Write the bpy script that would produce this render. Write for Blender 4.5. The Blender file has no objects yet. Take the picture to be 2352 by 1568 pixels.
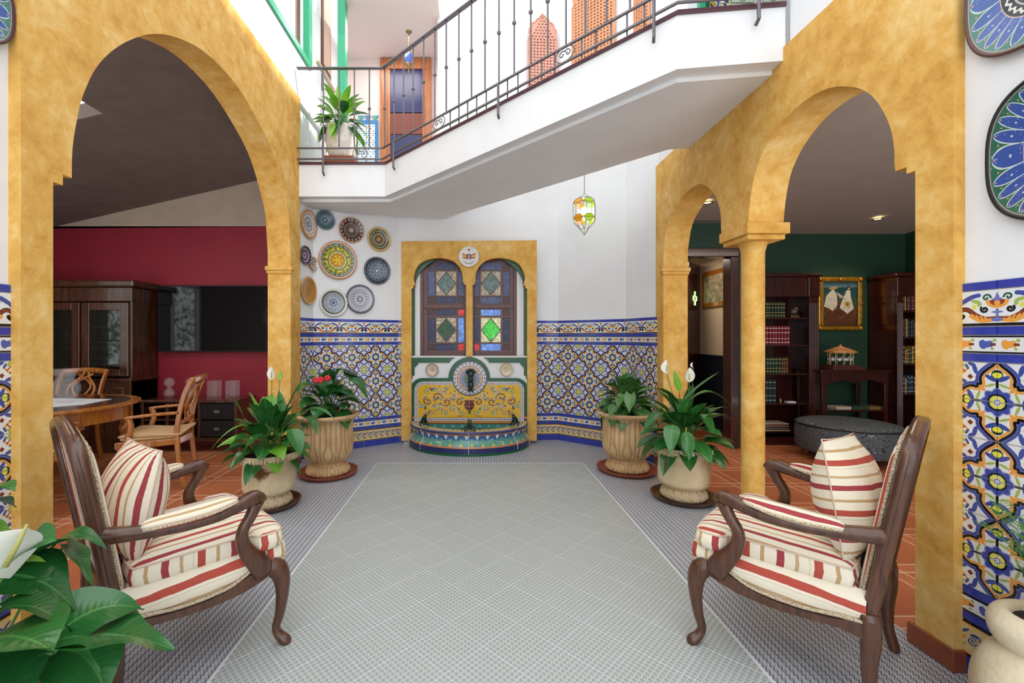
import bpy, bmesh, math, random
import numpy as np
from mathutils import Vector, Matrix
from mathutils.geometry import tessellate_polygon
SC = bpy.context.scene
COL = SC.collection
PI = math.pi
R = random.Random(7)
# ---------------------------------------------------------------- camera
F, VX, VY, H = 1018.0, 1088.0, 774.0, 1.30
cam_d = bpy.data.cameras.new('camera'); cam = bpy.data.objects.new('camera', cam_d); COL.objects.link(cam)
cam.location = (0, 0, H); cam.rotation_euler = (PI/2, 0, 0)
cam_d.sensor_width = 36.0; cam_d.lens = 36.0*F/2352.0
cam_d.shift_x = (1176.0-VX)/2352.0; cam_d.shift_y = -(784.0-VY)/2352.0
cam_d.clip_start = 0.02; cam_d.clip_end = 200
SC.camera = cam
# ---------------------------------------------------------------- world, view, lights
w = bpy.data.worlds.new('world'); SC.world = w; w.use_nodes = True
bg = w.node_tree.nodes['Background']; bg.inputs[0].default_value = (0.93, 0.965, 1.0, 1); bg.inputs[1].default_value = 1.9
SC.view_settings.view_transform = 'Standard'; SC.view_settings.look = 'None'
SC.view_settings.gamma = 1.0; SC.view_settings.use_curve_mapping = False
SC.view_settings.exposure = 0.32
def lamp(name, kind, loc, energy, color=(1,1,1), size=0.2, rot=(0,0,0), size_y=None, spot=None):
    d = bpy.data.lights.new(name, kind); d.energy = energy; d.color = color
    if kind == 'AREA':
        d.size = size
        if size_y: d.shape = 'RECTANGLE'; d.size_y = size_y
    elif kind == 'SUN': d.angle = size
    else: d.shadow_soft_size = size
    if spot: d.spot_size = spot; d.spot_blend = 0.6
    o = bpy.data.objects.new(name, d); COL.objects.link(o); o.location = loc; o.rotation_euler = rot
    return o
lamp('sun_light', 'SUN', (0,0,9), 3.2, (1,0.95,0.86), 0.02, rot=(math.radians(12), math.radians(54), 0))
lamp('dining_fill_light', 'AREA', (-3.6, 3.2, 2.75), 14, (1,0.9,0.78), 1.2)  # added fill for the dark dining room, not a real fixture
lamp('library_fill_light', 'AREA', (3.4, 3.6, 2.5), 10, (1,0.86,0.7), 1.0)  # added fill for the library, on top of its ceiling spots
lamp('hall_fill_light', 'AREA', (2.7, 6.2, 2.4), 8, (1,0.85,0.68), 0.5)  # soft area fill below the hall ceiling, no fixture modelled
lamp('landing_fill_light', 'AREA', (-1.1, 5.7, 5.2), 9, (1,0.97,0.95), 0.6)  # soft area fill over the landing, separate from the pendant lamp
# ---------------------------------------------------------------- helpers
def P(px, py, Y): return Vector(((px-VX)*Y/F, Y, H+(VY-py)*Y/F))
def onX(px, py, X):
    Y = X*F/(px-VX); return (Y, H+(VY-py)*Y/F)
def fl(px, py):
    Y = H*F/(py-VY); return ((px-VX)*Y/F, Y)
def tag(o, label=None, cat=None, group=None, kind=None):
    if label: o['label'] = label
    if cat: o['category'] = cat
    if group: o['group'] = group
    if kind: o['kind'] = kind
    return o
def thing(name, label, cat, loc=(0,0,0), rz=0, group=None):
    o = bpy.data.objects.new(name, None); o.empty_display_size = 0.05; COL.objects.link(o)
    o.location = loc; o.rotation_euler = (0,0,rz)
    return tag(o, label, cat, group)
def link(name, me, parent=None, loc=(0,0,0), rot=(0,0,0), sc=None):
    o = bpy.data.objects.new(name, me); COL.objects.link(o); o.parent = parent
    o.location = loc; o.rotation_euler = rot
    if sc: o.scale = sc
    return o
def copy_tree(o, parent=None):
    c = o.copy(); COL.objects.link(c); c.parent = parent
    for ch in list(o.children): copy_tree(ch, c)
    return c
class MB:
    """collects geometry, then makes one mesh"""
    def __init__(s): s.v=[]; s.f=[]; s.uv=[]; s.mi=[]
    def add(s, vs, fs, uvs=None, mi=0):
        b=len(s.v); s.v += [tuple(p) for p in vs]
        for k,f in enumerate(fs):
            s.f.append([b+i for i in f]); s.mi.append(mi)
            s.uv.append(uvs[k] if uvs else [(0,0)]*len(f))
        return s
    def box(s, x0,x1,y0,y1,z0,z1, mi=0):
        v=[(x0,y0,z0),(x1,y0,z0),(x1,y1,z0),(x0,y1,z0),(x0,y0,z1),(x1,y0,z1),(x1,y1,z1),(x0,y1,z1)]
        f=[(0,3,2,1),(4,5,6,7),(0,1,5,4),(1,2,6,5),(2,3,7,6),(3,0,4,7)]
        a,b,c=x1-x0,y1-y0,z1-z0
        uv=[[(0,0),(0,b),(a,b),(a,0)],[(0,0),(a,0),(a,b),(0,b)],[(0,0),(a,0),(a,c),(0,c)],[(0,0),(b,0),(b,c),(0,c)],[(0,0),(a,0),(a,c),(0,c)],[(0,0),(b,0),(b,c),(0,c)]]
        return s.add(v,f,uv,mi)
    def obox(s, c, d, l, wd, z0, z1, mi=0):
        """box from plan point c along direction angle d, length l, centred width wd"""
        ux,uy=math.cos(d),math.sin(d); nx,ny=-uy,ux; q=[]
        for z in (z0,z1):
            for a,b in ((0,-.5),(1,-.5),(1,.5),(0,.5)):
                q.append((c[0]+ux*l*a+nx*wd*b, c[1]+uy*l*a+ny*wd*b, z))
        return s.add(q,[(0,3,2,1),(4,5,6,7),(0,1,5,4),(1,2,6,5),(2,3,7,6),(3,0,4,7)],None,mi)
    def prism(s, pts, fn, t0, t1, mi=0, holes=()):
        """2-D outline pts (u,v) extruded from t0 to t1; fn(u,v,t) -> xyz"""
        loops=[list(pts)]+[list(h) for h in holes]
        tris=tessellate_polygon([[Vector((a,b,0)) for a,b in l] for l in loops])
        allp=[p for l in loops for p in l]; n=len(allp); base=len(s.v)
        s.v += [tuple(fn(a,b,t0)) for a,b in allp]+[tuple(fn(a,b,t1)) for a,b in allp]
        for t in tris:
            s.f.append([base+i for i in t]); s.mi.append(mi); s.uv.append([allp[i] for i in t])
            s.f.append([base+n+i for i in reversed(t)]); s.mi.append(mi); s.uv.append([allp[i] for i in reversed(t)])
        o=0
        for l in loops:
            m=len(l)
            for i in range(m):
                j=(i+1)%m; s.f.append([base+o+i,base+o+j,base+n+o+j,base+n+o+i]); s.mi.append(mi); s.uv.append([(0,0)]*4)
            o+=m
        return s
    def lathe(s, prof, n=32, c=(0,0,0), fn=None, mi=0, a0=0, a1=2*PI):
        """prof: (r,z). fn(r,z,a,k)->(r,z) relief"""
        full=abs(a1-a0-2*PI)<1e-6; m=n if full else n+1; vs=[]
        for k,(r,z) in enumerate(prof):
            for i in range(m):
                a=a0+(a1-a0)*i/n; rr,zz=(r,z) if fn is None else fn(r,z,a,k)
                vs.append((c[0]+rr*math.cos(a),c[1]+rr*math.sin(a),c[2]+zz))
        fs=[];uvs=[]; K=len(prof)-1
        for k in range(K):
            for i in range(n):
                j=(i+1)%m
                fs.append((k*m+i,k*m+j,(k+1)*m+j,(k+1)*m+i))
                uvs.append([(i/n,k/K),((i+1)/n,k/K),((i+1)/n,(k+1)/K),(i/n,(k+1)/K)])
        return s.add(vs,fs,uvs,mi)
    def tube(s, pts, r, n=8, mi=0, closed=False, flat=1.0, up=(0,0,1), cap=True):
        """round (or flattened) bar along pts; r number or list"""
        pts=[Vector(p) for p in pts]; N=len(pts); rs=r if isinstance(r,(list,tuple)) else [r]*N
        vs=[]; up=Vector(up)
        for k,p in enumerate(pts):
            if closed: t=pts[(k+1)%N]-pts[k-1]
            else: t=pts[min(k+1,N-1)]-pts[max(k-1,0)]
            if t.length<1e-9: t=Vector((0,0,1))
            t.normalize(); a=t.cross(up)
            if a.length<1e-3: a=t.cross(Vector((0.13,1,0.07)))
            a.normalize(); b=a.cross(t)
            for i in range(n):
                g=2*PI*(i+.5)/n; vs.append(p+a*math.cos(g)*rs[k]+b*math.sin(g)*rs[k]*flat)
        fs=[];uvs=[];M=N if closed else N-1
        L=0
        for k in range(M):
            k2=(k+1)%N; l=(pts[k2]-pts[k]).length
            for i in range(n):
                j=(i+1)%n; fs.append((k*n+i,k2*n+i,k2*n+j,k*n+j)); uvs.append([(i/n,L),(i/n,L+l),((i+1)/n,L+l),((i+1)/n,L)])
            L+=l
        if cap and not closed:
            fs.append(tuple(range(n))); uvs.append([(0,0)]*n)
            fs.append(tuple((N-1)*n+i for i in reversed(range(n)))); uvs.append([(0,0)]*n)
        return s.add(vs,fs,uvs,mi)
    def sweep(s, pts, ws, hs, side, mi=0, closed=False, pw=0.62, n=12):
        """superelliptic section swept along pts; side: fixed sideways vector, ws half width along it, hs half height"""
        pts=[Vector(p) for p in pts]; N=len(pts)
        ws=ws if isinstance(ws,(list,tuple)) else [ws]*N; hs=hs if isinstance(hs,(list,tuple)) else [hs]*N
        sv=Vector(side).normalized(); vs=[]
        for k,p in enumerate(pts):
            if closed: t=pts[(k+1)%N]-pts[k-1]
            else: t=pts[min(k+1,N-1)]-pts[max(k-1,0)]
            t.normalize(); a=(sv-t*sv.dot(t)).normalized(); b=t.cross(a)
            for i in range(n):
                g=2*PI*(i+.5)/n; cx,cy=math.cos(g),math.sin(g)
                cx=math.copysign(abs(cx)**pw,cx); cy=math.copysign(abs(cy)**pw,cy)
                vs.append(p+a*cx*ws[k]+b*cy*hs[k])
        fs=[];uvs=[];M=N if closed else N-1; L=0
        for k in range(M):
            k2=(k+1)%N; l=(pts[k2]-pts[k]).length
            for i in range(n):
                j=(i+1)%n; fs.append((k*n+i,k*n+j,k2*n+j,k2*n+i)); uvs.append([(i/n,L),((i+1)/n,L),((i+1)/n,L+l),(i/n,L+l)])
            L+=l
        if not closed:
            fs.append(tuple(reversed(range(n)))); uvs.append([(0,0)]*n)
            fs.append(tuple((N-1)*n+i for i in range(n))); uvs.append([(0,0)]*n)
        return s.add(vs,fs,uvs,mi)
    def mesh(s, name, mats, smooth=False, fix=True):
        me=bpy.data.meshes.new(name); me.from_pydata(s.v,[],s.f)
        if not isinstance(mats,(list,tuple)): mats=[mats]
        for m in mats: me.materials.append(m)
        me.polygons.foreach_set('material_index', s.mi)
        ul=me.uv_layers.new(name='UVMap'); flat=[c for f in s.uv for p in f for c in p]
        ul.data.foreach_set('uv', flat)
        if fix:
            bm=bmesh.new(); bm.from_mesh(me); bmesh.ops.recalc_face_normals(bm, faces=bm.faces); bm.to_mesh(me); bm.free()
        if smooth: me.polygons.foreach_set('use_smooth',[True]*len(me.polygons))
        me.update(); return me
    def build(s, name, mats, parent=None, loc=(0,0,0), rot=(0,0,0), smooth=False, bevel=0, seg=2, sub=0, sharp=None):
        me=s.mesh(name, mats, smooth)
        o=link(name, me, parent, loc, rot)
        if bevel:
            m=o.modifiers.new('bevel','BEVEL'); m.width=bevel; m.segments=seg; m.limit_method='ANGLE'; m.angle_limit=math.radians(40)
        if sub:
            m=o.modifiers.new('sub','SUBSURF'); m.levels=sub; m.render_levels=sub
        if sharp and smooth:
            me.set_sharp_from_angle(angle=math.radians(sharp))
        return o
def bx(name, x0,x1,y0,y1,z0,z1, m, parent=None, bevel=0, kind=None):
    o=MB().box(x0,x1,y0,y1,z0,z1).build(name, m, parent, bevel=bevel)
    if kind: o['kind']=kind
    return o
def smoothpts(pts, n=6, closed=False):
    """Catmull-Rom through pts (tuples of any size)"""
    out=[]; N=len(pts); rng=range(N) if closed else range(N-1)
    g=(lambda i: pts[i%N]) if closed else (lambda i: pts[max(0,min(N-1,i))])
    for i in rng:
        a,b,c,d=g(i-1),g(i),g(i+1),g(i+2)
        for k in range(n):
            t=k/n; out.append(tuple(.5*((2*q)+(r-p)*t+(2*p-5*q+4*r-s_)*t*t+(3*q-p-3*r+s_)*t**3) for p,q,r,s_ in zip(a,b,c,d)))
    if not closed: out.append(tuple(pts[-1]))
    return out
# ---------------------------------------------------------------- materials
def srgb(c):
    if isinstance(c,str): c=[int(c[i:i+2],16)/255 for i in (0,2,4)]
    return tuple((x/12.92 if x<=.04045 else ((x+.055)/1.055)**2.4) for x in c[:3])+(1,)
class NT:
    def __init__(s, name):
        s.m=bpy.data.materials.new(name); s.m.use_nodes=True; s.t=s.m.node_tree; s.n=s.t.nodes; s.b=s.n['Principled BSDF']
    def node(s, ty, **kw):
        n=s.n.new(ty)
        for k,v in kw.items():
            if hasattr(n,k): setattr(n,k,v)
        return n
    def L(s,a,b): s.t.links.new(a,b)
    def coord(s, kind='Object', scale=(1,1,1), rot=(0,0,0)):
        tc=s.node('ShaderNodeTexCoord'); mp=s.node('ShaderNodeMapping'); mp.inputs['Scale'].default_value=scale; mp.inputs['Rotation'].default_value=rot
        s.L(tc.outputs[kind], mp.inputs[0]); return mp.outputs[0]
    def noise(s, co, scale, detail=3, rough=.55, dist=0):
        n=s.node('ShaderNodeTexNoise'); n.inputs['Scale'].default_value=scale; n.inputs['Detail'].default_value=detail
        n.inputs['Roughness'].default_value=rough; n.inputs['Distortion'].default_value=dist
        s.L(co,n.inputs['Vector']); return n.outputs['Fac']
    def ramp(s, fac, stops, interp='LINEAR'):
        r=s.node('ShaderNodeValToRGB'); cr=r.color_ramp; cr.interpolation=interp
        while len(cr.elements)<len(stops): cr.elements.new(0.5)
        for e,(p,c) in zip(cr.elements,stops): e.position=p; e.color=srgb(c)
        s.L(fac,r.inputs[0]); return r.outputs[0]
    def mix(s, fac, a, b, mode='MIX'):
        m=s.node('ShaderNodeMix'); m.data_type='RGBA'; m.blend_type=mode
        if isinstance(fac,(int,float)): m.inputs[0].default_value=fac
        else: s.L(fac,m.inputs[0])
        for i,x in ((6,a),(7,b)):
            if isinstance(x,(str,tuple)): m.inputs[i].default_value=srgb(x)
            else: s.L(x,m.inputs[i])
        return m.outputs[2]
    def math(s, op, a, b=0.0):
        m=s.node('ShaderNodeMath'); m.operation=op
        for i,x in ((0,a),(1,b)):
            if isinstance(x,(int,float)): m.inputs[i].default_value=x
            else: s.L(x,m.inputs[i])
        return m.outputs[0]
    def bump(s, h, strength=.3, dist=.01):
        b=s.node('ShaderNodeBump'); b.inputs['Strength'].default_value=strength; b.inputs['Distance'].default_value=dist
        s.L(h,b.inputs['Height']); s.L(b.outputs[0],s.b.inputs['Normal'])
    def set(s, col=None, rough=.5, metal=0, spec=None, coat=None, emit=None, es=1, alpha=None, trans=None):
        if col is not None:
            if isinstance(col,(str,tuple)): s.b.inputs['Base Color'].default_value=srgb(col)
            else: s.L(col,s.b.inputs['Base Color'])
        s.b.inputs['Roughness'].default_value=rough; s.b.inputs['Metallic'].default_value=metal
        if spec is not None: s.b.inputs['Specular IOR Level'].default_value=spec
        if coat: s.b.inputs['Coat Weight'].default_value=coat; s.b.inputs['Coat Roughness'].default_value=.08
        if emit: s.b.inputs['Emission Color'].default_value=srgb(emit); s.b.inputs['Emission Strength'].default_value=es
        if alpha is not None: s.b.inputs['Alpha'].default_value=alpha
        if trans is not None: s.b.inputs['Transmission Weight'].default_value=trans
        return s.m
def plain(name, col, rough=.5, metal=0, var=0, vs=6, bump=0, bs=60, **kw):
    t=NT(name)
    if var:
        co=t.coord(); n=t.noise(co,vs,4)
        c=[int(col[i:i+2],16)/255 for i in (0,2,4)]
        lo=tuple(max(0,x*(1-var)) for x in c); hi=tuple(min(1,x*(1+var)) for x in c)
        t.set(t.ramp(n,[(.3,lo),(.7,hi)]),rough,metal,**kw)
    else: t.set(col,rough,metal,**kw)
    if bump:
        co=t.coord(); t.bump(t.noise(co,bs,3),bump,.004)
    return t.m
def wood(name, dark, light, rough=.3, scale=1.0, coat=.3, axis='z'):
    t=NT(name); sc={'z':(9,9,.9),'x':(.9,9,9),'y':(9,.9,9)}[axis]
    co=t.coord('Object',tuple(a*scale for a in sc)); n=t.noise(co,3,6,.6,.6); n2=t.noise(co,14,3,.6)
    f=t.math('ADD',t.math('MULTIPLY',n,.75),t.math('MULTIPLY',n2,.25))
    t.set(t.ramp(f,[(.32,dark),(.68,light)]),rough,coat=coat); t.bump(n2,.08,.002); return t.m
def stucco(name, a, b, c):
    t=NT(name); co=t.coord('Object',(1,1,1),(.5,.4,.3)); 
    n=t.noise(co,3.4,6,.62,.25); n2=t.noise(co,13,5,.68,.35); f=t.math('ADD',t.math('MULTIPLY',n,.55),t.math('MULTIPLY',n2,.45))
    t.set(t.ramp(f,[(.34,a),(.5,b),(.66,c)]),.72,spec=.3)
    n3=t.noise(co,38,5,.6); t.bump(t.math('ADD',n3,t.math('MULTIPLY',n2,1.2)),.35,.006); return t.m
def imgmat(name, im, rough=.12, spec=.5, bump=0, coat=0):
    t=NT(name); i=t.node('ShaderNodeTexImage'); i.image=im; i.interpolation='Linear'
    t.set(i.outputs[0],rough,spec=spec,coat=coat)
    if bump:
        bw=t.node('ShaderNodeRGBToBW'); t.L(i.outputs[0],bw.inputs[0]); t.bump(bw.outputs[0],bump,.002)
    return t.m
def glassm(name, col, rough=.02, ior=1.1, strength=.0):
    t=NT(name); t.set(col,rough,trans=1.0); t.b.inputs['IOR'].default_value=ior; return t.m
M={}
M['white']=plain('white_plaster','E9EAEC',.75,var=.015,vs=3,bump=.12,bs=30,spec=.3)
M['yellow']=stucco('ochre_stucco','C78E3A','DFAD58','F0CD86')
M['green']=plain('green_gloss_paint','12552F',.25)
M['lgreen']=plain('green_window_paint','35A078',.35)
M['red']=plain('dark_red_paint','8A1528',.6,var=.05,vs=4,bump=.1,bs=50)
M['beige']=plain('beige_plaster','B7A491',.8,var=.03)
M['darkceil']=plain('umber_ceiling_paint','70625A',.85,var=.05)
M['greyceil']=plain('grey_ceiling_paint','A79A90',.85,var=.02)
M['dgreen']=plain('dark_green_paint','173A28',.6,var=.08,vs=4,bump=.1,bs=50)
M['navy']=plain('navy_paint','17222F',.45)
M['cream']=plain('cream_plaster','D8C6AC',.8)
M['pink']=plain('pale_pink_plaster','EBD9D3',.8)
M['iron']=plain('wrought_iron','6E686B',.42,metal=.65,bump=.15,bs=120)
M['trim']=plain('maroon_tile_trim','5A3940',.3)
M['walnut']=wood('walnut_frame','341A0F','67402A',.30,1.6,.3)
M['mahog']=wood('mahogany','21090A','4A1A16',.25,1.2,.5)
M['cabinet']=wood('cabinet_wood','2E160B','5C3620',.25,1.0,.5)
M['honey']=wood('honey_oak','8A4A14','C07C34',.25,1.3,.5)
M['doorw']=wood('orange_door_wood','9C5026','CB8450',.35,1.0,.2)
M['windw']=wood('window_wood','45211A','6B352A',.35,1.4,.2)
M['black']=plain('black_gloss','050507',.12)
M['black_matt']=plain('black_matt','0C0B0B',.6)
M['brass']=plain('aged_brass','8A7448',.35,metal=.9)
M['gold']=plain('gilded_gesso','C98F2A',.35,metal=.75,var=.2,vs=20,bump=.4,bs=60)
M['grout']=plain('white_grout','DADBDD',.8)
M['ggrout']=plain('grey_grout','BFC1C3',.85)
M['cloth']=plain('white_cloth','C9CDD2',.85)
def crystal():
    t=NT('clear_glass'); t.set('E8EEF2',.03,spec=1.0,alpha=.07,coat=1.0); t.b.inputs['IOR'].default_value=1.5; return t.m
M['glass']=crystal()
# ---------------------------------------------------------------- painted prints (computed here, pixel by pixel)
def hexc(c): return np.array([int(c[i:i+2],16)/255 for i in (0,2,4)])
class Cv:
    def __init__(s, w, h, x0=-1, x1=1, y0=-1, y1=1, bg='E4E6E8'):
        s.w,s.h=w,h
        xs=(np.arange(w)+.5)/w*(x1-x0)+x0; ys=(np.arange(h)+.5)/h*(y1-y0)+y0
        s.X,s.Y=np.meshgrid(xs,ys); s.px=(x1-x0)/w; s.a=np.ones((h,w,3))*hexc(bg)
    def paint(s, sd, c):
        al=np.clip(.5-sd/s.px,0,1)[...,None]; s.a=s.a*(1-al)+hexc(c)*al
    def image(s, name):
        im=bpy.data.images.new(name,s.w,s.h); buf=np.ones((s.h,s.w,4),np.float32); buf[...,:3]=s.a
        im.pixels.foreach_set(buf.ravel()); im.pack(); return im
def circ(X,Y,cx,cy,r): return np.hypot(X-cx,Y-cy)-r
def ell(X,Y,cx,cy,a,b,rot=0):
    c,s_=math.cos(rot),math.sin(rot); u=(X-cx)*c+(Y-cy)*s_; v=-(X-cx)*s_+(Y-cy)*c
    return (np.hypot(u/a,v/b)-1)*min(a,b)
def line(X,Y,pts,w):
    d=np.full(X.shape,9.)
    for (ax,ay),(bx_,by) in zip(pts[:-1],pts[1:]):
        vx,vy=bx_-ax,by-ay; t=np.clip(((X-ax)*vx+(Y-ay)*vy)/(vx*vx+vy*vy+1e-12),0,1)
        d=np.minimum(d,np.hypot(X-ax-t*vx,Y-ay-t*vy))
    return d-w
def poly(X,Y,pts):
    ins=np.zeros(X.shape,bool); n=len(pts)
    for i in range(n):
        (x1,y1),(x2,y2)=pts[i],pts[(i+1)%n]
        if y1==y2: continue
        cr=((y1>Y)!=(y2>Y))&(X<(x2-x1)*(Y-y1)/(y2-y1)+x1); ins^=cr
    d=line(X,Y,list(pts)+[pts[0]],0); return np.where(ins,-d,d)
def rect(X,Y,x0,x1,y0,y1): return np.maximum(np.maximum(x0-X,X-x1),np.maximum(y0-Y,Y-y1))
BL,NV,OR,YE,GN,DG,RB,WH,BK='4150A0','1B1C35','E9A14A','E7DF55','A5B85C','1F3B26','7A3426','E4E6E8','17141A'
def spiral(cx,cy,r0,r1,a0,turns,n=26,sg=1):
    return [(cx+(r0+(r1-r0)*k/n)*math.cos(a0+sg*turns*2*PI*k/n), cy+(r0+(r1-r0)*k/n)*math.sin(a0+sg*turns*2*PI*k/n)) for k in range(n+1)]
def motif():
    c=Cv(384,384); X,Y=c.X,c.Y; ax,ay=np.abs(X),np.abs(Y); A=np.minimum(ax,ay); B=np.maximum(ax,ay)
    crv=[(0,1.02),(.07,.93),(.2,.82),(.31,.7),(.355,.58),(.34,.47),(.36,.42),(.42,.42)]
    crv=smoothpts(crv,5)
    ins=poly(A,B,[(0,0)]+[(0,1.02)]+crv+[(.42,.42)])
    d=line(A,B,crv,0)
    c.paint(np.where(ins>0,d-.13,9),'7D86BF'); c.paint(np.where(ins>0,np.abs(d-.095)-.03,9),BL)
    c.paint(np.where(ins>-.0,d-.05,d-.02),BK)
    c.paint(np.where(ins<0,np.abs(d-.058)-.032,9),OR)
    # tulips in the lobes, unit frame u across, v along the lobe
    for u,v in ((X,ay),(Y,ax)):
        au=np.abs(u)
        c.paint(ell(au,v,.0,.70,.115,.13),DG)
        c.paint(ell(au,v,.13,.61,.14,.055,.5),BL); c.paint(ell(au,v,.05,.57,.06,.05),BL)
        c.paint(ell(au,v,.0,.69,.075,.075),YE); c.paint(ell(au,v,.055,.7,.04,.05),YE)
        c.paint(line(u,v,[(0,.55),(0,.36)],.014),BK)
        c.paint(ell(au,v,.13,.42,.12,.035,-.35),GN)
    # orange leaf bits on the diagonal
    for q in ((.33,.33,.10,.05),(.40,.27,.07,.025)):
        c.paint(ell(B,A,q[0],q[1],q[2],q[3],.8),OR)
    # centre flower
    r=np.hypot(X,Y); th=np.arctan2(Y,X)
    c.paint(r-(.33+.03*np.cos(8*th)),'8C93C6'); c.paint(r-(.30+.035*np.cos(8*th)),BL)
    c.paint(r-.20,BK); c.paint(r-.155,'D9DCE0'); c.paint(np.maximum(r-.145,.07-r)+.02*np.cos(8*th),YE)
    c.paint(np.abs(r-.15)-.008,GN); c.paint(r-.05,BL); c.paint(r-.03,'F2F2F2')
    # outside the quatrefoil
    c.paint(np.maximum(np.abs(A-.61)+np.abs(B-.61)-.075, -9),RB)
    c.paint(ell(A,B,.50,.84,.055,.15,-.25),BL); c.paint(ell(A,B,.58,.95,.1,.045,.5),BL)
    c.paint(ell(A,B,.74,.76,.03,.15,.78),OR)
    c.paint(ell(A,B,.83,.93,.10,.06,.7),GN); c.paint(ell(A,B,.95,.80,.04,.1,.2),GN)
    c.paint(ell(A,B,.97,.97,.07,.07),YE); c.paint(line(A,B,[(.74,.74),(.88,.88)],.016),RB)
    c.paint(ell(A,B,.69,.88,.035,.085,-.5),BL)
    return c.image('azulejo_motif')
def top_band():
    c=Cv(384,182,-1,1,0,.95); X,Y=c.X,c.Y; ax=np.abs(X)
    c.paint(Y-.07,BK)
    c.paint(line(ax,Y,smoothpts([(.0,.19),(.25,.17),(.45,.26),(.68,.45),(.85,.43),(.93,.30),(.86,.22),(.80,.27)],6),.062),BK)
    c.paint(line(ax,Y,smoothpts([(.0,.21),(.25,.20),(.45,.29),(.68,.45),(.83,.43)],6),.042),'8A3A28')
    for k in range(6): c.paint(circ(ax,Y,.35+.09*k,[.235,.29,.36,.42,.45,.43][k],.012),BK)
    c.paint(line(ax,Y,smoothpts([(.12,.15),(.35,.13),(.5,.2),(.6,.27)],5),.05),OR)
    for k in range(4): c.paint(ell(ax,Y,.25+.1*k,.19+.03*k,.07,.028,.9),OR)
    c.paint(line(ax,Y,smoothpts([(.95,.45),(.85,.62),(.62,.78),(.42,.83)],6),.055),BL)
    for k in range(4): c.paint(ell(ax,Y,.82-.1*k,.62+.055*k,.075,.03,-.6),BL)
    c.paint(ell(ax,Y,.48,.66,.12,.05,.3),GN); c.paint(ell(ax,Y,.40,.58,.05,.07),GN); c.paint(ell(ax,Y,.52,.52,.05,.075,-.3),'DDD860')
    c.paint(ell(ax,Y,1.0,.86,.11,.07),OR); c.paint(ell(ax,Y,1.0,.72,.045,.07),'C8762F')
    c.paint(line(ax,Y,spiral(.28,.44,.02,.09,0,1.1),.028),BK)
    c.paint(line(ax,Y,spiral(.24,.75,.02,.10,PI,1.0),.024),'2C5A48')
    c.paint(ell(X,Y,0,.16,.13,.055),'6D76B8'); c.paint(rect(X,Y,-.03,.03,.12,.45),'6D76B8'); c.paint(ell(X,Y,0,.36,.13,.03),'6D76B8')
    c.paint(np.maximum(ell(X,Y,0,.66,.25,.19),Y-.68),'8A3A28'); c.paint(np.maximum(np.abs(ell(X,Y,0,.66,.25,.19)+.03)-.035,Y-.68),OR)
    c.paint(ell(X,Y,0,.60,.07,.07),OR); c.paint(ell(X,Y,0,.70,.12,.035),'6D76B8'); c.paint(poly(X,Y,[(-.06,.72),(.06,.72),(0,.9)]),'6D76B8')
    return c.image('azulejo_urn_band')
def small_band():
    c=Cv(384,90,-1,1,0,.47); X,Y=c.X,c.Y
    c.paint(Y-.04,BK); c.paint(.43-Y,BK)
    for s_ in (-.5,.5):
        u=X-s_
        for sh,col in ((-.25,OR),(.25,'4F5FB0')):
            v=u-sh; c.paint(ell(v,Y,-.02,.235,.14,.095),col); c.paint(line(v,Y,spiral(.1,.27,.03,.09,0,.8),.022),col)
            c.paint(ell(v,Y,-.1,.31,.07,.04,.6),col); c.paint(ell(v,Y,-.08,.15,.07,.035,-.5),col)
            c.paint(rect(v,Y,.1,.22,.2,.27),'7C3A2A'); c.paint(circ(v,Y,.19,.35,.045),GN); c.paint(circ(v,Y,.14,.12,.038),GN)
    return c.image('azulejo_acanthus_band')
def low_band():
    c=Cv(384,174,-1,1,0,.905,bg='D9C48C'); X,Y=c.X,c.Y
    c.paint(Y-.05,BK); c.paint(.845-Y,BK); c.paint(np.abs(Y-.075)-.014,OR); c.paint(np.abs(Y-.82)-.014,OR)
    for k in range(-2,3):
        cx=k*.5; v=X-cx-(Y-.45)*.5
        c.paint(line(v,Y,spiral(-.05,.46,.02,.16,PI*.2,1.25),.04),'3B478F'); c.paint(line(v,Y,spiral(-.05,.46,.02,.13,PI*.2,1.1),.012),'DDDDD8')
        c.paint(ell(v,Y,.16,.62,.11,.045,.9),'3B478F'); c.paint(ell(v,Y,.14,.26,.1,.045,-.8),'3B478F')
        c.paint(ell(v,Y,.02,.47,.045,.045),'D9A23E'); c.paint(ell(v,Y,-.2,.24,.1,.035,.7),'A3A94A'); c.paint(ell(v,Y,.22,.45,.05,.05),'D98A30')
    return c.image('azulejo_scroll_band')
def floor_grey():
    c=Cv(640,640,0,10,0,10,bg='C9CCCA'); X,Y=c.X,c.Y; D='7C837F'
    u=(X%1.0)-.5; v=(Y%1.0)-.5; p=(u+v)/math.sqrt(2); q=(u-v)/math.sqrt(2)
    hx=np.maximum(np.abs(p)*.95,np.abs(p)*.5+np.abs(q)*.86)
    c.paint(hx-.37,D); c.paint(hx-.30,'BCC0BD'); c.paint(hx-.235,D); c.paint(hx-.165,'B8BCB9')
    c.paint(np.maximum(np.abs(np.abs(q)-.05)-.02,np.abs(p)-.1),D); c.paint(np.maximum(np.abs(p)-.02,np.abs(q)-.05),D)
    cc=np.hypot(np.abs(u)-.5,np.abs(v)-.5); c.paint(cc-.13,D); c.paint(cc-.07,'B8BCB9')
    e=np.minimum(np.minimum(X,10-X),np.minimum(Y,10-Y)); c.paint(e-.17,'C6CAC7'); c.paint(e-.03,'9EA3A0')
    return c.image('cement_tile_grey')
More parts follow.
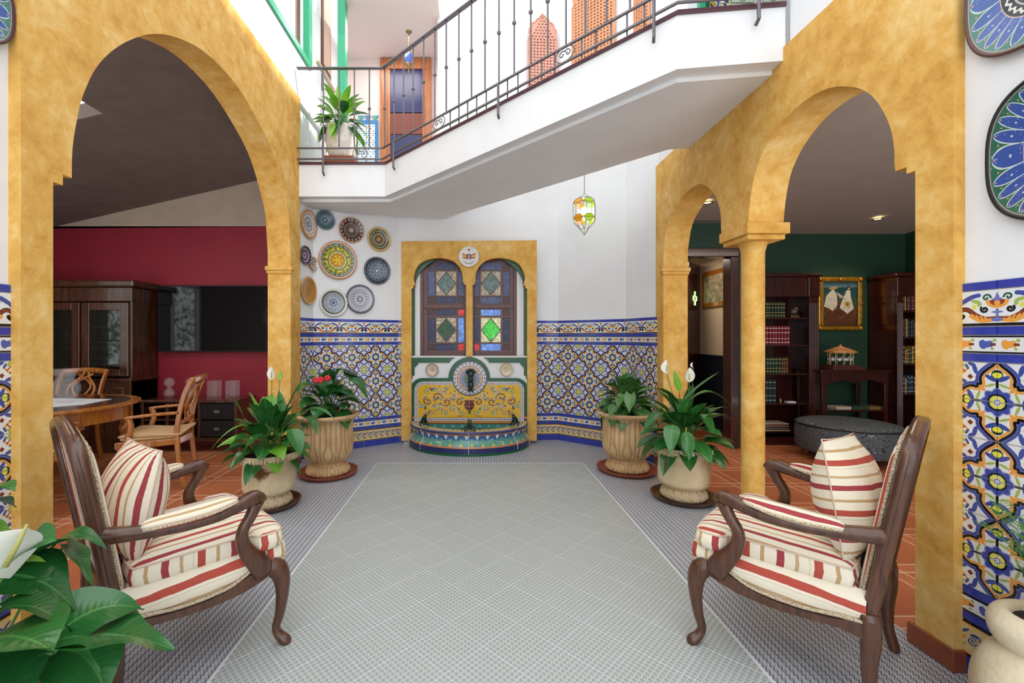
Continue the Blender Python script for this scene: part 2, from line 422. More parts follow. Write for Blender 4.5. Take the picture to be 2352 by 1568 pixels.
def floor_blue():
    c=Cv(512,512,0,7,0,7,bg='DADCE3'); X,Y=c.X,c.Y; Y=Y*10/7
    u=(X%1.0); v=(Y%1.0)-.5; D='2A2D38'
    c.paint((np.abs(u-.07)-.035)*1.0,D)
    w_=np.abs(u-.56); vv=np.abs(v)
    c.paint(line(w_,vv,[(.0,.0),(.26,.40)],.07),D); c.paint(np.hypot(w_,vv)-.06,'DADCE3')
    c.paint(np.abs(np.hypot(w_,vv-.5)-.13)-.04,'4A4D58'); c.paint(np.hypot(w_-.36,vv)-.07,'5A5D68')
    e=np.minimum(np.minimum(X,7-X),np.minimum(Y*.7,7-Y*.7)); c.paint(e-.035,'D5D6DA')
    return c.image('cement_tile_dark')
def platepic(name, rings, bgc='E6E6E4', size=224):
    """rings: (r0,r1,colour,kind,n,colour2)"""
    c=Cv(size,size,-1.02,1.02,-1.02,1.02,bg=bgc); X,Y=c.X,c.Y; r=np.hypot(X,Y); th=np.arctan2(Y,X)
    for r0,r1,col,kind,n,c2 in rings:
        rm,hw=(r0+r1)/2,(r1-r0)/2
        if col: c.paint(np.abs(r-rm)-hw,col)
        if kind is None: continue
        s_=2*PI/n; a=((th+s_/2)%s_)-s_/2; u=r*np.cos(a)-rm; v=r*np.sin(a); vw=PI*rm/n
        if kind=='ring': c.paint(np.abs(np.hypot(u,v)-min(hw,vw)*.62)-hw*.16,c2)
        elif kind=='dot': c.paint(np.hypot(u,v)-min(hw,vw)*.55,c2)
        elif kind=='petal': c.paint(ell(u,v,0,0,hw*.92,vw*.62),c2)
        elif kind=='petalo': e=ell(u,v,0,0,hw*.9,vw*.8); c.paint(np.abs(e)-hw*.09,c2); c.paint(ell(u,v,-hw*.1,0,hw*.4,vw*.3),c2)
        elif kind=='zig': c.paint(np.abs(u-np.cos(th*n)*hw*.6)-hw*.2,c2)
        elif kind=='leaf':
            c.paint(ell(u,np.abs(v),0,vw*.45,hw*.8,vw*.25,.7),c2); c.paint(np.hypot(u,v)-hw*.2,c2)
        elif kind=='scroll':
            c.paint(np.abs(np.hypot(u,v-vw*.3)-hw*.45)-hw*.13,c2); c.paint(np.hypot(u+hw*.3,v+vw*.4)-hw*.22,c2); c.paint(ell(u,v,hw*.55,vw*.1,hw*.3,vw*.5),c2)
        elif kind=='rad': c.paint(np.maximum(np.abs(v)-vw*.22,np.abs(u)-hw),c2)
    return c.image(name)
def crest():
    c=Cv(256,256,-1.05,1.05,-1.05,1.05,bg='E9E9E7'); X,Y=c.X,c.Y; ax=np.abs(X)
    for s_ in (-1,1):
        u=X*s_
        fl_=[(.18,.22),(.72,.42),(.64,-.18),(.2,-.2)]
        c.paint(poly(u,Y,fl_),'C22A22'); c.paint(poly(u,Y,[(.19,.12),(.70,.27),(.665,-.02),(.195,-.08)]),'E7B52C')
        c.paint(line(u,Y,[(.16,.34),(.2,-.3)],.02),'6B5A3A')
        c.paint(poly(u,Y,[(.02,.28),(.14,.36),(.26,.2),(.3,-.1),(.24,-.34),(.17,-.1),(.13,-.36),(.06,-.1)]),'26221F')
    c.paint(ell(X,Y,.0,.42,.06,.08),'B79A3C'); c.paint(poly(X,Y,[(-.12,.14),(.12,.14),(.12,-.12),(0,-.26),(-.12,-.12)]),'A9342B')
    c.paint(rect(X,Y,-.05,.05,-.1,.1),'C9A24A'); c.paint(rect(X,Y,-.10,-.04,-.14,-.02),'D8D8D8'); c.paint(rect(X,Y,.04,.10,.02,.12),'D8D8D8')
    c.paint(np.abs(X)+np.abs(Y-.75)-.13,'C22A22'); c.paint(np.abs(X)+np.abs(Y-.75)-.06,'3A2A22')
    rb=line(X,Y,smoothpts([(-.5,-.5),(-.35,-.68),(0,-.74),(.35,-.68),(.5,-.5)],5),.075)
    c.paint(rb,'2A2622'); c.paint(rb+.02,'E9E9E7')
    for k in range(13):
        a=-.36+.06*k; c.paint(rect(X,Y,a-.014,a+.014,-.775+.45*a*a,-.71+.45*a*a),'2A2622')
    return c.image('crest_plate_print')
def fountain_panel():
    c=Cv(768,300,-2.56,2.56,0,2.0,bg='E3B224'); X,Y=c.X,c.Y; ax=np.abs(X)
    rr=random.Random(3); pal=['6A2A22','7E8FA6','8FA35A','C8845A','B9A8B8','6FA0A0','3C3540']
    c.paint(ell(X,Y,0,.75,.26,.3),'6E231C'); c.paint(rect(X,Y,-.06,.06,.2,.5),'6FA08A'); c.paint(ell(X,Y,0,1.02,.3,.06),'6E231C')
    for k,(a,b,r0,col) in enumerate([(.45,.95,.2,0),(.8,.55,.22,1),(.75,1.35,.18,4),(1.15,.95,.24,0),(1.2,.35,.2,2),(1.25,1.6,.2,4),(1.6,1.25,.26,0),(1.65,.7,.22,1),(1.95,.35,.2,3),(2.05,1.0,.24,0),(2.1,1.6,.2,2),(2.35,.7,.16,5),(.4,.3,.18,2),(1.75,1.75,.14,5)]):
        c.paint(line(ax,Y,spiral(a,b,.02,r0,k*1.3,1.3),.028),pal[col]); c.paint(circ(ax,Y,a,b,.05),pal[(col+3)%7])
        t=k*1.3+2.6*PI; c.paint(ell(ax,Y,a+r0*1.15*math.cos(t),b+r0*1.15*math.sin(t),.13,.05,t+1.2),pal[(col+1)%7])
    for k in range(70):
        a=rr.uniform(.25,2.5); b=rr.uniform(.08,1.92); c.paint(ell(ax,Y,a,b,rr.uniform(.03,.08),rr.uniform(.015,.035),rr.uniform(0,3)),pal[rr.randrange(7)])
    for k in (.9,1.7): 
        for q in range(6): c.paint(circ(ax,Y,k+.07*math.cos(q*PI/3),1.15+.07*math.sin(q*PI/3),.035),'7E7EB0')
    for k in range(9): c.paint(np.abs(X-(-2.56+.64*k))-.006,'E8DFC0')
    for k in (.68,1.34): c.paint(np.abs(Y-k)-.006,'E8DFC0')
    return c.image('fountain_scroll_panel')
def border_strip():
    c=Cv(256,32,0,8,0,1,bg='DEDDDD'); X,Y=c.X,c.Y
    u=(X%2)-1
    c.paint(Y-.08,'33304A')
    c.paint(np.abs(np.hypot(u*.9,Y-.5)-.17)-.06,'3B3A5C'); c.paint(line(np.abs(u),Y,[(.45,.3),(.62,.5),(.45,.7)],.07),'3B3A5C')
    c.paint(ell(u,Y,.85,.5,.13,.2),'C98A4A'); c.paint(line(np.abs(u),Y,[(.7,.5),(1,.5)],.05),'3B3A5C')
    c.paint(.93-Y,'33304A'); 
    return c.image('fountain_border')
def medallion():
    c=Cv(256,256,-1,1,-1,1,bg='DEDDDD'); X,Y=c.X,c.Y; r=np.hypot(X,Y); th=np.arctan2(Y,X)
    c.paint(np.abs(r-.97)-.03,'26304A'); n=24; s_=2*PI/n; a=((th+s_/2)%s_)-s_/2; u=r*np.cos(a)-.86; v=r*np.sin(a)
    c.paint(np.abs(np.hypot(u,v)-.05)-.016,'3B3A5C'); c.paint(np.hypot(u,np.abs(v)-.1)-.022,'C98A4A')
    c.paint(r-.74,'33304A'); c.paint(r-.70,'D8D4CC'); c.paint(r-(.67+.02*np.cos(16*th)),'E39B45'); c.paint(r-(.585+.045*np.cos(16*th)),'7F88A8'); c.paint(r-.36,'5A716C')
    return c.image('fountain_medallion')
def basin_strip():
    c=Cv(512,128,0,8,0,2,bg='6F9C94'); X,Y=c.X,c.Y; u=(X%1)-.5; u2=((X+.5)%1)-.5
    c.paint(1.15-Y,'44689A'); c.paint(poly(u,Y,[(-.5,.2),(-.42,.9),(0,1.5),(.42,.9),(.5,.2)]),'5C9C8C')
    c.paint(poly(u,Y,[(-.17,.12),(.17,.12),(0,.85)]),'E8B431'); c.paint(poly(u2,Y,[(-.17,2.01),(.17,2.01),(.12,1.6),(0,1.25),(-.12,1.6)]),'DCE3DE')
    c.paint(poly(u,Y,[(-.14,2.01),(.14,2.01),(0,1.5)]),'4A4E8C'); c.paint(Y-.08,'5A78A4')
    return c.image('fountain_leaf_strip')
def rim_strip():
    c=Cv(512,64,0,8,0,1,bg='D9C48C'); X,Y=c.X,c.Y; u=(X%1)-.5
    c.paint(np.abs(u)+np.abs(Y-.5)*1.1-.34,'2F5E4E'); c.paint(np.abs(u)+np.abs(Y-.5)-.15,'B5672E'); c.paint(.93-Y,'6A2A22'); c.paint(Y-.07,'2E3050')
    c.paint(np.hypot(np.abs(u)-.5,Y-.5)-.12,'40487C')
    return c.image('fountain_rim_print')
def inner_strip():
    c=Cv(512,96,0,8,0,1.5,bg='4F9384'); X,Y=c.X,c.Y; u=(X%1)-.5
    c.paint(1.25-Y,'D98F3A'); c.paint(np.abs(Y-1.22)-.04,'26304A'); c.paint(np.maximum(np.abs(u)-.12,Y-1.1),'7FB5A4'); c.paint(poly(u,Y,[(-.2,.15),(.2,.15),(.2,.5),(0,.85),(-.2,.5)]),'7A2420')
    return c.image('fountain_inner_strip')
def painting():
    c=Cv(220,280,0,1,0,1.27,bg='5A3318'); X,Y=c.X,c.Y
    rr=random.Random(5)
    c.paint(.78-Y,'1E4346'); c.paint(np.maximum(1.10-Y,0)*0+ (1.13-Y),'4F6F74'); c.paint(np.abs(Y-1.12)-.008,'8FA0A0')
    for k in range(40): x=rr.random(); y=rr.uniform(.78,1.25); c.paint(ell(X,Y,x,y,.07,.008,rr.uniform(-.1,.1)),'2C5658')
    for k in range(50): x=rr.random(); y=rr.uniform(0,.75); c.paint(ell(X,Y,x,y,.09,.02,rr.uniform(.2,.7)),rr.choice(['6B4020','4E2B14','7A4E2A']))
    c.paint(poly(X,Y,[(.0,.75),(.5,.7),(1,.5),(1,.8),(0,.95)]),'3D4E3A')
    c.paint(poly(X,Y,[(.06,.55),(.12,.85),(.25,1.0),(.33,1.05),(.42,.9),(.44,.6),(.3,.42),(.2,.5)]),'CFC7B4')
    c.paint(poly(X,Y,[(.5,.52),(.6,.8),(.7,1.02),(.8,1.02),(.82,.8),(.9,.5),(.72,.34)]),'D8D2C2')
    c.paint(ell(X,Y,.32,1.08,.13,.035,.1),'B98B5A'); c.paint(circ(X,Y,.75,1.1,.045),'2A1C18'); c.paint(circ(X,Y,.76,1.07,.035),'B58062')
    c.paint(circ(X,Y,.72,.62,.085),'C4A23A'); c.paint(circ(X,Y,.72,.62,.035),'7A5A22'); c.paint(poly(X,Y,[(.52,.78),(.62,.84),(.4,.98)]),'B9AF9C')
    for k in range(30): x=rr.uniform(.1,.85); y=rr.uniform(.45,.95); c.paint(ell(X,Y,x,y,.05,.007,rr.uniform(.6,2)),'8F9A8C') if abs(x-.3)<.15 or abs(x-.72)<.13 else None
    return c.image('beach_canvas_print')
def upper_tile():
    c=Cv(128,128,-1,1,-1,1,bg='E6EDF0'); X,Y=c.X,c.Y; ax,ay=np.abs(X),np.abs(Y)
    c.paint(ell(ax,ay,.55,.55,.22,.1,.78),'3E6FB0'); c.paint(circ(X,Y,0,0,.16),'3E6FB0'); c.paint(circ(ax,ay,1,1,.14),'6FA9C8'); c.paint(circ(ax,ay,.95,.1,.1),'D9C48C')
    return c.image('upper_blue_tile')
def green_rosette():
    c=Cv(128,128,-1,1,-1,1,bg='C9D8C0'); X,Y=c.X,c.Y; r=np.hypot(X,Y); th=np.arctan2(Y,X)
    c.paint(np.abs(r-.82-.05*np.cos(8*th))-.03,'3C4A3E'); s_=PI/4; a=((th+s_/2)%s_)-s_/2; u=r*np.cos(a)-.5; v=r*np.sin(a)
    c.paint(ell(u,v,0,0,.18,.08),'3C4A3E'); c.paint(r-.08,'3C4A3E'); c.paint(np.abs(np.maximum(np.abs(X),np.abs(Y))-.97)-.02,'6C786A')
    return c.image('green_rosette_tile')
I={}
M['motif']=imgmat('azulejo_motif',motif(),.1,bump=.25); M['topband']=imgmat('azulejo_urn_band',top_band(),.1,bump=.25); M['smallband']=imgmat('azulejo_acanthus_band',small_band(),.1,bump=.25); M['lowband']=imgmat('azulejo_scroll_band',low_band(),.1,bump=.25)
M['liner']=plain('cobalt_glaze','3440A0',.1,var=.08,vs=25)
M['fgrey']=imgmat('cement_tile_grey',floor_grey(),.38); M['fblue']=imgmat('cement_tile_dark',floor_blue(),.38)
t_=NT('terracotta_tile'); n_=t_.noise(t_.coord('Object'),3,5); i_=t_.node('ShaderNodeObjectInfo'); t_.set(t_.mix(.5,t_.ramp(n_,[(.3,'AE5F3C'),(.7,'D88A60')]),t_.ramp(i_.outputs['Random'],[(0,'9E5232'),(1,'D28458')])),.3); M['terra']=t_.m
# ================================================================ SETTING
def struct(o): o['kind']='structure'; return o
def wallseg(name, a, b, z0, z1, th, m, back=1):
    """wall whose room face runs a->b in plan, thickness behind it (to the left of a->b)"""
    d=math.atan2(b[1]-a[1],b[0]-a[0]); nx,ny=-math.sin(d),math.cos(d)
    q=[a,b,(b[0]+nx*th,b[1]+ny*th),(a[0]+nx*th,a[1]+ny*th)]
    return struct(MB().prism(q,lambda u,v,t:(u,v,t),z0,z1).build(name,m))
A0,B0=(-0.93,5.48),(-1.785,4.93)
C0,D0,E0=(1.073,5.62),(1.735,5.045),(1.885,4.50)
# ---- floors
floor=struct(bx('floor',-1.848,1.908,-3.0,5.75,-.10,-.0012,M['ggrout']))
def clip_poly(p, q):
    """Sutherland-Hodgman: polygon p clipped by convex CCW q"""
    out=list(p)
    for i in range(len(q)):
        a,b=q[i],q[(i+1)%len(q)]; inp=out; out=[]
        side=lambda s:(b[0]-a[0])*(s[1]-a[1])-(b[1]-a[1])*(s[0]-a[0])
        for k in range(len(inp)):
            c,d=inp[k-1],inp[k]; sc_,sd=side(c),side(d)
            if (sc_>=0)!=(sd>=0):
                t=sc_/(sc_-sd); out.append((c[0]+(d[0]-c[0])*t,c[1]+(d[1]-c[1])*t))
            if sd>=0: out.append(d)
        if not out: return []
    return out
def area(p): return abs(sum(p[i-1][0]*p[i][1]-p[i][0]*p[i-1][1] for i in range(len(p))))/2
tcache={}
def tile_mesh(key, pts, size, z0, z1, m):
    """pts local (0..size) polygon; uv = pts/size on the top"""
    if key in tcache: return tcache[key]
    n=len(pts); e=.0015; cx=sum(p[0] for p in pts)/n; cy=sum(p[1] for p in pts)/n
    top=[(p[0]+(cx-p[0])*.008,p[1]+(cy-p[1])*.008) for p in pts]
    vs=[(p[0],p[1],z0) for p in pts]+[(p[0],p[1],z1-e) for p in pts]+[(p[0],p[1],z1) for p in top]
    fs=[tuple(2*n+i for i in range(n))]; uv=[[(p[0]/size,p[1]/size) for p in top]]
    for b in (0,n):
        for i in range(n):
            j=(i+1)%n; fs.append((b+i,b+j,b+n+j,b+n+i)); uv.append([(pts[i][0]/size,pts[i][1]/size),(pts[j][0]/size,pts[j][1]/size)]*1+[(pts[j][0]/size,pts[j][1]/size),(pts[i][0]/size,pts[i][1]/size)])
    mb=MB().add(vs,fs,uv); me=mb.mesh('tile',m,fix=False); tcache[key]=me; return me
def lay(parent, key, size, gap, ang, nodes, clip, m, z1=0.0, th=.006):
    c,s_=math.cos(ang),math.sin(ang); g=gap/2
    loc=[(g,g),(size-g,g),(size-g,size-g),(g,size-g)]
    for (x,y) in nodes:
        wp=[(x+c*a-s_*b, y+s_*a+c*b) for a,b in loc]; cl=clip_poly(wp,clip)
        if len(cl)<3 or area(cl)<.0012: continue
        if abs(area(cl)-area(wp))<1e-6: me=tile_mesh(key,loc,size,z1-th,z1,m)
        else:
            lp=[((p[0]-x)*c+(p[1]-y)*s_, -(p[0]-x)*s_+(p[1]-y)*c) for p in cl]
            me=tile_mesh((key,round(x,4),round(y,4)),lp,size,z1-th,z1,m)
        link('tile',me,parent,(x,y,0),(0,0,ang))
W=.307; S=W/math.sqrt(2); IX0,IX1,IY1=-1.0,1.13,4.579
nodes=[]
for j in range(-6,20):
    for i in range(-10,12):
        X=-.113+W*i/2; Y=2.018+W*j/2
        if (i+j)%2==0: nodes.append((X,Y))
inner_floor=struct(bx('floor',IX0,IX1,1.3,IY1,-.05,-.0009,M['ggrout']))
lay(inner_floor,'grey',S,.004,PI/4,nodes,[(IX0+.004,1.30),(IX1-.004,1.30),(IX1-.004,IY1-.004),(IX0+.004,IY1-.004)],M['fgrey'])
O=.216
oct_clip=[(-1.84,1.30),(1.90,1.30),(1.90,4.55),(1.745,5.05),(1.08,5.63),(-.93,5.49),(-1.82,4.87)]
sid=[]
for j in range(-3,19):
    y=IY1+O*(j-13)
    for i in range(0,4): sid.append((IX1+O*i,y)); sid.append((IX0-O*(i+1),y))
lay(floor,'blue',O,.004,0,[p for p in sid if p[1]>1.2 and p[1]<IY1-.01],oct_clip,M['fblue'])
bk=[(IX0-O*4+O*i,IY1+O*j) for j in range(0,6) for i in range(0,18)]
lay(floor,'blue',O,.004,0,bk,oct_clip,M['fblue'])
for q in ((IX0-.007,IX0+.006,1.3,IY1+.006),(IX1-.006,IX1+.007,1.3,IY1+.006),(IX0+.006,IX1-.006,IY1-.006,IY1+.006)): MB().box(q[0],q[1],q[2],q[3],-.002,.0006).build('border_line',M['grout'],floor)
M['tgrout']=plain('sandy_grout','D8BFA2',.8)
def terra_floor(x0,x1,y0,y1,mod,clip):
    f=struct(bx('floor',x0,x1,y0,y1,-.10,-.0032,M['tgrout']))
    big=mod-.085
    nx=int((x1-x0)/mod)+1; ny=int((y1-y0)/mod)+1
    for i in range(nx):
        for j in range(ny):
            x=x0+i*mod; y=y0+j*mod
            for (dx,dy,a,b) in ((0,0,big,big),(big,0,.085,big),(0,big,big,.085),(big,big,.085,.085)):
                g=.003; g=.0045; rp=[(x+dx+g,y+dy+g),(x+dx+a-g,y+dy+g),(x+dx+a-g,y+dy+b-g),(x+dx+g,y+dy+b-g)]
                cl=clip_poly(rp,clip)
                if len(cl)<3 or area(cl)<.0008: continue
                lp=[(p[0]-x-dx,p[1]-y-dy) for p in cl]
                full=abs(area(cl)-area(rp))<1e-6
                key=('t',a,b,mod) if full else ('t',round(x+dx,3),round(y+dy,3))
                
                link('tile',tile_mesh(key,lp,1.0,-.008,-.002,M['terra']),f,(x+dx,y+dy,0))
    return f
terra_floor(-5.2,-1.84,1.3,5.45,.47,[(-5.19,1.3),(-1.85,1.3),(-1.85,5.43),(-5.19,5.43)])
terra_floor(1.91,5.6,1.6,5.75,.47,[(1.91,1.6),(5.58,1.6),(5.58,5.73),(1.91,5.73)])
struct(bx('floor',1.9,3.6,5.75,8.0,-.10,-.004,plain('hall_floor','8A4A2C',.35)))
# ---- back of the patio
wall_back=wallseg('wall_back',A0,(-.87,5.484),0,2.9,.16,M['white'])
wallseg('wall_back',(-.87,5.70),(.765,5.70),0,2.5,.10,M['white'])
wallseg('wall_back',(-.87,5.484),(-.45,5.514),2.47,2.9,.16,M['white'])
wallseg('wall_back',(-.45,5.514),(.765,5.598),2.47,6.3,.16,M['white'])
wall_back2=wallseg('wall_back',(.765,5.598),C0,0,6.3,.16,M['white'])
wall_cl=wallseg('wall_left',B0,A0,0,2.9,.16,M['white'])
wall_st=wallseg('wall_left',(-1.865,4.50),B0,0,3.0,.16,M['white'])
wall_cr=wallseg('wall_right',C0,D0,0,6.3,.16,M['white'])
wall_sr=wallseg('wall_right',D0,E0,0,6.3,.12,M['white'])
# near walls beside the camera
wall_nr=wallseg('wall_right',(1.915,1.76),(1.915,-2.6),0,3.9,.16,M['white'])
wall_nl=wallseg('wall_left',(-1.85,-2.6),(-1.85,1.79),0,3.9,.16,M['white'])
dcache={}
ROWS=[('liner',.072,.288),('lowband',.136,.288),('liner',.033,.144),('smallband',.068,.288),('liner',.033,.144)]+[('motif%d'%(k%2),.144,.144) for k in range(6)]+[('liner',.033,.144),('smallband',.068,.288),('liner',.033,.144),('topband',.136,.288),('liner',.033,.144)]
def dado(parent,a,b,phase=0.0):
    L=math.hypot(b[0]-a[0],b[1]-a[1]); ang=math.atan2(b[1]-a[1],b[0]-a[0]); ux,uy=math.cos(ang),math.sin(ang); g=.0014; z=0
    sp=MB().add([(0,-.004,0),(L,-.004,0),(L,-.004,1.512),(0,-.004,1.512),(0,.002,0),(L,.002,0),(L,.002,1.512),(0,.002,1.512)],[(0,1,2,3),(4,7,6,5),(3,2,6,7),(0,3,7,4),(1,5,6,2)])
    sp.build('grout_bed',M['grout'],parent,(a[0],a[1],0),(0,0,ang))
    for kind,h,wd in ROWS:
        s0=-phase
        while s0<L-1e-4:
            lo,hi=max(s0,0),min(s0+wd,L)
            if hi-lo>.006:
                u0,u1=(lo-s0)/wd,(hi-s0)/wd
                if kind.startswith('motif'):
                    col=round((s0+phase)/.144)%2; row=int(kind[5]); uu=(col/2+u0/2,col/2+u1/2); vv=(row/2,row/2+.5); mt=M['motif']
                elif kind=='liner': uu=(u0,u1); vv=(0,1); mt=M['liner']
                else: uu=(u0,u1); vv=(0,1); mt=M[kind]
                key=(kind,round(hi-lo,4),h,round(uu[0],3),vv[0])
                if key not in dcache:
                    ww=hi-lo; v=[(g,-.004,g),(ww-g,-.004,g),(ww-g,-.004,h-g),(g,-.004,h-g),(g+.001,-.010,g+.001),(ww-g-.001,-.010,g+.001),(ww-g-.001,-.010,h-g-.001),(g+.001,-.010,h-g-.001)]
                    q=[(uu[0],vv[0]),(uu[1],vv[0]),(uu[1],vv[1]),(uu[0],vv[1])]
                    dcache[key]=MB().add(v,[(4,5,6,7),(0,1,5,4),(1,2,6,5),(2,3,7,6),(3,0,4,7)],[q,[q[0],q[1],q[1],q[0]],[q[1],q[2],q[2],q[1]],[q[2],q[3],q[3],q[2]],[q[3],q[0],q[0],q[3]]]).mesh('tile',mt,fix=False)
                link('tile',dcache[key],parent,(a[0]+ux*lo,a[1]+uy*lo,z),(0,0,ang))
            s0+=wd
        z+=h
dl=math.hypot(A0[0]-B0[0],A0[1]-B0[1])
dado(wall_cl,B0,A0,0)
dado(wall_st,(-1.865,4.50),B0,.288-(math.hypot(.065,.37)%.288))
dado(wall_back,A0,(-.872,5.484),0.0)
dado(wall_back2,(.767,5.598),C0,.576-.307)
dado(wall_cr,C0,D0,0)
dado(wall_sr,D0,E0,0)
dado(wall_nr,(1.915,1.757),(1.915,.40),0)
dado(wall_nl,(-1.85,.40),(-1.85,1.785),.288-(1.385%.288))
# ---- ochre arch walls
LX0,LX1=-2.026,-1.80
def YZ(x,pts): return [onX(px,py,x) for px,py in pts]
curveL=YZ(-1.80,[(166.7,340),(177,274),(190,221),(218,160),(255,119),(299,92),(350,78),(408,87),(476,124),(544,197),(595,282),(633,367),(660,476),(665,533)])
curveL=smoothpts([(1.985,2.012)]+curveL+[(4.36,2.12)],5)
outL=[(1.762,0),(1.897,0),(1.897,1.965),(1.942,1.965),(1.942,2.012)]+curveL+[(4.36,1.99),(4.36,0),(4.60,0),(4.60,3.77),(1.762,3.77)]
wall_left=struct(MB().prism(outL,lambda u,v,t:(t,u,v),LX0,LX1).build('wall_left',M['yellow']))
MB().box(LX0-.02,LX1+.022,4.335,4.40,1.955,1.995).box(LX0-.01,LX1+.012,4.345,4.40,1.925,1.955).build('impost',M['yellow'],wall_left,bevel=.006)
RX0,RX1=1.87,2.11
cR=YZ(1.87,[(2054,345),(2044.5,291.5),(2017.6,238),(1987,209),(1948.6,198.7),(1902.5,203),(1856.5,226),(1814,261),(1780,303),(1753,349),(1734,399),(1724,452.5),(1720,495)])
cR=smoothpts([onX(2054,376,1.87)]+cR,5)
cS=smoothpts(YZ(1.87,[(1656,520),(1655,491),(1645.6,456),(1626,429.5),(1603,423),(1573,445),(1550,479),(1532.5,518),(1524,575)]),5)
zc=2.085
outR=[(1.727,0),(1.877,0),(1.877,2.005),(1.915,2.005),(1.915,2.035),(1.965,2.035)]+cR+[(3.022,2.06),(3.045,zc-.03),(3.045,1.975),(3.29,1.975),(3.29,zc-.09),(3.335,zc-.09)]+cS+[(4.37,1.96),(4.37,0),(4.60,0),(4.60,3.05),(1.727,3.05)]
wall_right=struct(MB().prism(outR,lambda u,v,t:(t,u,v),RX0,RX1).build('wall_right',M['yellow']))
MB().box(RX0-.022,RX1+.02,4.345,4.41,1.945,1.985).box(RX0-.01,RX1+.01,4.352,4.41,1.915,1.945).build('impost',M['yellow'],wall_right,bevel=.006)
MB().box(RX0-.025,RX1+.025,2.985,3.335,2.0,2.075).box(RX0-.008,RX1+.008,3.01,3.31,1.965,2.0).build('impost',M['yellow'],wall_right,bevel=.006)
col=thing('column','round ochre column between the two right hand arches','column',(1.99,3.16,0))
MB().lathe([(.085,0),(.085,.03),(.074,.05),(.074,1.90),(.082,1.93),(.092,1.965)],28).build('shaft',M['yellow'],col,smooth=True,sharp=50)
# terracotta baseboard round the right pillar foot and the left one
M['terrab']=plain('terracotta_skirting','8A4A30',.4,var=.1)
bb=struct(MB().box(1.856,1.87,1.727,1.90,0,.085).box(1.856,2.12,1.713,1.727,0,.085).box(1.87,2.12,1.877,1.891,0,.085).build('baseboard_right',M['terrab'],bevel=.003))
struct(MB().box(1.856,1.87,4.36,4.60,0,.085).box(1.856,2.11,4.346,4.36,0,.085).build('baseboard_right',M['terrab'],bevel=.003))
struct(MB().box(-1.80,-1.786,1.75,1.90,0,.085).box(-2.03,-1.786,1.897,1.911,0,.085).build('baseboard_left',M['terrab'],bevel=.003))
struct(MB().box(-1.80,-1.786,4.35,4.60,0,.085).box(-2.03,-1.786,4.336,4.36,0,.085).build('baseboard_left',M['terrab'],bevel=.003))
# ---- upper walls
struct(bx('wall_left',-2.0,-1.825,-.6,6.32,3.77,4.26,M['white']))
struct(bx('wall_left',-2.0,-1.865,4.60,6.32,2.9,3.77,M['white']))
struct(bx('wall_left',-2.0,-1.825,-.6,1.762,3.77,6.4,M['white']))
wr=struct(bx('wall_right',1.90,2.10,-2.6,2.66,3.05,6.4,M['white']))
struct(bx('wall_right',1.90,2.10,4.021,4.62,3.05,6.4,M['white'])); struct(bx('wall_right',1.90,2.10,3.872,4.021,3.05,3.1,M['white']))
struct(bx('wall_right',1.90,2.10,2.66,3.87,5.5,6.4,M['white']))
# landing beyond the bridge
struct(bx('wall_back',-1.9,-.42,6.32,6.46,2.9,5.35,M['pink']))
struct(bx('wall_right',-.45,-.30,5.68,6.4,2.9,6.3,M['white']))
struct(MB().prism([(-1.463,5.05),(-.42,5.05),(-.42,6.34),(-1.835,6.34)],lambda u,v,t:(u,v,t),5.26,5.42).build('ceiling',M['pink']))
struct(bx('ceiling',2.1,3.4,2.2,4.05,5.5,5.6,M['white'])); struct(bx('wall_right',3.3,3.4,2.2,3.9,3.1,5.5,M['white'])); struct(bx('wall_left',2.1,3.3,2.2,2.3,3.1,5.5,M['white']))
# ---- bridge slab
def zb(x): return 2.75+max(0,(x+.916))*.0792
FP_=[(-1.86,4.57),(-.916,4.57),(1.23,2.68),(1.885,2.68)]
BP_=[(1.885,3.87),(1.695,3.86),(-.40,5.60),(-.40,6.35),(-1.86,6.35)]
def inset(pl,d):
    return [(-1.86,4.57+d),(-.916+d*.42,4.57+d),(1.23+d*.4,2.68+d),(1.885,2.68+d)]
def slab(poly_,zl,zh,name,m,parent=None,**k):
    n=len(poly_); vs=[(x,y,zl(x)) for x,y in poly_]+[(x,y,zh(x)) for x,y in poly_]
    tr=tessellate_polygon([[Vector((a,b,0)) for a,b in poly_]])
    fs=[tuple(t) for t in tr]+[tuple(n+i for i in reversed(t)) for t in tr]+[(i,(i+1)%n,n+(i+1)%n,n+i) for i in range(n)]
    return MB().add(vs,fs).build(name,m,parent,**k)
bridge=slab(FP_+BP_,zb,lambda x:zb(x)+.325,'landing_bridge',M['white'],)
struct(bridge)
slab(inset(FP_,.10)+[(1.885,3.86),(1.69,3.85),(-.41,5.50),(-1.80,5.0)],lambda x:zb(x)-.028,lambda x:zb(x)+.01,'soffit_panel',M['white'],bridge)
tr_=[(x,y-.012) for x,y in FP_]+[(x,y+.30) for x,y in reversed(FP_)]
slab(tr_,lambda x:zb(x)+.325,lambda x:zb(x)+.352,'edge_trim',M['trim'],bridge)
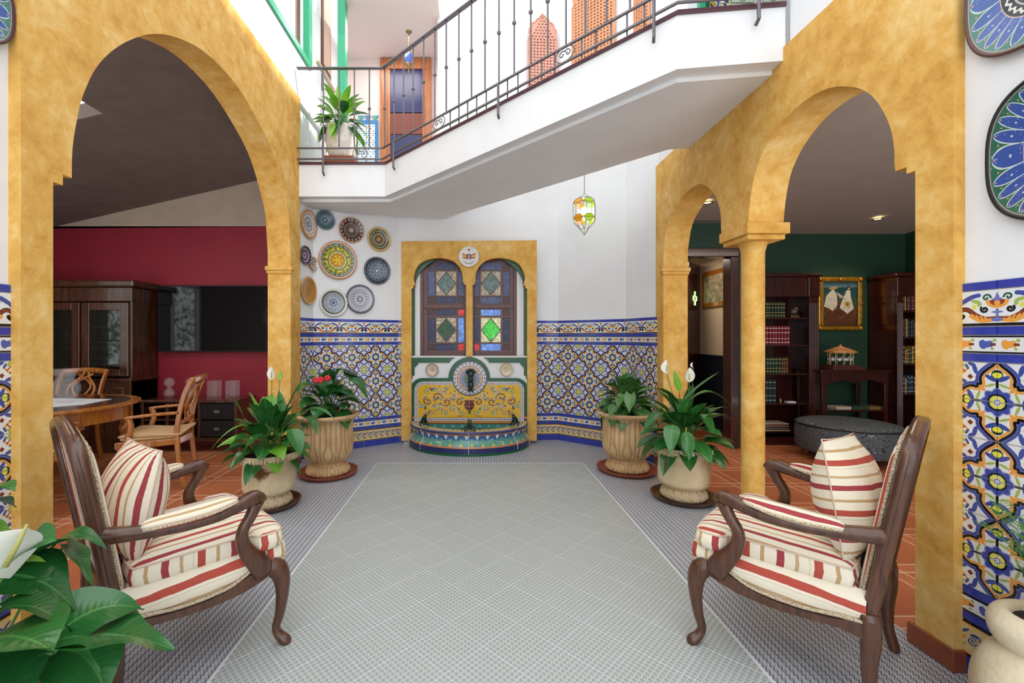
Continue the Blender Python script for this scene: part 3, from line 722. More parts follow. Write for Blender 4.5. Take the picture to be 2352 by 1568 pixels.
# ---- dining room shell
struct(bx('wall_back',-5.2,-2.02,5.40,5.55,0,2.65,M['red']))
def zcl(x): return 3.19+.228*(x+2.71)
struct(MB().prism([(-5.2,2.65),(-2.02,2.65),(-2.02,zcl(-2.02)),(-5.2,zcl(-5.2))],lambda u,v,t:(u,t,v),5.40,5.55).build('wall_back',M['beige']))
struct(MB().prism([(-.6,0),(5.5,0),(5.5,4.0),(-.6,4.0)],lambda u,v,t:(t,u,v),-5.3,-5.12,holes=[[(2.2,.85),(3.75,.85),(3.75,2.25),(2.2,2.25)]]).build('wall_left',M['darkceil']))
w3=struct(MB().prism([(2.2,.85),(3.75,.85),(3.75,2.25),(2.2,2.25)],lambda u,v,t:(t,u,v),-5.24,-5.18,holes=[[(2.26,.91),(2.94,.91),(2.94,2.19),(2.26,2.19)],[(3.0,.91),(3.69,.91),(3.69,2.19),(3.0,2.19)]]).build('window_3',M['white']))
c_=MB(); hx0,hx1,hy0,hy1=-4.3,-3.02,2.5,3.61
for (x0,x1,y0,y1) in ((-5.3,hx0,-.6,5.5),(hx1,-2.0,-.6,5.5),(hx0,hx1,-.6,hy0),(hx0,hx1,hy1,5.5)):
    c_.add([(x0,y0,zcl(x0)),(x1,y0,zcl(x1)),(x1,y1,zcl(x1)),(x0,y1,zcl(x0)),(x0,y0,zcl(x0)+.12),(x1,y0,zcl(x1)+.12),(x1,y1,zcl(x1)+.12),(x0,y1,zcl(x0)+.12)],[(0,3,2,1),(4,5,6,7),(0,1,5,4),(1,2,6,5),(2,3,7,6),(3,0,4,7)])
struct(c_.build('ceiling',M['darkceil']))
# ---- library shell
struct(bx('wall_back',3.385,5.65,5.70,5.85,0,2.7,M['dgreen']))
struct(bx('wall_right',5.55,5.70,-.6,5.75,0,3.3,M['dgreen']))
def zlc(y): return 2.61+max(0,5.70-y)*.11
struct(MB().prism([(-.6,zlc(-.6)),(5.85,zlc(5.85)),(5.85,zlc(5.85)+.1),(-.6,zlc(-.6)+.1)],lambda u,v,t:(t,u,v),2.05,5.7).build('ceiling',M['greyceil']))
struct(MB().prism([(1.90,0),(2.49,0),(2.49,2.25),(3.01,2.25),(3.01,0),(3.25,0),(3.25,2.64),(1.90,2.64)],lambda u,v,t:(u,t,v),5.20,5.32).build('wall_back',M['dgreen']))
struct(bx('wall_right',3.31,3.385,5.33,5.86,0,2.64,M['cream']))
struct(bx('wall_right',3.38,3.50,5.86,8.0,0,2.7,M['cream']))
struct(bx('wall_right',3.36,3.385,5.86,8.0,0,1.02,M['navy']))
struct(bx('trim_1',3.35,3.385,5.86,8.0,1.02,1.05,M['navy']))
struct(bx('wall_back',1.9,3.6,8.0,8.1,0,2.7,M['cream']))
struct(bx('ceiling',1.9,3.6,5.3,8.1,2.6,2.7,M['cream']))
struct(bx('wall_left',1.78,1.90,5.0,8.1,0,2.7,M['cream']))
# ================================================================ BACK OF THE PATIO
def PL(pts,Y): return [( (px-VX)*Y/F, H+(VY-py)*Y/F ) for px,py in pts]
XZ=lambda u,v,t:(u,t,v)
Yf=5.42
# ---- ochre window surround with twin arches
sur=thing('window_surround','ochre plaster surround with two small horseshoe arches above the tiled fountain','surround',(-.06,5.42,0))
def rel(o): return (-o.location.x,-o.location.y,-o.location.z)
aL=smoothpts([(949,640),(951,628),(962,607),(982,596),(1009,592),(1036,597),(1054,611),(1062,630),(1063,648)],4)
aR=[(2155-x,y) for x,y in reversed(aL)]
op=[(945,1012),(945,662),(949,662),(949,655),(953,655)]+[(x if x>952 else x+1,y) for x,y in aL]+[(1066,648),(1066,654),(1070.5,654),(1070.5,819),(1085.5,819),(1085.5,654),(1090,654),(1090,648)]+aR+[(1203,655),(1207,655),(1207,662),(1211,662),(1211,1012)]
outer=[(1233,1012),(1233,551.5),(922,554),(922,1012)]
ol=PL(op+outer,Yf)
b_=PL([(0,0)],Yf)
mb=MB().prism(ol,XZ,Yf,Yf+.08)
o=mb.build('surround_face',M['yellow'],sur,rel(sur)); o['label']='ochre stucco face with twin arches'
tag(sur)
# green painted arch edge, then the white inner panel
gi=[(953,819),(953,660),(956,640)]
def arch2(x0,x1,ytop,yb,n=14):
    cx,r=(x0+x1)/2,(x1-x0)/2; return [(cx-r*math.cos(PI*k/n), yb-(yb-ytop)*math.sin(PI*k/n)) for k in range(n+1)]
hole=[(953,819)]+arch2(953,1203,578,662)+[(1203,819)]
MB().prism(PL([(944,819),(944,570),(1212,570),(1212,819)][::-1],Yf+.085) ,XZ,Yf+.082,Yf+.10,holes=[PL(hole,Yf+.085)]).build('green_edge',M['green'],sur,rel(sur))
MB().prism(PL([(930,824),(930,560),(1225,560),(1225,824)][::-1],Yf+.11),XZ,Yf+.102,Yf+.115,holes=[PL([(965,824),(965,575),(1187,575),(1187,824)],Yf+.11)]).build('inner_panel',M['white'],sur,rel(sur))
# ---- stained glass window
Yw=Yf+.15
win=thing('stained_glass_window','brown wooden window with stained glass diamonds behind the twin arches','window',(-.06,Yw,0))
def gp(name,c,rough=.15,emit=None,es=0,bump=.5):
    t=NT(name); co=t.coord(); nz=t.noise(co,34,4,.65,1.6); cc=[int(c[i:i+2],16)/255 for i in (0,2,4)]; rp=t.ramp(nz,[(.32,tuple(x*.55 for x in cc)),(.5,tuple(cc)),(.66,tuple(min(1,x*1.35+.06) for x in cc))]); t.set(rp,rough); t.bump(nz,bump,.006)
    if emit: t.L(rp,t.b.inputs['Emission Color']); t.b.inputs['Emission Strength'].default_value=es
    return t.m
G={'navy':gp('navy_glass','1B2450'),'slate':gp('slate_blue_glass','46527F'),'maroon':gp('maroon_glass','3E1B20'),'cream':gp('cream_glass','B8A68C'),'grey':gp('grey_green_glass','5C7772'),
 'dgreen':gp('bottle_green_glass','1C4A22'),'green':gp('lit_green_glass','2FA52E',emit='46C83A',es=.55),'blue':gp('lit_blue_glass','5E86D8',emit='5F86DC',es=.35),'red':gp('lit_red_glass','C0201F',emit='D02A22',es=.35),'lcream':gp('lit_cream_glass','D8CF9C',emit='D8CF9C',es=.2)}  # lit panes glow by themselves in place of light from behind
fr=MB(); cols=([(982.8,999.5),(1002,1048),(1052.4,1069)],[(1087,1101),(1104.7,1150),(1155,1170.5)]); rows=[(603.3,619.8),(623,678.5),(681.8,697),(711,724.4),(729.5,785.7),(789.5,804.8)]
xs0,xs1=965,1187
holes=[]
def prect(x0,x1,y0,y1): return PL([(x0,y1),(x1,y1),(x1,y0),(x0,y0)],Yw)
for cc in cols:
    for a,b in cc:
        for c,d in rows: holes.append(prect(a,b,c,d))
MB().prism(prect(xs0,xs1,575,818),XZ,Yw-.012,Yw+.02,holes=holes).build('sash_lattice',M['windw'],win,rel(win),bevel=.002,seg=1)
f2=MB()
for (a,b,c,d) in ((965,973,575,818),(1179,1187,575,818),(973.1,1065.9,811,818),(1090.1,1178.9,811,818),(973.1,1065.9,700,708),(1090.1,1178.9,700,708),(1066,1090,575,818)):
    q=prect(a,b,c,d); f2.box(q[0][0],q[1][0],Yw-.035,Yw-.012,q[0][1],q[2][1])
f2.build('sash_frame',M['windw'],win,rel(win),bevel=.004)
litL={(1,4,2):'blue',(1,3,2):'red',(1,5,2):'red'}
for s_,cc in enumerate(cols):
    for i,(a,b) in enumerate(cc):
        for j,(c,d) in enumerate(rows):
            corner=i!=1 and j in (0,2,3,5)
            if s_==0: k='maroon' if corner else ('navy' if i==1 else 'slate')
            else: k='maroon' if corner else ('navy' if i==1 and j!=0 else 'slate')
            if s_==0 and i==2: k={3:'red',4:'blue',5:'red',2:'maroon'}.get(j,k)
            if s_==0 and i==0 and j==4: k='navy'
            if s_==1: k={(1,3):'blue',(1,5):'blue',(0,5):'red',(0,4):'navy',(2,4):'navy',(1,2):'slate'}.get((i,j),k)
            if i==1 and j in (1,4):
                cx,cy=(a+b)/2,(c+d)/2; dk={(0,1):'grey',(1,1):'grey',(0,4):'dgreen',(1,4):'green'}[(s_,j)]; ck='lcream' if (s_==1 and j==4) else 'cream'
                dm=[(cx,d-1),(b-1,cy),(cx,c+1),(a+1,cy)]
                MB().prism(PL(dm,Yw),XZ,Yw,Yw+.008).build('pane',G[dk],win,rel(win))
                for tri in ([(a,d),(cx,d),(a,cy)],[(cx,d),(b,d),(b,cy)],[(b,cy),(b,c),(cx,c)],[(a,cy),(cx,c),(a,c)]):
                    MB().prism(PL(tri,Yw),XZ,Yw+.002,Yw+.008).build('pane',G[ck],win,rel(win))
                br=MB(); q=[P(x,y,Yw-.004)+Vector(rel(win)) for x,y in dm]
                br.tube(q,.009,4,closed=True,up=(0,1,0)); br.build('diamond_bar',M['windw'],win)
            else:
                q=prect(a,b,c,d); MB().box(q[0][0],q[1][0],Yw+.002,Yw+.009,q[0][1],q[2][1]).build('pane',G[k],win,rel(win))
bx('backing_board',-.85,.75,Yw+.025,Yw+.03,1.0,2.45,M['black_matt'],None); bk_=bpy.data.objects['backing_board']; bk_.parent=win; bk_.location=rel(win)
# ---- fountain
fo=thing('wall_fountain','half round tiled wall fountain with yellow scrollwork splashback','fountain',(-.06,5.40,0))
r0=rel(fo); Ys=Yf+.02
MB().prism(PL([(941,1012),(1215,1012),(1215,817),(941,817)],Ys+.02),XZ,Ys+.02,Ys+.06).build('back_board',M['white'],fo,r0)
CX=1077.8
lg=[(943,821),(1044.6,821),(1041,824),(1037,824),(1037,828),(1033,828),(1033,832.7),(960,832.7),(960,838),(955.7,838),(955.7,842.5),(951.8,842.5),(951.8,862),(947,863),(947,869),(943,874.6)]
for sgn in (1,-1):
    pts=lg if sgn==1 else [(2*CX-x,y) for x,y in reversed(lg)]
    MB().prism(PL(pts,Ys),XZ,Ys+.004,Ys+.022).build('green_moulding',M['green'],fo,r0)
def shape(x0,x1,yt,yb,rc,mr,my,lift=0):
    """panel with rounded top corners and a round medallion head"""
    L=[(x0,yb)]+[(x0+rc-rc*math.cos(a),yt+rc-rc*math.sin(a)) for a in [k*PI/2/8 for k in range(9)]]
    if mr:
        h=my-yt; a0=math.asin(max(-1,min(1,h/mr)))
        L+=[(CX+mr*math.cos(a),my-mr*math.sin(a)) for a in [PI-a0+(2*a0-PI)*k/24 for k in range(25)]]
    L+=[(x1-rc+rc*math.sin(a),yt+rc-rc*math.cos(a)) for a in [k*PI/2/8 for k in range(9)]]+[(x1,yb)]
    return L
MB().prism(PL(shape(943,1212.5,868,1005,26,48,868),Ys),XZ,Ys,Ys+.022).build('green_surround',M['green'],fo,r0)
def bordermesh():
    mb=MB(); o_=shape(951.8,1204,875.5,967,20,0,0); i_=shape(959.8,1196,883.6,959,13,0,0)
    O_=PL(o_,Ys-.006); N_=PL(i_,Ys-.006); L=0
    n=len(O_); O_.append(O_[0]); N_.append(N_[0])
    for k in range(n):
        l=math.hypot(O_[k+1][0]-O_[k][0],O_[k+1][1]-O_[k][1]); u0,u1=L/.32,(L+l)/.32; L+=l
        mb.add([(O_[k][0],Ys-.006,O_[k][1]),(O_[k+1][0],Ys-.006,O_[k+1][1]),(N_[k+1][0],Ys-.006,N_[k+1][1]),(N_[k][0],Ys-.006,N_[k][1])],[(0,1,2,3)],[[(u0,1),(u1,1),(u1,0),(u0,0)]])
    return mb
M['fborder']=imgmat('fountain_border',border_strip(),.12); M['fpanel']=imgmat('fountain_scroll_panel',fountain_panel(),.1)
bordermesh().build('border',M['fborder'],fo,r0)
MB().prism(PL(shape(951.8,1204,875.5,967,20,0,0),Ys),XZ,Ys-.005,Ys+.001).build('border_backing',M['grout'],fo,r0)
ip=PL(shape(959.8,1196,883.6,959,13,0,0),Ys-.008); x0=min(p[0] for p in ip);x1=max(p[0] for p in ip);z0=min(p[1] for p in ip);z1=max(p[1] for p in ip)
tr=tessellate_polygon([[Vector((a,b,0)) for a,b in ip]])
MB().add([(a,Ys-.008,b) for a,b in ip],[tuple(t) for t in tr],[[((ip[i][0]-x0)/(x1-x0),(ip[i][1]-z0)/(z1-z0)) for i in t] for t in tr]).build('splash_panel',M['fpanel'],fo,r0)
def disc(mb,c,r,y,nrm_y=-1,n=36,th=.006):
    vs=[(c[0],y,c[1])]+[(c[0]+r*math.cos(2*PI*k/n),y,c[1]+r*math.sin(2*PI*k/n)) for k in range(n)]+[(c[0]+r*math.cos(2*PI*k/n),y+th,c[1]+r*math.sin(2*PI*k/n)) for k in range(n)]
    fs=[(0,1+(k+1)%n,1+k) for k in range(n)]+[(1+k,1+(k+1)%n,1+n+(k+1)%n,1+n+k) for k in range(n)]
    uv=[[(.5,.5),(.5+.5*math.cos(2*PI*(k+1)/n),.5+.5*math.sin(2*PI*(k+1)/n)),(.5+.5*math.cos(2*PI*k/n),.5+.5*math.sin(2*PI*k/n))] for k in range(n)]+[[(1,.5)]*4]*n
    return mb.add(vs,fs,uv)
mc=PL([(1079,868.8)],Ys-.02)[0]
disc(MB(),mc,40*Ys/F,Ys-.018,th=.02).build('medallion',imgmat('fountain_medallion',medallion(),.12),fo,r0)
M['frog']=plain('dark_green_bronze_glaze','0E2A1C',.12,var=.2,vs=20,coat=.6)
# lion-masked spout: head with ruff and a bearded bust below
sp=MB(); sx,sz=PL([(1081,868)],Ys-.05)[0]; sy=Ys-.04
def blob(mb,c,r,n=10,sq=(1,1,1)):
    pr=[(max(1e-4,math.sin(PI*k/n)),-math.cos(PI*k/n)) for k in range(n+1)]
    b0=len(mb.v); mb.lathe(pr,n+2)
    for i in range(b0,len(mb.v)):
        x,y,z=mb.v[i]; mb.v[i]=(c[0]+x*r*sq[0],c[1]+y*r*sq[1],c[2]+z*r*sq[2])
    return mb
blob(sp,(sx,sy-.01,sz+.045),.042,10,(1,.9,1.05)); blob(sp,(sx,sy-.02,sz-.01),.034,10,(1,1,1.5)); blob(sp,(sx,sy,sz-.085),.038,10,(1,.9,1.8))
for k in range(9):
    a=PI*.1+k*PI*.8/8; blob(sp,(sx+.052*math.cos(a),sy+.01,sz+.055+.045*math.sin(a)),.016,6)
for s_ in (-1,1): blob(sp,(sx+s_*.017,sy-.045,sz+.055),.009,6); blob(sp,(sx+s_*.02,sy-.03,sz-.14),.018,6,(1,1,1.6))
blob(sp,(sx,sy-.05,sz+.035),.012,6); sp.tube([(sx,sy-.03,sz+.015),(sx,sy-.085,sz+.005)],.009,8)
o=sp.build('mask_spout',M['frog'],fo,r0,smooth=True); o['label']='dark green glazed mask spout with a ruff'
tp=MB(); tx,tz=PL([(1079,941)],Ys)[0]
tp.lathe([(.001,-.045),(.008,-.04),(.006,-.01),(.016,0),(.006,.008),(.009,.03),(.001,.034)],12,(tx,Ys-.022,tz)).tube([(tx,Ys-.02,tz),(tx,Ys-.06,tz-.01)],.005,6)
tp.build('tap',M['iron'],fo,r0,smooth=True)
# basin
bc=(-.055,5.44)
def half(mb,prof,uvx=8,n=40,rx=.735,ry=.625):
    """prof rows (inset, z); half ellipse in front of the wall"""
    vs=[];fs=[];uv=[];K=len(prof)
    for (d,z) in prof:
        for i in range(n+1):
            a=PI+PI*i/n; vs.append((bc[0]+(rx-d)*math.cos(a),bc[1]+(ry-d)*math.sin(a),z))
    for k in range(K-1):
        for i in range(n):
            fs.append((k*(n+1)+i,k*(n+1)+i+1,(k+1)*(n+1)+i+1,(k+1)*(n+1)+i)); uv.append([(i/n*uvx,k/(K-1)),((i+1)/n*uvx,k/(K-1)),((i+1)/n*uvx,(k+1)/(K-1)),(i/n*uvx,(k+1)/(K-1))])
    return mb.add(vs,fs,uv)
M['navyglaze']=plain('navy_glaze','262B5E',.12,var=.1,vs=20); M['orglaze']=plain('orange_glaze','C98048',.15); M['bluerim']=plain('violet_blue_glaze','3A3C72',.12)
half(MB(),[(0,0),(0,.028)]).build('green_foot',M['green'],fo,r0,smooth=True)
half(MB(),[(0,.028),(.0,.085)]).build('base_course',M['navyglaze'],fo,r0,smooth=True)
half(MB(),[(.0,.085),(.006,.1)]).build('orange_fillet',M['orglaze'],fo,r0,smooth=True)
M['fleaf']=imgmat('fountain_leaf_strip',basin_strip(),.1); M['frim']=imgmat('fountain_rim_print',rim_strip(),.1); M['finn']=imgmat('fountain_inner_strip',inner_strip(),.1)
half(MB(),[(.006,.1),(.02,.115),(.045,.15),(.05,.185),(.04,.215)],2.3).build('leaf_course',M['fleaf'],fo,r0,smooth=True)
half(MB(),[(.04,.215),(.025,.232)]).build('orange_fillet',M['orglaze'],fo,r0,smooth=True)
half(MB(),[(.025,.232),(.012,.24),(.010,.252),(.022,.262)]).build('rim_lip',M['bluerim'],fo,r0,smooth=True)
half(MB(),[(.022,.262),(.15,.262)],5).build('rim_top',M['frim'],fo,r0)
half(MB(),[(.15,.262),(.16,.16),(.25,.08),(.60,.07)],3).build('bowl',M['navyglaze'],fo,r0,smooth=True)
for a in (PI+.22,PI+.72,PI*1.5,2*PI-.72,2*PI-.22):
    pr=[(-.002,.03),(-.002,.086),(.004,.1),(.018,.115),(.043,.15),(.048,.185),(.038,.215),(.023,.232),(.010,.24),(.008,.252)]
    js=MB(); js.tube([(bc[0]+(.735-d)*math.cos(a),bc[1]+(.625-d)*math.sin(a),z) for d,z in pr],.0035,5); js.build('grout_joint',M['grout'],fo,r0)
for (a,b,mk) in ((.27,.30,'navyglaze'),(.30,.325,'orglaze')): bx('back_course',-.75,.66,Ys-.004,Ys+.002,a,b,M[mk]); q=bpy.context.scene.objects[-1] if False else None
for o in [o for o in bpy.data.objects if o.name.startswith('back_course')]: o.parent=fo; o.location=r0
ib=MB(); ib.add([(-.75,Ys-.003,.10),(.66,Ys-.003,.10),(.66,Ys-.003,.27),(-.75,Ys-.003,.27)],[(0,1,2,3)],[[(0,0),(1.6,0),(1.6,1),(0,1)]]); ib.build('back_strip',M['finn'],fo,r0)
# frogs
def frog(loc,rz,label):
    t=thing('frog_figurine',label,'figurine',loc,rz,'green frogs on the fountain rim'); t.scale=(1.2,1.2,1.2)
    mb=MB()
    pts=[((0,.0,.02),.030),((0,-.008,.045),.030),((0,-.02,.07),.024),((0,-.036,.088),.020),((0,-.052,.094),.012)]
    mb.tube([p for p,_ in pts],[r for _,r in pts],12); 
    mb.build('body',M['frog'],t,smooth=True,sub=1)
    for s_ in (-1,1):
        l=MB(); l.tube([(s_*.018,.0,.03),(s_*.045,-.004,.04),(s_*.05,-.03,.016),(s_*.035,-.012,.004)],[.014,.018,.012,.006],8); l.tube([(s_*.035,-.012,.005),(s_*.05,-.045,.004)],[.008,.010],6,flat=.5)
        l.build('hind_leg',M['frog'],t,smooth=True,sub=1)
        l=MB(); l.tube([(s_*.018,-.026,.058),(s_*.026,-.045,.03),(s_*.022,-.05,.004)],[.010,.008,.008],8); l.build('front_leg',M['frog'],t,smooth=True,sub=1)
        e=blob(MB(),(s_*.012,-.040,.107),.009,8); e.build('eye',M['frog'],t,smooth=True)
    return t
for (px,rz,lb) in ((971,.8,'left green glazed frog sitting on the fountain rim'),(1078.6,0,'middle green glazed frog on the front of the fountain rim'),(1185.7,-.9,'right green glazed frog sitting on the fountain rim')):
    if rz==0: x,y=-.045,5.44-.54
    else:
        sgn=-1 if px<1078 else 1; x,y=(px-VX)*5.22/F,5.22
    frog((x,y,.2625),rz,lb)
# ---- ceramic plates
def hit(a,b,px):
    k=(px-VX)/F; dx,dy=b[0]-a[0],b[1]-a[1]; t=(k*a[1]-a[0])/(dx-k*dy); return (a[0]+dx*t,a[1]+dy*t)
def plate(a,b,px,py,hh,im,rimm,label,flat=.0,group='painted plates on the left chamfered wall',rough=.15,elong=1.0):
    x,y=hit(a,b,px); ang=math.atan2(b[1]-a[1],b[0]-a[0]); r=hh/2*y/F; z=H+(VY-py)*y/F
    nx,ny=math.sin(ang),-math.cos(ang)
    t=thing('ceramic_plate',label,'plate',(x,y,z),ang,group)
    # lathe about local -y axis
    def turn(mb):
        mb.v=[(p[0]*elong if False else p[0],-p[2],p[1]*elong) for p in mb.v]; return mb
    n=40; prof=[(.001,.012),(.55*r,.012),(.62*r,.016),(.93*r,.032)]
    mb=MB().lathe(prof,n)
    for k,f in enumerate(mb.f): mb.uv[k]=[(.5+.5*mb.v[i][0]/r/.93,.5+.5*mb.v[i][1]/r/.93) for i in f]
    turn(mb).build('painted_face',imgmat('plate_glaze',im,rough),t,smooth=True)
    turn(MB().lathe([(.93*r,.032),(.97*r,.034),(r,.028),(.98*r,.02),(.6*r,.002),(.001,.0015)],n)).build('rim',rimm,t,smooth=True)
    return t
def rim(n,c,**k): return plain(n,c,.2,**k)
ch=(B0,A0); ste=((-1.865,4.50),B0)
pb=platepic
plate(*ch,746,506,44,pb('p1',[(0,1,'2E4A5A',None,0,None),(0,.25,None,'petal',8,'8FA9B4'),(.25,.55,None,'leaf',8,'9CB4BE'),(.5,.75,None,'petalo',16,'86A0AC'),(.75,.93,None,'scroll',20,'7E98A6')]),rim('rim_teal','3A5662'),'small dark teal plate at the upper left of the plate cluster')
plate(*ch,806,529,58,pb('p2',[(0,1,'3A2422',None,0,None),(.02,.3,None,'petal',12,'C9BDB0'),(.3,.5,None,'scroll',14,'A8988C'),(.5,.66,None,'leaf',22,'BFB2A6'),(.74,.97,'47211C','ring',17,'E4DDD2'),(.0,.1,'B8A898',None,0,None)]),rim('rim_orange','C0784A'),'dark brown plate with a ring of white circles and an orange rim')
plate(*ch,869,550,56,pb('p3',[(0,1,'4A4A40',None,0,None),(0,.3,'5A4036','petal',8,'C99A6A'),(.3,.62,None,'scroll',14,'C8B88A'),(.6,.88,None,'leaf',20,'B9B49A'),(.9,1,'C8A050',None,0,None)]),rim('rim_gold','C9A24E'),'olive patterned plate with a yellow gold rim')
big=pb('p4',[(0,1,'3E6A3A',None,0,None),(0,.13,'E8C22A',None,0,None),(.13,.3,'C8862A','petal',6,'E8C93A'),(.3,.42,'D9A63A','scroll',12,'8A3A2A'),(.42,.5,'E4D9A0','dot',26,'5A6AA0'),(.5,.75,'6A8A3E','scroll',13,'E2A52E'),(.52,.8,None,'leaf',9,'E8D24A'),(.66,.95,None,'petalo',14,'2A5A3A'),(.7,.93,None,'scroll',19,'DDA03A'),(.8,.95,None,'leaf',23,'8FA8C8'),(.95,1,'D8A890',None,0,None)],size=320)
plate(*ch,775,598,88,big,rim('rim_salmon','D08A5A'),'largest plate, green and yellow with a sunflower centre')
plate(*ch,865,622,63,pb('p5',[(0,1,'39485E',None,0,None),(0,.2,None,'petal',8,'D4DAE0'),(.2,.45,None,'petalo',8,'CFD6DE'),(.45,.7,None,'petalo',14,'C4CCD6'),(.72,.86,None,'zig',24,'AEB9C8'),(.88,1,'1E2636',None,0,None)]),rim('rim_navy','1E2636'),'navy blue plate with a near black rim at the right of the cluster')
plate(*ch,765,695,64,pb('p6',[(0,1,'B9BDC4',None,0,None),(0,.12,'4A5A86',None,0,None),(.1,.4,None,'leaf',8,'47568A'),(.4,.6,None,'scroll',14,'54628E'),(.45,.62,None,'dot',8,'C9BE4A'),(.6,.78,None,'petalo',18,'4A5888'),(.8,.92,'2E3A34','zig',26,'8A9A7A'),(.92,1,'D9D8D2',None,0,None)]),rim('rim_ivory','DAD8CC'),'pale blue plate with dark green band and ivory rim at the bottom left')
plate(*ch,826,687,66,pb('p7',[(0,1,'D5D7DE',None,0,None),(0,.22,'30364E','petal',8,'D5D7DE'),(.22,.4,None,'zig',12,'30364E'),(.4,.62,None,'scroll',16,'3A4058'),(.62,.8,None,'petalo',22,'3A4058'),(.82,.93,None,'scroll',34,'40465E'),(.95,1,'23283C',None,0,None)]),rim('rim_ink','2A2F44'),'white plate with fine navy lace pattern at the bottom of the cluster')
g2='painted plates on the narrow wall beside the left arch'
plate(*ste,706,515,66,pb('p8',[(0,1,'D9D3CC',None,0,None),(0,.35,None,'scroll',8,'4A4E66'),(.35,.6,None,'leaf',12,'5A5E76'),(.65,.9,None,'zig',10,'C0623A'),(.93,1,'C8803A',None,0,None)]),rim('rim_orange2','C8823E'),'white and orange plate at the top of the narrow wall',group=g2)
plate(*ste,697.5,586,44,pb('p9',[(0,1,'3E2A44',None,0,None),(.1,.5,None,'petal',8,'C8A8B8'),(.5,.9,None,'leaf',12,'B8B0C0')]),rim('rim_plum','5A4A56'),'small plum coloured plate on the narrow wall by the arch',group=g2)
plate(*ste,715.5,606,32,pb('p10',[(0,1,'C8C0B0',None,0,None),(.1,.5,None,'petal',8,'8A6A5A'),(.5,.9,None,'dot',12,'9A5A4A')]),rim('rim_brown','A87850'),'smallest brownish plate on the narrow wall',group=g2)
plate(*ste,705,667,64,pb('p11',[(0,1,'C08A42',None,0,None),(0,.2,None,'petal',8,'8A5A22'),(.2,.5,None,'petalo',12,'9A6A2A'),(.5,.7,None,'zig',20,'8A5A22'),(.7,.92,None,'petalo',24,'8A5A22')]),rim('rim_amber','C8904A'),'amber coloured plate with incised rings at the bottom of the narrow wall',group=g2)
fr_=((-1,Yf),(1,Yf)); g3='small plates on the fountain wall'
plate((-1,Yf-.001),(1,Yf-.001),1077,590,47,crest(),rim('rim_white','E4E4E0'),'white plate with eagle crest and red and yellow flags above the twin arches',group=g3)
pr12=pb('p12',[(0,1,'E2DAC8',None,0,None),(0,.2,None,'petal',6,'8A5A3A'),(.2,.6,None,'petalo',8,'9A6A4A'),(.7,.95,None,'dot',18,'7A2E26'),(.95,1,'6A3A2A',None,0,None)])
plate((-1,Ys+.018),(1,Ys+.018),992.9,849,30,pr12,rim('rim_tan','B89A70'),'small cream plate with brown flowers left of the fountain medallion',group=g3)
plate((-1,Ys+.018),(1,Ys+.018),1163,848,30,pb('p13',[(0,1,'E6DCC0',None,0,None),(0,.6,None,'scroll',6,'A88A5A'),(.7,.95,None,'zig',18,'B07A3A')]),rim('rim_tan2','C0945A'),'small cream plate with buff pattern right of the fountain medallion',group=g3)
# ---- large trays near the camera
def tray(x,cy,cz,ry,rz_,im,rimm,label,sgn):
    t=thing('ceramic_tray',label,'tray',(x,cy,cz),-PI/2 if sgn>0 else PI/2,'large oval trays beside the camera')
    n=64; p=.72
    def ring(s_,d): return [(math.copysign(abs(math.cos(2*PI*k/n))**p,math.cos(2*PI*k/n))*ry*s_,-d,math.copysign(abs(math.sin(2*PI*k/n))**p,math.sin(2*PI*k/n))*rz_*s_) for k in range(n)]
    rs=[(.02,.006),(.42,.006),(.5,.012),(.6,.014),(.94,.03)]; mb=MB(); vs=[v for s_,d in rs for v in ring(s_,d)]
    fs=[];uv=[]
    for k in range(len(rs)-1):
        for i in range(n):
            j=(i+1)%n; q=(k*n+i,k*n+j,(k+1)*n+j,(k+1)*n+i); fs.append(q); uv.append([(.5+.5*rs[m//n][0]*math.cos(2*PI*(m%n)/n),.5+.5*rs[m//n][0]*math.sin(2*PI*(m%n)/n)) for m in q])
    mb.add(vs,fs,uv); mb.build('painted_face',imgmat('tray_glaze',im,.12),t,smooth=True)
    rr=[(.94,.03),(.975,.036),(1.0,.03),(.98,.02),(.6,.002),(.02,.002)]; mb=MB(); vs=[v for s_,d in rr for v in ring(s_,d)]; fs=[]
    for k in range(len(rr)-1):
        for i in range(n): j=(i+1)%n; fs.append((k*n+i,k*n+j,(k+1)*n+j,(k+1)*n+i))
    mb.add(vs,fs); mb.build('rim',rimm,t,smooth=True)
    return t
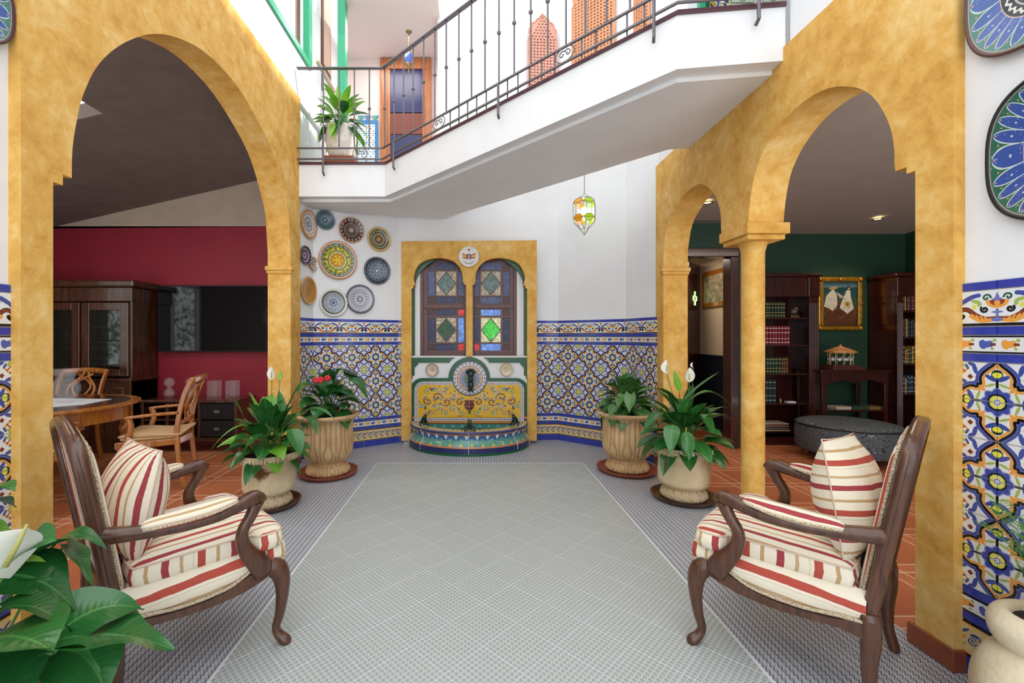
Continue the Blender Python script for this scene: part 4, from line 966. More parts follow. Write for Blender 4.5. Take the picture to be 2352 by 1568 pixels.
def traypic(name,g1,g2,ct,band):
    c=Cv(512,512,-1.02,1.02,-1.02,1.02,bg=g2); X,Y=c.X,c.Y; r=np.hypot(X,Y); th=np.arctan2(Y,X)
    rr=random.Random(len(name)+ord(name[-1]))
    for n,col,r1 in ((24,g1,.93),):
        s_=2*PI/n; a=((th+s_/2)%s_)-s_/2; u=r; w_=(s_/2)*(1-np.clip((r-.62)/(r1-.62),0,1)**2)**.6
        ins=np.abs(a)-w_; c.paint(np.where((r>.55)&(r<r1),ins*.5,1),col); c.paint(np.where((r>.55)&(r<r1),np.abs(ins)*.7-.007,1),'C9CFC4')
        for k in range(n): 
            t=k*s_; c.paint(circ(X,Y,.72*math.cos(t),.72*math.sin(t),.014),'B9C4D8'); c.paint(circ(X,Y,.86*math.cos(t+s_/2),.86*math.sin(t+s_/2),.012),'C98A7A'); c.paint(circ(X,Y,.90*math.cos(t),.90*math.sin(t),.012),'C98A7A')
    for k in range(260):
        t=rr.uniform(0,2*PI); q=rr.uniform(.6,.95); c.paint(circ(X,Y,q*math.cos(t),q*math.sin(t),.007),rr.choice(['7E98C8','2E4A6A','5E8A80','8FA8C0']))
    c.paint(np.abs(r-.955)-.008,'B59A90'); c.paint(.975-r,'25292E')
    c.paint(r-.58,'C9A39A'); c.paint(r-.565,band); c.paint(np.abs(r-.50+.018*np.cos(th*26))-.018,'D9D4C8'); c.paint(r-.44,'B8B0A0'); c.paint(r-.42,band); c.paint(np.abs(r-.38+.012*np.cos(th*30))-.010,'D9D4C8')
    c.paint(r-.34,ct); 
    s_=2*PI/7; a=((th+s_/2)%s_)-s_/2; c.paint(ell(r*np.cos(a),r*np.sin(a),.19,0,.13,.055),'5E9AB8'); c.paint(np.abs(ell(r*np.cos(a),r*np.sin(a),.19,0,.13,.055))-.006,'20242C'); c.paint(r-.05,'20242C')
    return c.image(name)
tA=traypic('tray_print_a','4A62A2','4E7E74','9AA4AC','20242E')
tB=traypic('tray_print_b','3C5296','2F6450','C0BDB4','221E1E')
tray(1.915,1.47,2.55,.235,.26,tA,rim('tray_rim','5A3A34'),'large blue green oval tray at the top of the right wall',1)
tray(1.915,1.40,1.94,.235,.255,tB,rim('tray_rim_dark','22262A'),'large green and blue tray with black centre ring just above the right wall tiles',1)
tray(-1.85,1.53,2.56,.23,.17,tA,rim('tray_rim_maroon','4A2A34'),'grey blue tray at the top of the left wall',-1)
# ---- carved fretwork panels
def fret(a,b,px0,px1,ztop,zbot,m,label):
    p0,p1=hit(a,b,px0),hit(a,b,px1); wd=math.hypot(p1[0]-p0[0],p1[1]-p0[1]); ang=math.atan2(b[1]-a[1],b[0]-a[0]); hh=ztop-zbot
    t=thing('fretwork_panel',label,'panel',(p0[0],p0[1],zbot),ang,'carved wooden fretwork panels on the upper wall')
    hw=wd/2
    side=[(1,.0),(1,.80),(.93,.812),(.92,.83),(.97,.85),(.93,.875),(.82,.882),(.80,.905),(.68,.925),(.52,.93),(.44,.95),(.24,.962),(.16,.98),(.05,.985),(0,1)]
    right=[(hw+hw*x,hh*y) for x,y in side]; left=[(hw-hw*x,hh*y) for x,y in reversed(side[:-1])]
    out=right+left; holes=[]
    rows=int(hh/.038)
    for j in range(rows):
        v=.03+j*.038
        lim=1.0 if v/hh<.82 else max(0,(1-v/hh)/.18)*.9
        n=int(wd*lim*.92/.041)
        for i in range(n):
            u=hw+(i-(n-1)/2)*.041; s_=((i+j)%2)*1.0
            if abs(u-hw)>hw*lim-.019: continue
            rot=(.7 if u>hw else -.7) if s_ else 0
            e=[(math.cos(2*PI*k/8)*(.0085 if s_ else .0155),math.sin(2*PI*k/8)*(.016 if s_ else .0095)) for k in range(8)]
            holes.append([(u+p*math.cos(rot)-q*math.sin(rot),v+p*math.sin(rot)+q*math.cos(rot)) for p,q in e])
    mb=MB().prism(out,lambda u,v,t_:(u,t_,v),-.03,-.012,holes=holes)
    mb.build('fretwork',m,t); 
    ol_=[(u,v) for u,v in out]
    MB().tube([(u,-.032,v) for u,v in ol_],.009,5,closed=True,up=(0,1,0)).build('border_moulding',m,t)
    return t
M['fret1']=plain('pink_fret_wood','D69C88',.6,var=.05); M['fret2']=plain('orange_fret_wood','D4946C',.6,var=.05)
fret((-.45,5.50),(C0[0],C0[1]-.012),1212,1278,5.36,3.75,M['fret1'],'pinkish carved fretwork panel, leftmost and smallest on the upper wall')
fret(C0,D0,1317,1415,5.75,3.7,M['fret2'],'wide orange carved fretwork panel on the upper wall')
fret(D0,E0,1462,1496,5.3,3.6,M['fret2'],'narrow orange fretwork panel glimpsed behind the railing at right')
# ---- bridge railing
rl=thing('bridge_railing','grey wrought iron railing with collared balusters along the bridge','railing',(0,3.6,2.9))
q0=rel(rl); SEG=[((-1.80,4.52),(-.93,4.52)),((-.93,4.52),(1.21,2.63)),((1.21,2.63),(1.86,2.63))]
def rp(px,s): 
    return hit(SEG[s][0],SEG[s][1],px)
def zr(x,o): return zb(x)+o
def corner(o): return [(-1.80,4.52,zr(-1.8,o)),(-.93,4.52,zr(-.93,o)),(1.21,2.63,zr(1.21,o)),(1.86,2.63,zr(1.86,o))]
MB().sweep(corner(1.29),.022,.007,(0.3,1,0),n=8,pw=.3).build('handrail',M['iron'],rl,q0)
MB().sweep(corner(.476),.008,.008,(0.3,1,0),n=8,pw=.3).build('lower_rail',M['iron'],rl,q0)
MB().sweep(corner(.366),.008,.008,(0.3,1,0),n=8,pw=.3).build('lower_rail',M['iron'],rl,q0)
def balu():
    mb=MB(); mb.tube([(0,0,0),(0,0,.81)],.0072,6); mb.lathe([(.007,.385),(.013,.390),(.017,.402),(.013,.414),(.007,.419)],10); return mb.mesh('baluster',M['iron'])
bm_=balu()
Bl=[(743,0),(779,0),(814,0),(848.5,0),(884,0)]
for k,(px,s) in enumerate(Bl): x,y=rp(px,s); link('baluster',bm_,rl,(x+q0[0],y+q0[1],zr(x,.476)+q0[2]))
for px in (905,927,949,973,998.6,1025,1054,1083,1114,1146,1181,1219,1258,1300,1345,1393,1447,1503,1563):
    x,y=rp(px,1); link('baluster',bm_,rl,(x+q0[0],y+q0[1],zr(x,.476)+q0[2]))
for px in (1650,1740,1830): 
    x,y=rp(px,2); link('baluster',bm_,rl,(x+q0[0],y+q0[1],zr(x,.476)+q0[2]))
ss=MB(); ss.tube([(0,0,0),(0,0,.14)],.006,6); sm=ss.mesh('spindle',M['iron'])
for px in (1034,1054,1074,1095,1117,1166,1190,1217,1245,1275,1337,1370,1405,1442,1482): 
    x,y=rp(px,1); link('spindle',sm,rl,(x+q0[0],y+q0[1]+.015,zr(x,.336)+q0[2]))
for px,s in ((743,0),(904,1),(1144,1),(1500,1),(1740,2)):
    x,y=rp(px,s); zz=zr(x,0); dx,dy=(0,1) if s!=1 else (.66,.75)
    MB().tube([(x,y-.012,zz+.476),(x,y-.012,zz+.225),(x+dx*.012,y+dy*.03-.012,zz+.205)],.0105,6).build('wall_bracket',M['iron'],rl,q0)
def scroll(px,s):
    x,y=rp(px,s); a=0 if s==0 else math.atan2(-1.89,2.14); zz=zr(x,.421); mb=MB(); sl=0 if s==0 else .0792*math.cos(a)
    def put(u,v): return (x+u*math.cos(a),y+u*math.sin(a)-.004,zz+v+u*sl)
    mb.tube([put(.075*math.cos(t),.052*math.sin(t)) for t in [2*PI*k/28 for k in range(28)]],.0042,6,closed=True)
    for sg in (-1,1):
        mb.tube([put(sg*(-.022+.028*(1-k/22)*math.cos(.4+k*.38)+.0),sg*.0+.004+.028*(1-k/22)*math.sin(.4+k*.38)*1) for k in range(20)],.0042,5)
    mb.build('scroll',M['iron'],rl,q0)
scroll(827,0); scroll(1008,1); scroll(1297,1)
# ---- faceted glass lantern
def lantern():
    px,py,Y=1342,492,4.9; c=P(px,py,Y); k=Y/F
    t=thing('star_lantern','faceted clear lantern with orange and lime panes hanging from a cord','lantern',tuple(c))
    n=6; st=2*PI/n; A=[st*i-PI/2-.30*st for i in range(n)]; R1=27*k; z={'top':48*k,'bot':-48*k}
    def pt(a,r,zz): return Vector((r*math.cos(a),r*math.sin(a),zz))
    wire=MB(); wr=.0024
    def w_(*ps):
        for a,b in zip(ps[:-1],ps[1:]): wire.tube([a,b],wr,4)
    topv,botv=Vector((0,0,z['top'])),Vector((0,0,z['bot'])); panes=[]
    for i in range(n):
        a0=A[i]; a1=a0+st; d=.27*st
        J0,J1=pt(a0,R1,24*k),pt(a1,R1,24*k); T0,T1=pt(a0+d,R1*.80,33*k),pt(a1-d,R1*.80,33*k); B0_,B1_=pt(a0+d,R1*.93,20*k),pt(a1-d,R1*.93,20*k)
        K0,K1=pt(a0,R1,-11*k),pt(a1,R1,-11*k); U0,U1=pt(a0+d,R1*.93,-4*k),pt(a1-d,R1*.93,-4*k); V0,V1=pt(a0+d,R1*.84,-19*k),pt(a1-d,R1*.84,-19*k)
        C0_,C1_=pt(a0,12*k,38*k),pt(a1,12*k,38*k); D0_,D1_=pt(a0,10*k,-34*k),pt(a1,10*k,-34*k)
        w_(J0,T0,T1,J1); w_(J0,B0_,B1_,J1); w_(J0,J1); w_(K0,U0,U1,K1); w_(K0,V0,V1,K1); w_(K0,K1); w_(B0_,U0); w_(B1_,U1); w_(J0,K0)
        w_(C0_,C1_); w_(C0_,topv); w_(C0_,T0); w_(C1_,T1); w_(D0_,D1_); w_(D0_,botv); w_(V0,D0_); w_(V1,D1_)
        kd='o' if i%2 else 'g'
        panes+=[([J0,T0,T1,J1],kd),([J0,B0_,B1_,J1],kd),([K0,U0,U1,K1],kd),([K0,V0,V1,K1],kd),([B0_,B1_,U1,U0],'t'),([C0_,C1_,T1,T0],'t'),([V0,V1,D1_,D0_],'t'),([J0,B0_,U0,K0],'t'),([C0_,C1_,topv],'t'),([D0_,D1_,botv],'t')]
    wire.build('wire_frame',M['iron'],t)
    MB().tube([(0,0,z['top']),(0,0,6.41-c.z)],.0035,5).build('cord',M['iron'],t)
    def em(nm,c_,e): q=NT(nm); q.set(c_,.1,emit=c_,es=e); return q.m
    cols={'o':em('amber_glass','E89A18',.22),'g':em('lime_glass','A9D21E',.22),'t':None}
    tm=NT('pale_lantern_glass'); tm.set('EDF4EE',.05,alpha=.35); tm.b.inputs['Emission Color'].default_value=(1,1,.95,1); tm.b.inputs['Emission Strength'].default_value=.1
    for idx,(pts,kd) in enumerate(panes):
        m=tm.m
        if kd!='t': m=cols[kd]
        nn=sum(pts,Vector())/len(pts)
        MB().add(pts+[p*.985 for p in pts],[tuple(range(len(pts))),tuple(reversed(range(len(pts),2*len(pts))))]+[(a,(a+1)%len(pts),len(pts)+(a+1)%len(pts),len(pts)+a) for a in range(len(pts))]).build('pane',m,t)
    b=blob(MB(),(0,0,4*k),.045,10,(1,1,1.4)).build('bulb',em('lit_bulb','FFFFFF',6),t,smooth=True)
    return t
lantern()
# ---- landing: door, lamp, tiled dado, windows
dr=thing('landing_door','orange wood framed open door upstairs with navy and rust reflections painted in','door',(P(931,300,6.26).x,6.26,3.1)); q=rel(dr)
def br(x0,x1,y0,y1,Y,d,name,m,par,qq,bev=.003):
    a=P(x0,y1,Y); b=P(x1,y0,Y); return MB().box(a.x,b.x,Y,Y+d,a.z,b.z).build(name,m,par,qq,bevel=bev)
for a in ((873,889,157.3,478),(977,990,157.3,478),(873,990,133,157)): br(*a,6.26,.06,'frame',M['doorw'],dr,q)
for a in ((889.2,896,157.6,478),(970,976.8,157.6,478)): br(*a,6.275,.045,'inner_frame',M['doorw'],dr,q)
M['dnavy']=plain('navy_door_reflection','2A2D5C',.25); M['drust']=plain('rust_door_reflection','7E3826',.3)  # blue and brown reflections in the open door, painted as flat panels
for a,m in (((896,970,157,258),'dnavy'),((896,970,260,308),'drust'),((896,970,310,400),'dnavy')): br(*a,6.285,.03,'panel',M[m],dr,q)
lp=thing('pendant_lamp','small brass pendant lamp with blue glass hanging on the landing','lamp',tuple(P(939,72,5.75))); k=5.75/F
MB().lathe([(.001,8*k),(9*k,6*k),(8*k,0),(3*k,-5*k),(.8*k,-8*k)],20).build('canopy',M['brass'],lp,smooth=True)
MB().tube([(0,0,-8*k),(0,0,-50*k)],.005,6).build('chain',M['brass'],lp)
MB().lathe([(2*k,-48*k),(9*k,-55*k),(10*k,-66*k),(6*k,-74*k)],16).build('glass_shade',plain('blue_lamp_glass','5A78C8',.1,alpha=.75),lp,smooth=True)
MB().lathe([(6*k,-73*k),(7*k,-76*k),(3*k,-84*k),(1.5*k,-88*k),(2.4*k,-93*k),(.3*k,-99*k)],14).build('finial',M['brass'],lp,smooth=True)
# blue tiled dado with a tassel frieze
M['upt']=imgmat('upper_blue_tile',upper_tile(),.15); M['upb']=plain('sky_blue_glaze','4A86C0',.15); M['upg']=plain('turquoise_glaze','4AA8A0',.2)
td=struct(MB().box(-1.66,-1.36,6.295,6.318,3.1,4.38).build('trim_2',M['upb']))
for i in range(2):
    for j in range(9):
        x=-1.645+i*.125; z=3.15+j*.13
        MB().add([(x,6.285,z),(x+.12,6.285,z),(x+.12,6.285,z+.125),(x,6.285,z+.125),(x,6.294,z),(x+.12,6.294,z),(x+.12,6.294,z+.125),(x,6.294,z+.125)],[(0,1,2,3),(0,4,5,1),(1,5,6,2),(2,6,7,3),(3,7,4,0)],[[(0,0),(1,0),(1,1),(0,1)]]+[[(0,0)]*4]*4).build('tile',M['upt'],td)
for i,px in enumerate((829,845,862)):
    a=P(px,265,6.3); MB().prism([(a.x-.045,a.z),(a.x-.02,a.z-.04),(a.x-.012,a.z-.075),(a.x-.02,a.z-.09),(a.x,a.z-.12),(a.x+.02,a.z-.09),(a.x+.012,a.z-.075),(a.x+.02,a.z-.04),(a.x+.045,a.z)],XZ,6.30,6.318).build('stencil_tassel',M['upg'] if i%2==0 else M['upb'],td)
struct(bx('trim_3',P(775,0,5.2).x,P(793,0,5.2).x,5.2,5.3,3.12,6.3,M['lgreen']))
# green framed upper window on the left wall
w1=struct(MB().box(-1.86,-1.80,1.76,4.93,4.26,4.33).build('window_1',M['lgreen'],bevel=.004))
MB().box(-1.87,-1.80,4.86,4.95,4.33,6.4).build('window_post',M['lgreen'],w1)
for y in (3.2,): MB().box(-1.86,-1.81,y,y+.07,4.33,6.4).build('window_post',M['lgreen'],w1)
MB().box(-1.90,-1.86,1.76,4.9,4.31,4.38).build('sash_rail',M['windw'],w1)
MB().box(-1.90,-1.87,4.72,4.78,4.38,6.4).build('sash_stile',M['windw'],w1)
tg=NT('window_glass'); tg.set('F6F2EA',.03,alpha=.12)
MB().box(-1.885,-1.880,1.8,4.85,4.38,6.4).build('pane',tg.m,w1)
struct(bx('wall_left',-2.0,-1.87,4.95,6.32,3.77,6.4,M['white']))
w2=struct(MB().prism([(5.42,4.6),(5.75,4.6),(5.75,6.3),(5.42,6.3)],lambda u,v,t:(t,u,v),-1.87,-1.85).build('window_2',M['windw'],bevel=.003))
bx('shutter_panel',-1.852,-1.842,5.46,5.71,4.66,6.25,plain('pale_shutter','C9A994',.5)); o_=bpy.data.objects['shutter_panel']; o_.parent=w2
a=P(727,137,5.25); b=P(768,210,5.9)
hr=thing('stair_handrail','slim pale handrail sloping down behind the railing on the landing','handrail',tuple(a))
MB().sweep([(0,0,0),tuple(b-a)],.018,.022,(1,0,0),n=8,pw=.4).build('rail',plain('pale_wood','C8B79A',.4),hr); 
MB().tube([(0,.2,-.05),(0,.2,-1.0)],.012,6).build('support',M['iron'],hr)
# wall with green post and tiles beyond the right end of the bridge
wt=struct(bx('wall_back',1.885,3.3,3.90,4.02,3.1,5.5,M['white']))
for (x0,x1,mk) in ((1605,1618,'lgreen'),(1618,1627,'green')):
    a=P(x0,0,3.87); b=P(x1,0,3.87); bx('green_post',a.x,b.x,3.85,3.90,3.2,5.2,M[mk])
for o_ in [o_ for o_ in bpy.data.objects if o_.name.startswith('green_post')]: o_.parent=wt
for (x0,x1,mt,u) in ((1633,1675,M['motif'],(0,.5)),(1680,1733,None,(0,1)),(1753,1800,None,(0,1))):
    a=P(x0,0,3.88).x; b=P(x1,0,3.88).x
    if mt is None: mt=M.setdefault('ros',imgmat('green_rosette_tile',green_rosette(),.15))
    for j in range(5):
        z=4.23-.2+ (j-3)*.2; MB().add([(a,3.885,z),(b,3.885,z),(b,3.885,z+.195),(a,3.885,z+.195),(a,3.9,z),(b,3.9,z),(b,3.9,z+.195),(a,3.9,z+.195)],[(0,1,2,3),(0,4,5,1),(1,5,6,2),(2,6,7,3),(3,7,4,0)],[[(u[0],0),(u[1],0),(u[1],1 if u[1]==1 else .5),(u[0],1 if u[1]==1 else .5)]]+[[(0,0)]*4]*4).build('tile',mt,wt)
# ================================================================ ARMCHAIRS
def stripes(name, vertical=False, period=.23):
    t=NT(name); tc=t.node('ShaderNodeTexCoord'); sp=t.node('ShaderNodeSeparateXYZ'); t.L(tc.outputs['UV'],sp.inputs[0])
    ob=t.coord('Object'); wob=t.math('MULTIPLY',t.math('SUBTRACT',t.noise(ob,9,2),.5),.012)
    u=t.math('ADD',sp.outputs[0],wob); f=t.math('FRACT',t.math('MULTIPLY',u,1/period))
    c='E9DFC9'
    st=t.ramp(f,[(0,'AE3A2A'),(.115,c),(.27,'BC9A6C'),(.325,c),(.50,'9A2230'),(.605,c),(.75,'C0A078'),(.80,c),(.93,'D8CBB0'),(.95,c)],'CONSTANT')
    n=t.noise(t.coord('Object',(1,1,1)),160,2); t.set(t.mix(t.math('MULTIPLY',n,.10),st,'F4EBDA','MIX'),.85,spec=.2)
    n2=t.noise(ob,22,4,.6); t.bump(t.math('ADD',t.math('MULTIPLY',n,.25),n2),.35,.006); return t.m
M['stripe']=stripes('striped_upholstery')
def gimp():
    t=NT('gimp_braid'); co=t.coord('Object',(1,1,1)); v=t.node('ShaderNodeTexVoronoi'); v.inputs['Scale'].default_value=230; t.L(co,v.inputs['Vector'])
    t.set(t.ramp(v.outputs['Distance'],[(.2,'E2D6BE'),(.7,'A58F6C')]),.9); t.bump(v.outputs['Distance'],.6,.004); return t.m
M['gimp']=gimp()
def offs(pts,d):
    n=len(pts); out=[]
    for i in range(n):
        a,b,c=Vector(pts[i-1]),Vector(pts[i]),Vector(pts[(i+1)%n]); t=(c-a).normalized(); out.append((b.x-t.y*-d*-1,b.y+t.x*-d*-1))
    return out
def pad(mb, outline, z0, z1, crown, flip=1, bulge=.012):
    """boxed cushion from a CCW outline; top uv in metres across x, sides uv along the edge"""
    n=len(outline); cx=sum(p[0] for p in outline)/n; cy=sum(p[1] for p in outline)/n
    def ring(k,z): return [(cx+(x-cx)*k,cy+(y-cy)*k,z) for x,y in outline]
    h=z1-z0; L=[0]
    for i in range(n): L.append(L[-1]+math.dist(outline[i],outline[(i+1)%n]))
    side=[(.965,z0),(1-.008,z0+.006),(1,z0+.02),(1.012,z0+h*.5),(1,z1-.02),(.992,z1-.004),(.975,z1+.002)]
    top=[(.975,z1+.002),(.93,z1+crown*.35),(.8,z1+crown*.7),(.55,z1+crown*.95),(.25,z1+crown),(.02,z1+crown)]
    for prof,tp in ((side,0),(top,1)):
        vs=[v for k,z in prof for v in ring(k,z)]; fs=[];uv=[]
        for k in range(len(prof)-1):
            for i in range(n):
                j=(i+1)%n; q=(k*n+i,k*n+j,(k+1)*n+j,(k+1)*n+i); fs.append(q)
                uv.append([(vs[m][0]*1.45,vs[m][1]) for m in q] if tp else [(L[i],vs[q[0]][2]),(L[i+1],vs[q[1]][2]),(L[i+1],vs[q[2]][2]),(L[i],vs[q[3]][2])])
        mb.add(vs,fs,uv)
    return mb
def armchair(label, loc, rz):
    t=thing('armchair',label,'armchair',loc,rz,'striped armchairs'); W_=M['walnut']; ST=M['stripe']
    by=lambda z: -.27-(z-.32)*.175
    # back frame: closed ring of the back, posts running on to the seat
    ring=[(.255,.30),(.262,.45),(.275,.65),(.284,.82),(.284,.88),(.270,.93),(.225,.958),(.15,.975),(.07,.99),(0,.996)]
    ring=smoothpts(ring,4); full=ring+[(-x,z) for x,z in reversed(ring[:-1])]
    pts=[(x,by(z),z) for x,z in full]
    ws=[.024+.010*0 for x,z in full]
    mb=MB(); mb.sweep(pts,.023,.0175,(0,1,-.0),n=12,pw=.75); mb.build('back_frame',W_,t,smooth=True)
    mb=MB()
    for dx in (.0,): 
        mb.sweep([(x*1.05,by(z)+.006,z+ (.012 if z>.95 else 0)) for x,z in full],.009,.007,(0,1,0),n=8)
    mb.build('outer_moulding',W_,t,smooth=True)
    MB().sweep([(-.26,by(.36),.36),(.26,by(.36),.36)],.02,.03,(0,1,0)).build('back_rail',W_,t,smooth=True)
    # back upholstery
    inn=[(x*.93,z if z<.96 else z-.02) for x,z in ring]; inn=[(x,max(.36,z)-(.012 if z>.86 else 0)) for x,z in inn]
    fullin=inn+[(-x,z) for x,z in reversed(inn[:-1])]; n=len(fullin); cx,cz=0,.67
    for nm,sg,bl in (('back_cushion',1,.038),('back_panel',-1,-.004)):
        mb=MB(); prof=[(1.0,.004),(.985,.5),(.93,.8),(.8,.95),(.5,1.0),(.02,1.02)]; vs=[]
        for k,hh in prof:
            for x,z in fullin:
                X=cx+(x-cx)*k; Z=cz+(z-cz)*k; vs.append((X,by(Z)+sg*((.012 if sg>0 else .004)+bl*hh),Z))
        fs=[];uv=[]
        for k in range(len(prof)-1):
            for i in range(n):
                j=(i+1)%n; q=(k*n+i,k*n+j,(k+1)*n+j,(k+1)*n+i); fs.append(q); uv.append([(vs[m][0]+.03,vs[m][2]) for m in q])
        mb.add(vs,fs,uv).build(nm,ST,t,smooth=True)
    MB().tube([(x*.995,by(z)+.03,z) for x,z in fullin],.0075,6,flat=.8,up=(0,1,0)).build('back_braid',M['gimp'],t,smooth=True)
    # rails
    for s_ in (-1,1):
        yz=[(-.30,.355),(-.30,.275),(-.26,.272),(-.20,.284),(-.10,.276),(.0,.272),(.10,.280),(.18,.300),(.23,.322),(.262,.330),(.262,.368),(.22,.372),(.17,.355),(.08,.318),(.0,.302),(-.10,.302),(-.2,.315)]
        xs=lambda y: .262+.05*(y+.3)/.6
        sp=smoothpts(yz,3,True)
        mb=MB().prism(sp,lambda u,v,tt:(s_*(xs(u)+tt),u,v),-.018,.018); mb.build('side_rail',W_,t,bevel=.008,seg=3)
        # moulding line
        # side upholstery
        yy=[-.27,-.2,-.1,0,.08,.15,.2]; zl=[.33,.325,.312,.312,.325,.36,.385]; mb=MB(); vs=[];fs=[];uv=[]
        for k,(y,z) in enumerate(zip(yy,zl)):
            for q,(dx,zz) in enumerate(((.006,z),(.020,z+(.425-z)*.3),(.018,z+(.425-z)*.7),(-.02,.428))): vs.append((s_*(xs(y)+dx),y,zz)); 
        for k in range(len(yy)-1):
            for q in range(3):
                idx=(k*4+q,(k+1)*4+q,(k+1)*4+q+1,k*4+q+1); fs.append(idx); uv.append([(vs[m][2]*1.0+.08-.06*vs[m][1],vs[m][1]) for m in idx])
        mb.add(vs,fs,uv).build('side_upholstery',ST,t,smooth=True)
        MB().tube([(s_*(xs(y)+.016),y,z+.002) for y,z in smoothpts(list(zip(yy,zl)),4)],.007,6).build('side_braid',M['gimp'],t,smooth=True)
        # front leg
        lp=smoothpts([(.283,.215,.365,.034),(.300,.245,.335,.042),(.312,.268,.29,.036),(.314,.272,.22,.027),(.303,.266,.13,.0205),(.292,.255,.07,.0175),(.300,.265,.035,.020),(.318,.283,.012,.024),(.318,.283,.0,.019)],4)
        mb=MB().tube([(s_*p[0],p[1],max(p[2],0.001)) for p in lp],[p[3] for p in lp],12,up=(1,0,0)); mb.build('leg',W_,t,smooth=True)
        MB().tube([(s_*(p[0]+p[3]*.62),p[1]-p[3]*.62,p[2]) for p in lp[3:-8]],.0045,6).build('leg_bead',W_,t,smooth=True)
        # rear leg
        lp=smoothpts([(.262,-.275,.36,.030),(.262,-.28,.27,.030),(.256,-.275,.18,.024),(.252,-.278,.09,.020),(.25,-.295,.02,.020),(.25,-.30,0,.019)],3)
        MB().tube([(s_*p[0],p[1],max(p[2],.001)) for p in lp],[p[3] for p in lp],10,up=(1,0,0)).build('leg',W_,t,smooth=True)
        # arm
        ap=smoothpts([(.272,by(.642)+.01,.640,.024,.027),(.295,-.26,.634,.024,.026),(.325,-.12,.622,.027,.020),(.342,.0,.628,.028,.021),(.342,.08,.644,.027,.024),(.338,.130,.656,.028,.028),(.335,.160,.654,.027,.028),(.334,.180,.638,.02,.02)],4)
        MB().sweep([(s_*p[0],p[1],p[2]) for p in ap],[p[3] for p in ap],[p[4] for p in ap],(1,0,0),n=12,pw=.7).build('arm',W_,t,smooth=True)
        MB().tube([(s_*(.338+.022),.150+.014*math.cos(a),.645+.014*math.sin(a)) for a in [2*PI*k/12 for k in range(12)]],.004,5,closed=True).build('arm_rosette',W_,t,smooth=True)
        # arm support
        sp_=smoothpts([(.336,.160,.645,.022,.028),(.337,.135,.59,.020,.022),(.336,.105,.54,.019,.022),(.334,.105,.49,.019,.026),(.330,.135,.43,.020,.034),(.322,.175,.375,.022,.042),(.312,.195,.33,.022,.04)],4)
        MB().sweep([(s_*p[0],p[1],p[2]) for p in sp_],[p[3] for p in sp_],[p[4] for p in sp_],(1,0,0),n=12,pw=.75).build('arm_support',W_,t,smooth=True)
        # arm pad
        pp=smoothpts([(.312,-.215,.645,.010),(.318,-.195,.650,.026),(.330,-.11,.652,.034),(.340,-.02,.658,.034),(.343,.05,.668,.025),(.343,.08,.672,.010)],4)
        mb=MB(); mb.tube([(s_*p[0],p[1],p[2]) for p in pp],[p[3] for p in pp],14,up=(0,0,1),flat=.8)
        mb.uv=[[(.045+.23*((a+.5*0)%1.0),b) for a,b in f] for f in mb.uv]; mb.build('arm_pad',ST,t,smooth=True)
        q=[(s_*(p[0]+dx*(p[3]+.002)),p[1],p[2]-.006) for dx,seq in ((1,pp),(-1,pp[::-1])) for p in seq]
        MB().tube(q,.005,5,closed=True).build('arm_braid',M['gimp'],t,smooth=True)
    # front rail, bowed
    fx=[(-.285,.315),(-.2,.305),(-.1,.288),(0,.28),(.1,.288),(.2,.305),(.285,.315),(.285,.352),(.15,.335),(0,.325),(-.15,.335),(-.285,.352)]
    MB().prism(smoothpts(fx,3,True),lambda u,v,tt:(u,.240+.012*(1-(u/.3)**2)+tt,v),-.02,.018).build('front_rail',W_,t,bevel=.007,seg=2)
    ol_=lambda k,f:[( .268*k,-.245),(.288*k,.0),(.295*k,.13),(.30*k+f,.17),(.318*k+f,.21),(.318*k+f,.265),(.30*k+f,.295),(.2*k,.315),(0,.33)]
    h=ol_(1,0); deck=[(x,y) for x,y in h]+[(-x,y) for x,y in reversed(h[:-1])]
    MB_=pad(MB(),[((x*.93 if y<.16 else x*.99),y*.99) for x,y in deck],.350,.424,.004); MB_.build('seat_deck',ST,t,smooth=True)
    fr2=smoothpts([(.314,.20,.372),(.316,.242,.362),(.300,.285,.358),(.2,.315,.350),(0,.330,.34),(-.2,.315,.350),(-.300,.285,.358),(-.316,.242,.362),(-.314,.20,.372)],4)
    MB().tube(fr2,.007,6).build('front_braid',M['gimp'],t,smooth=True)
    # loose T cushion
    h=[(0,-.235),(.15,-.24),(.250,-.235),(.265,-.21),(.272,-.1),(.280,.04),(.285,.12),(.294,.150),(.322,.172),(.332,.188),(.333,.21),(.330,.245),(.316,.268),(.27,.28),(.15,.293),(0,.297)]
    half_=smoothpts(h,2); cu=half_+[(-x,y) for x,y in reversed(half_[1:-1])]
    o=pad(MB(),cu,.422,.490,.03).build('seat_cushion',ST,t,smooth=True)
    pi=[(p[0]*.985,p[1]*.985,.490) for p in cu]
    MB().tube(pi,.004,5,closed=True).build('cushion_piping',ST,t,smooth=True)
    return t
armchair('carved walnut armchair with red and cream stripes at the left, by the left arch',(-1.227,1.889,0),-math.radians(42))
armchair('carved walnut armchair with red and cream stripes at the right, before the column',(1.357,1.889,0),math.radians(42))
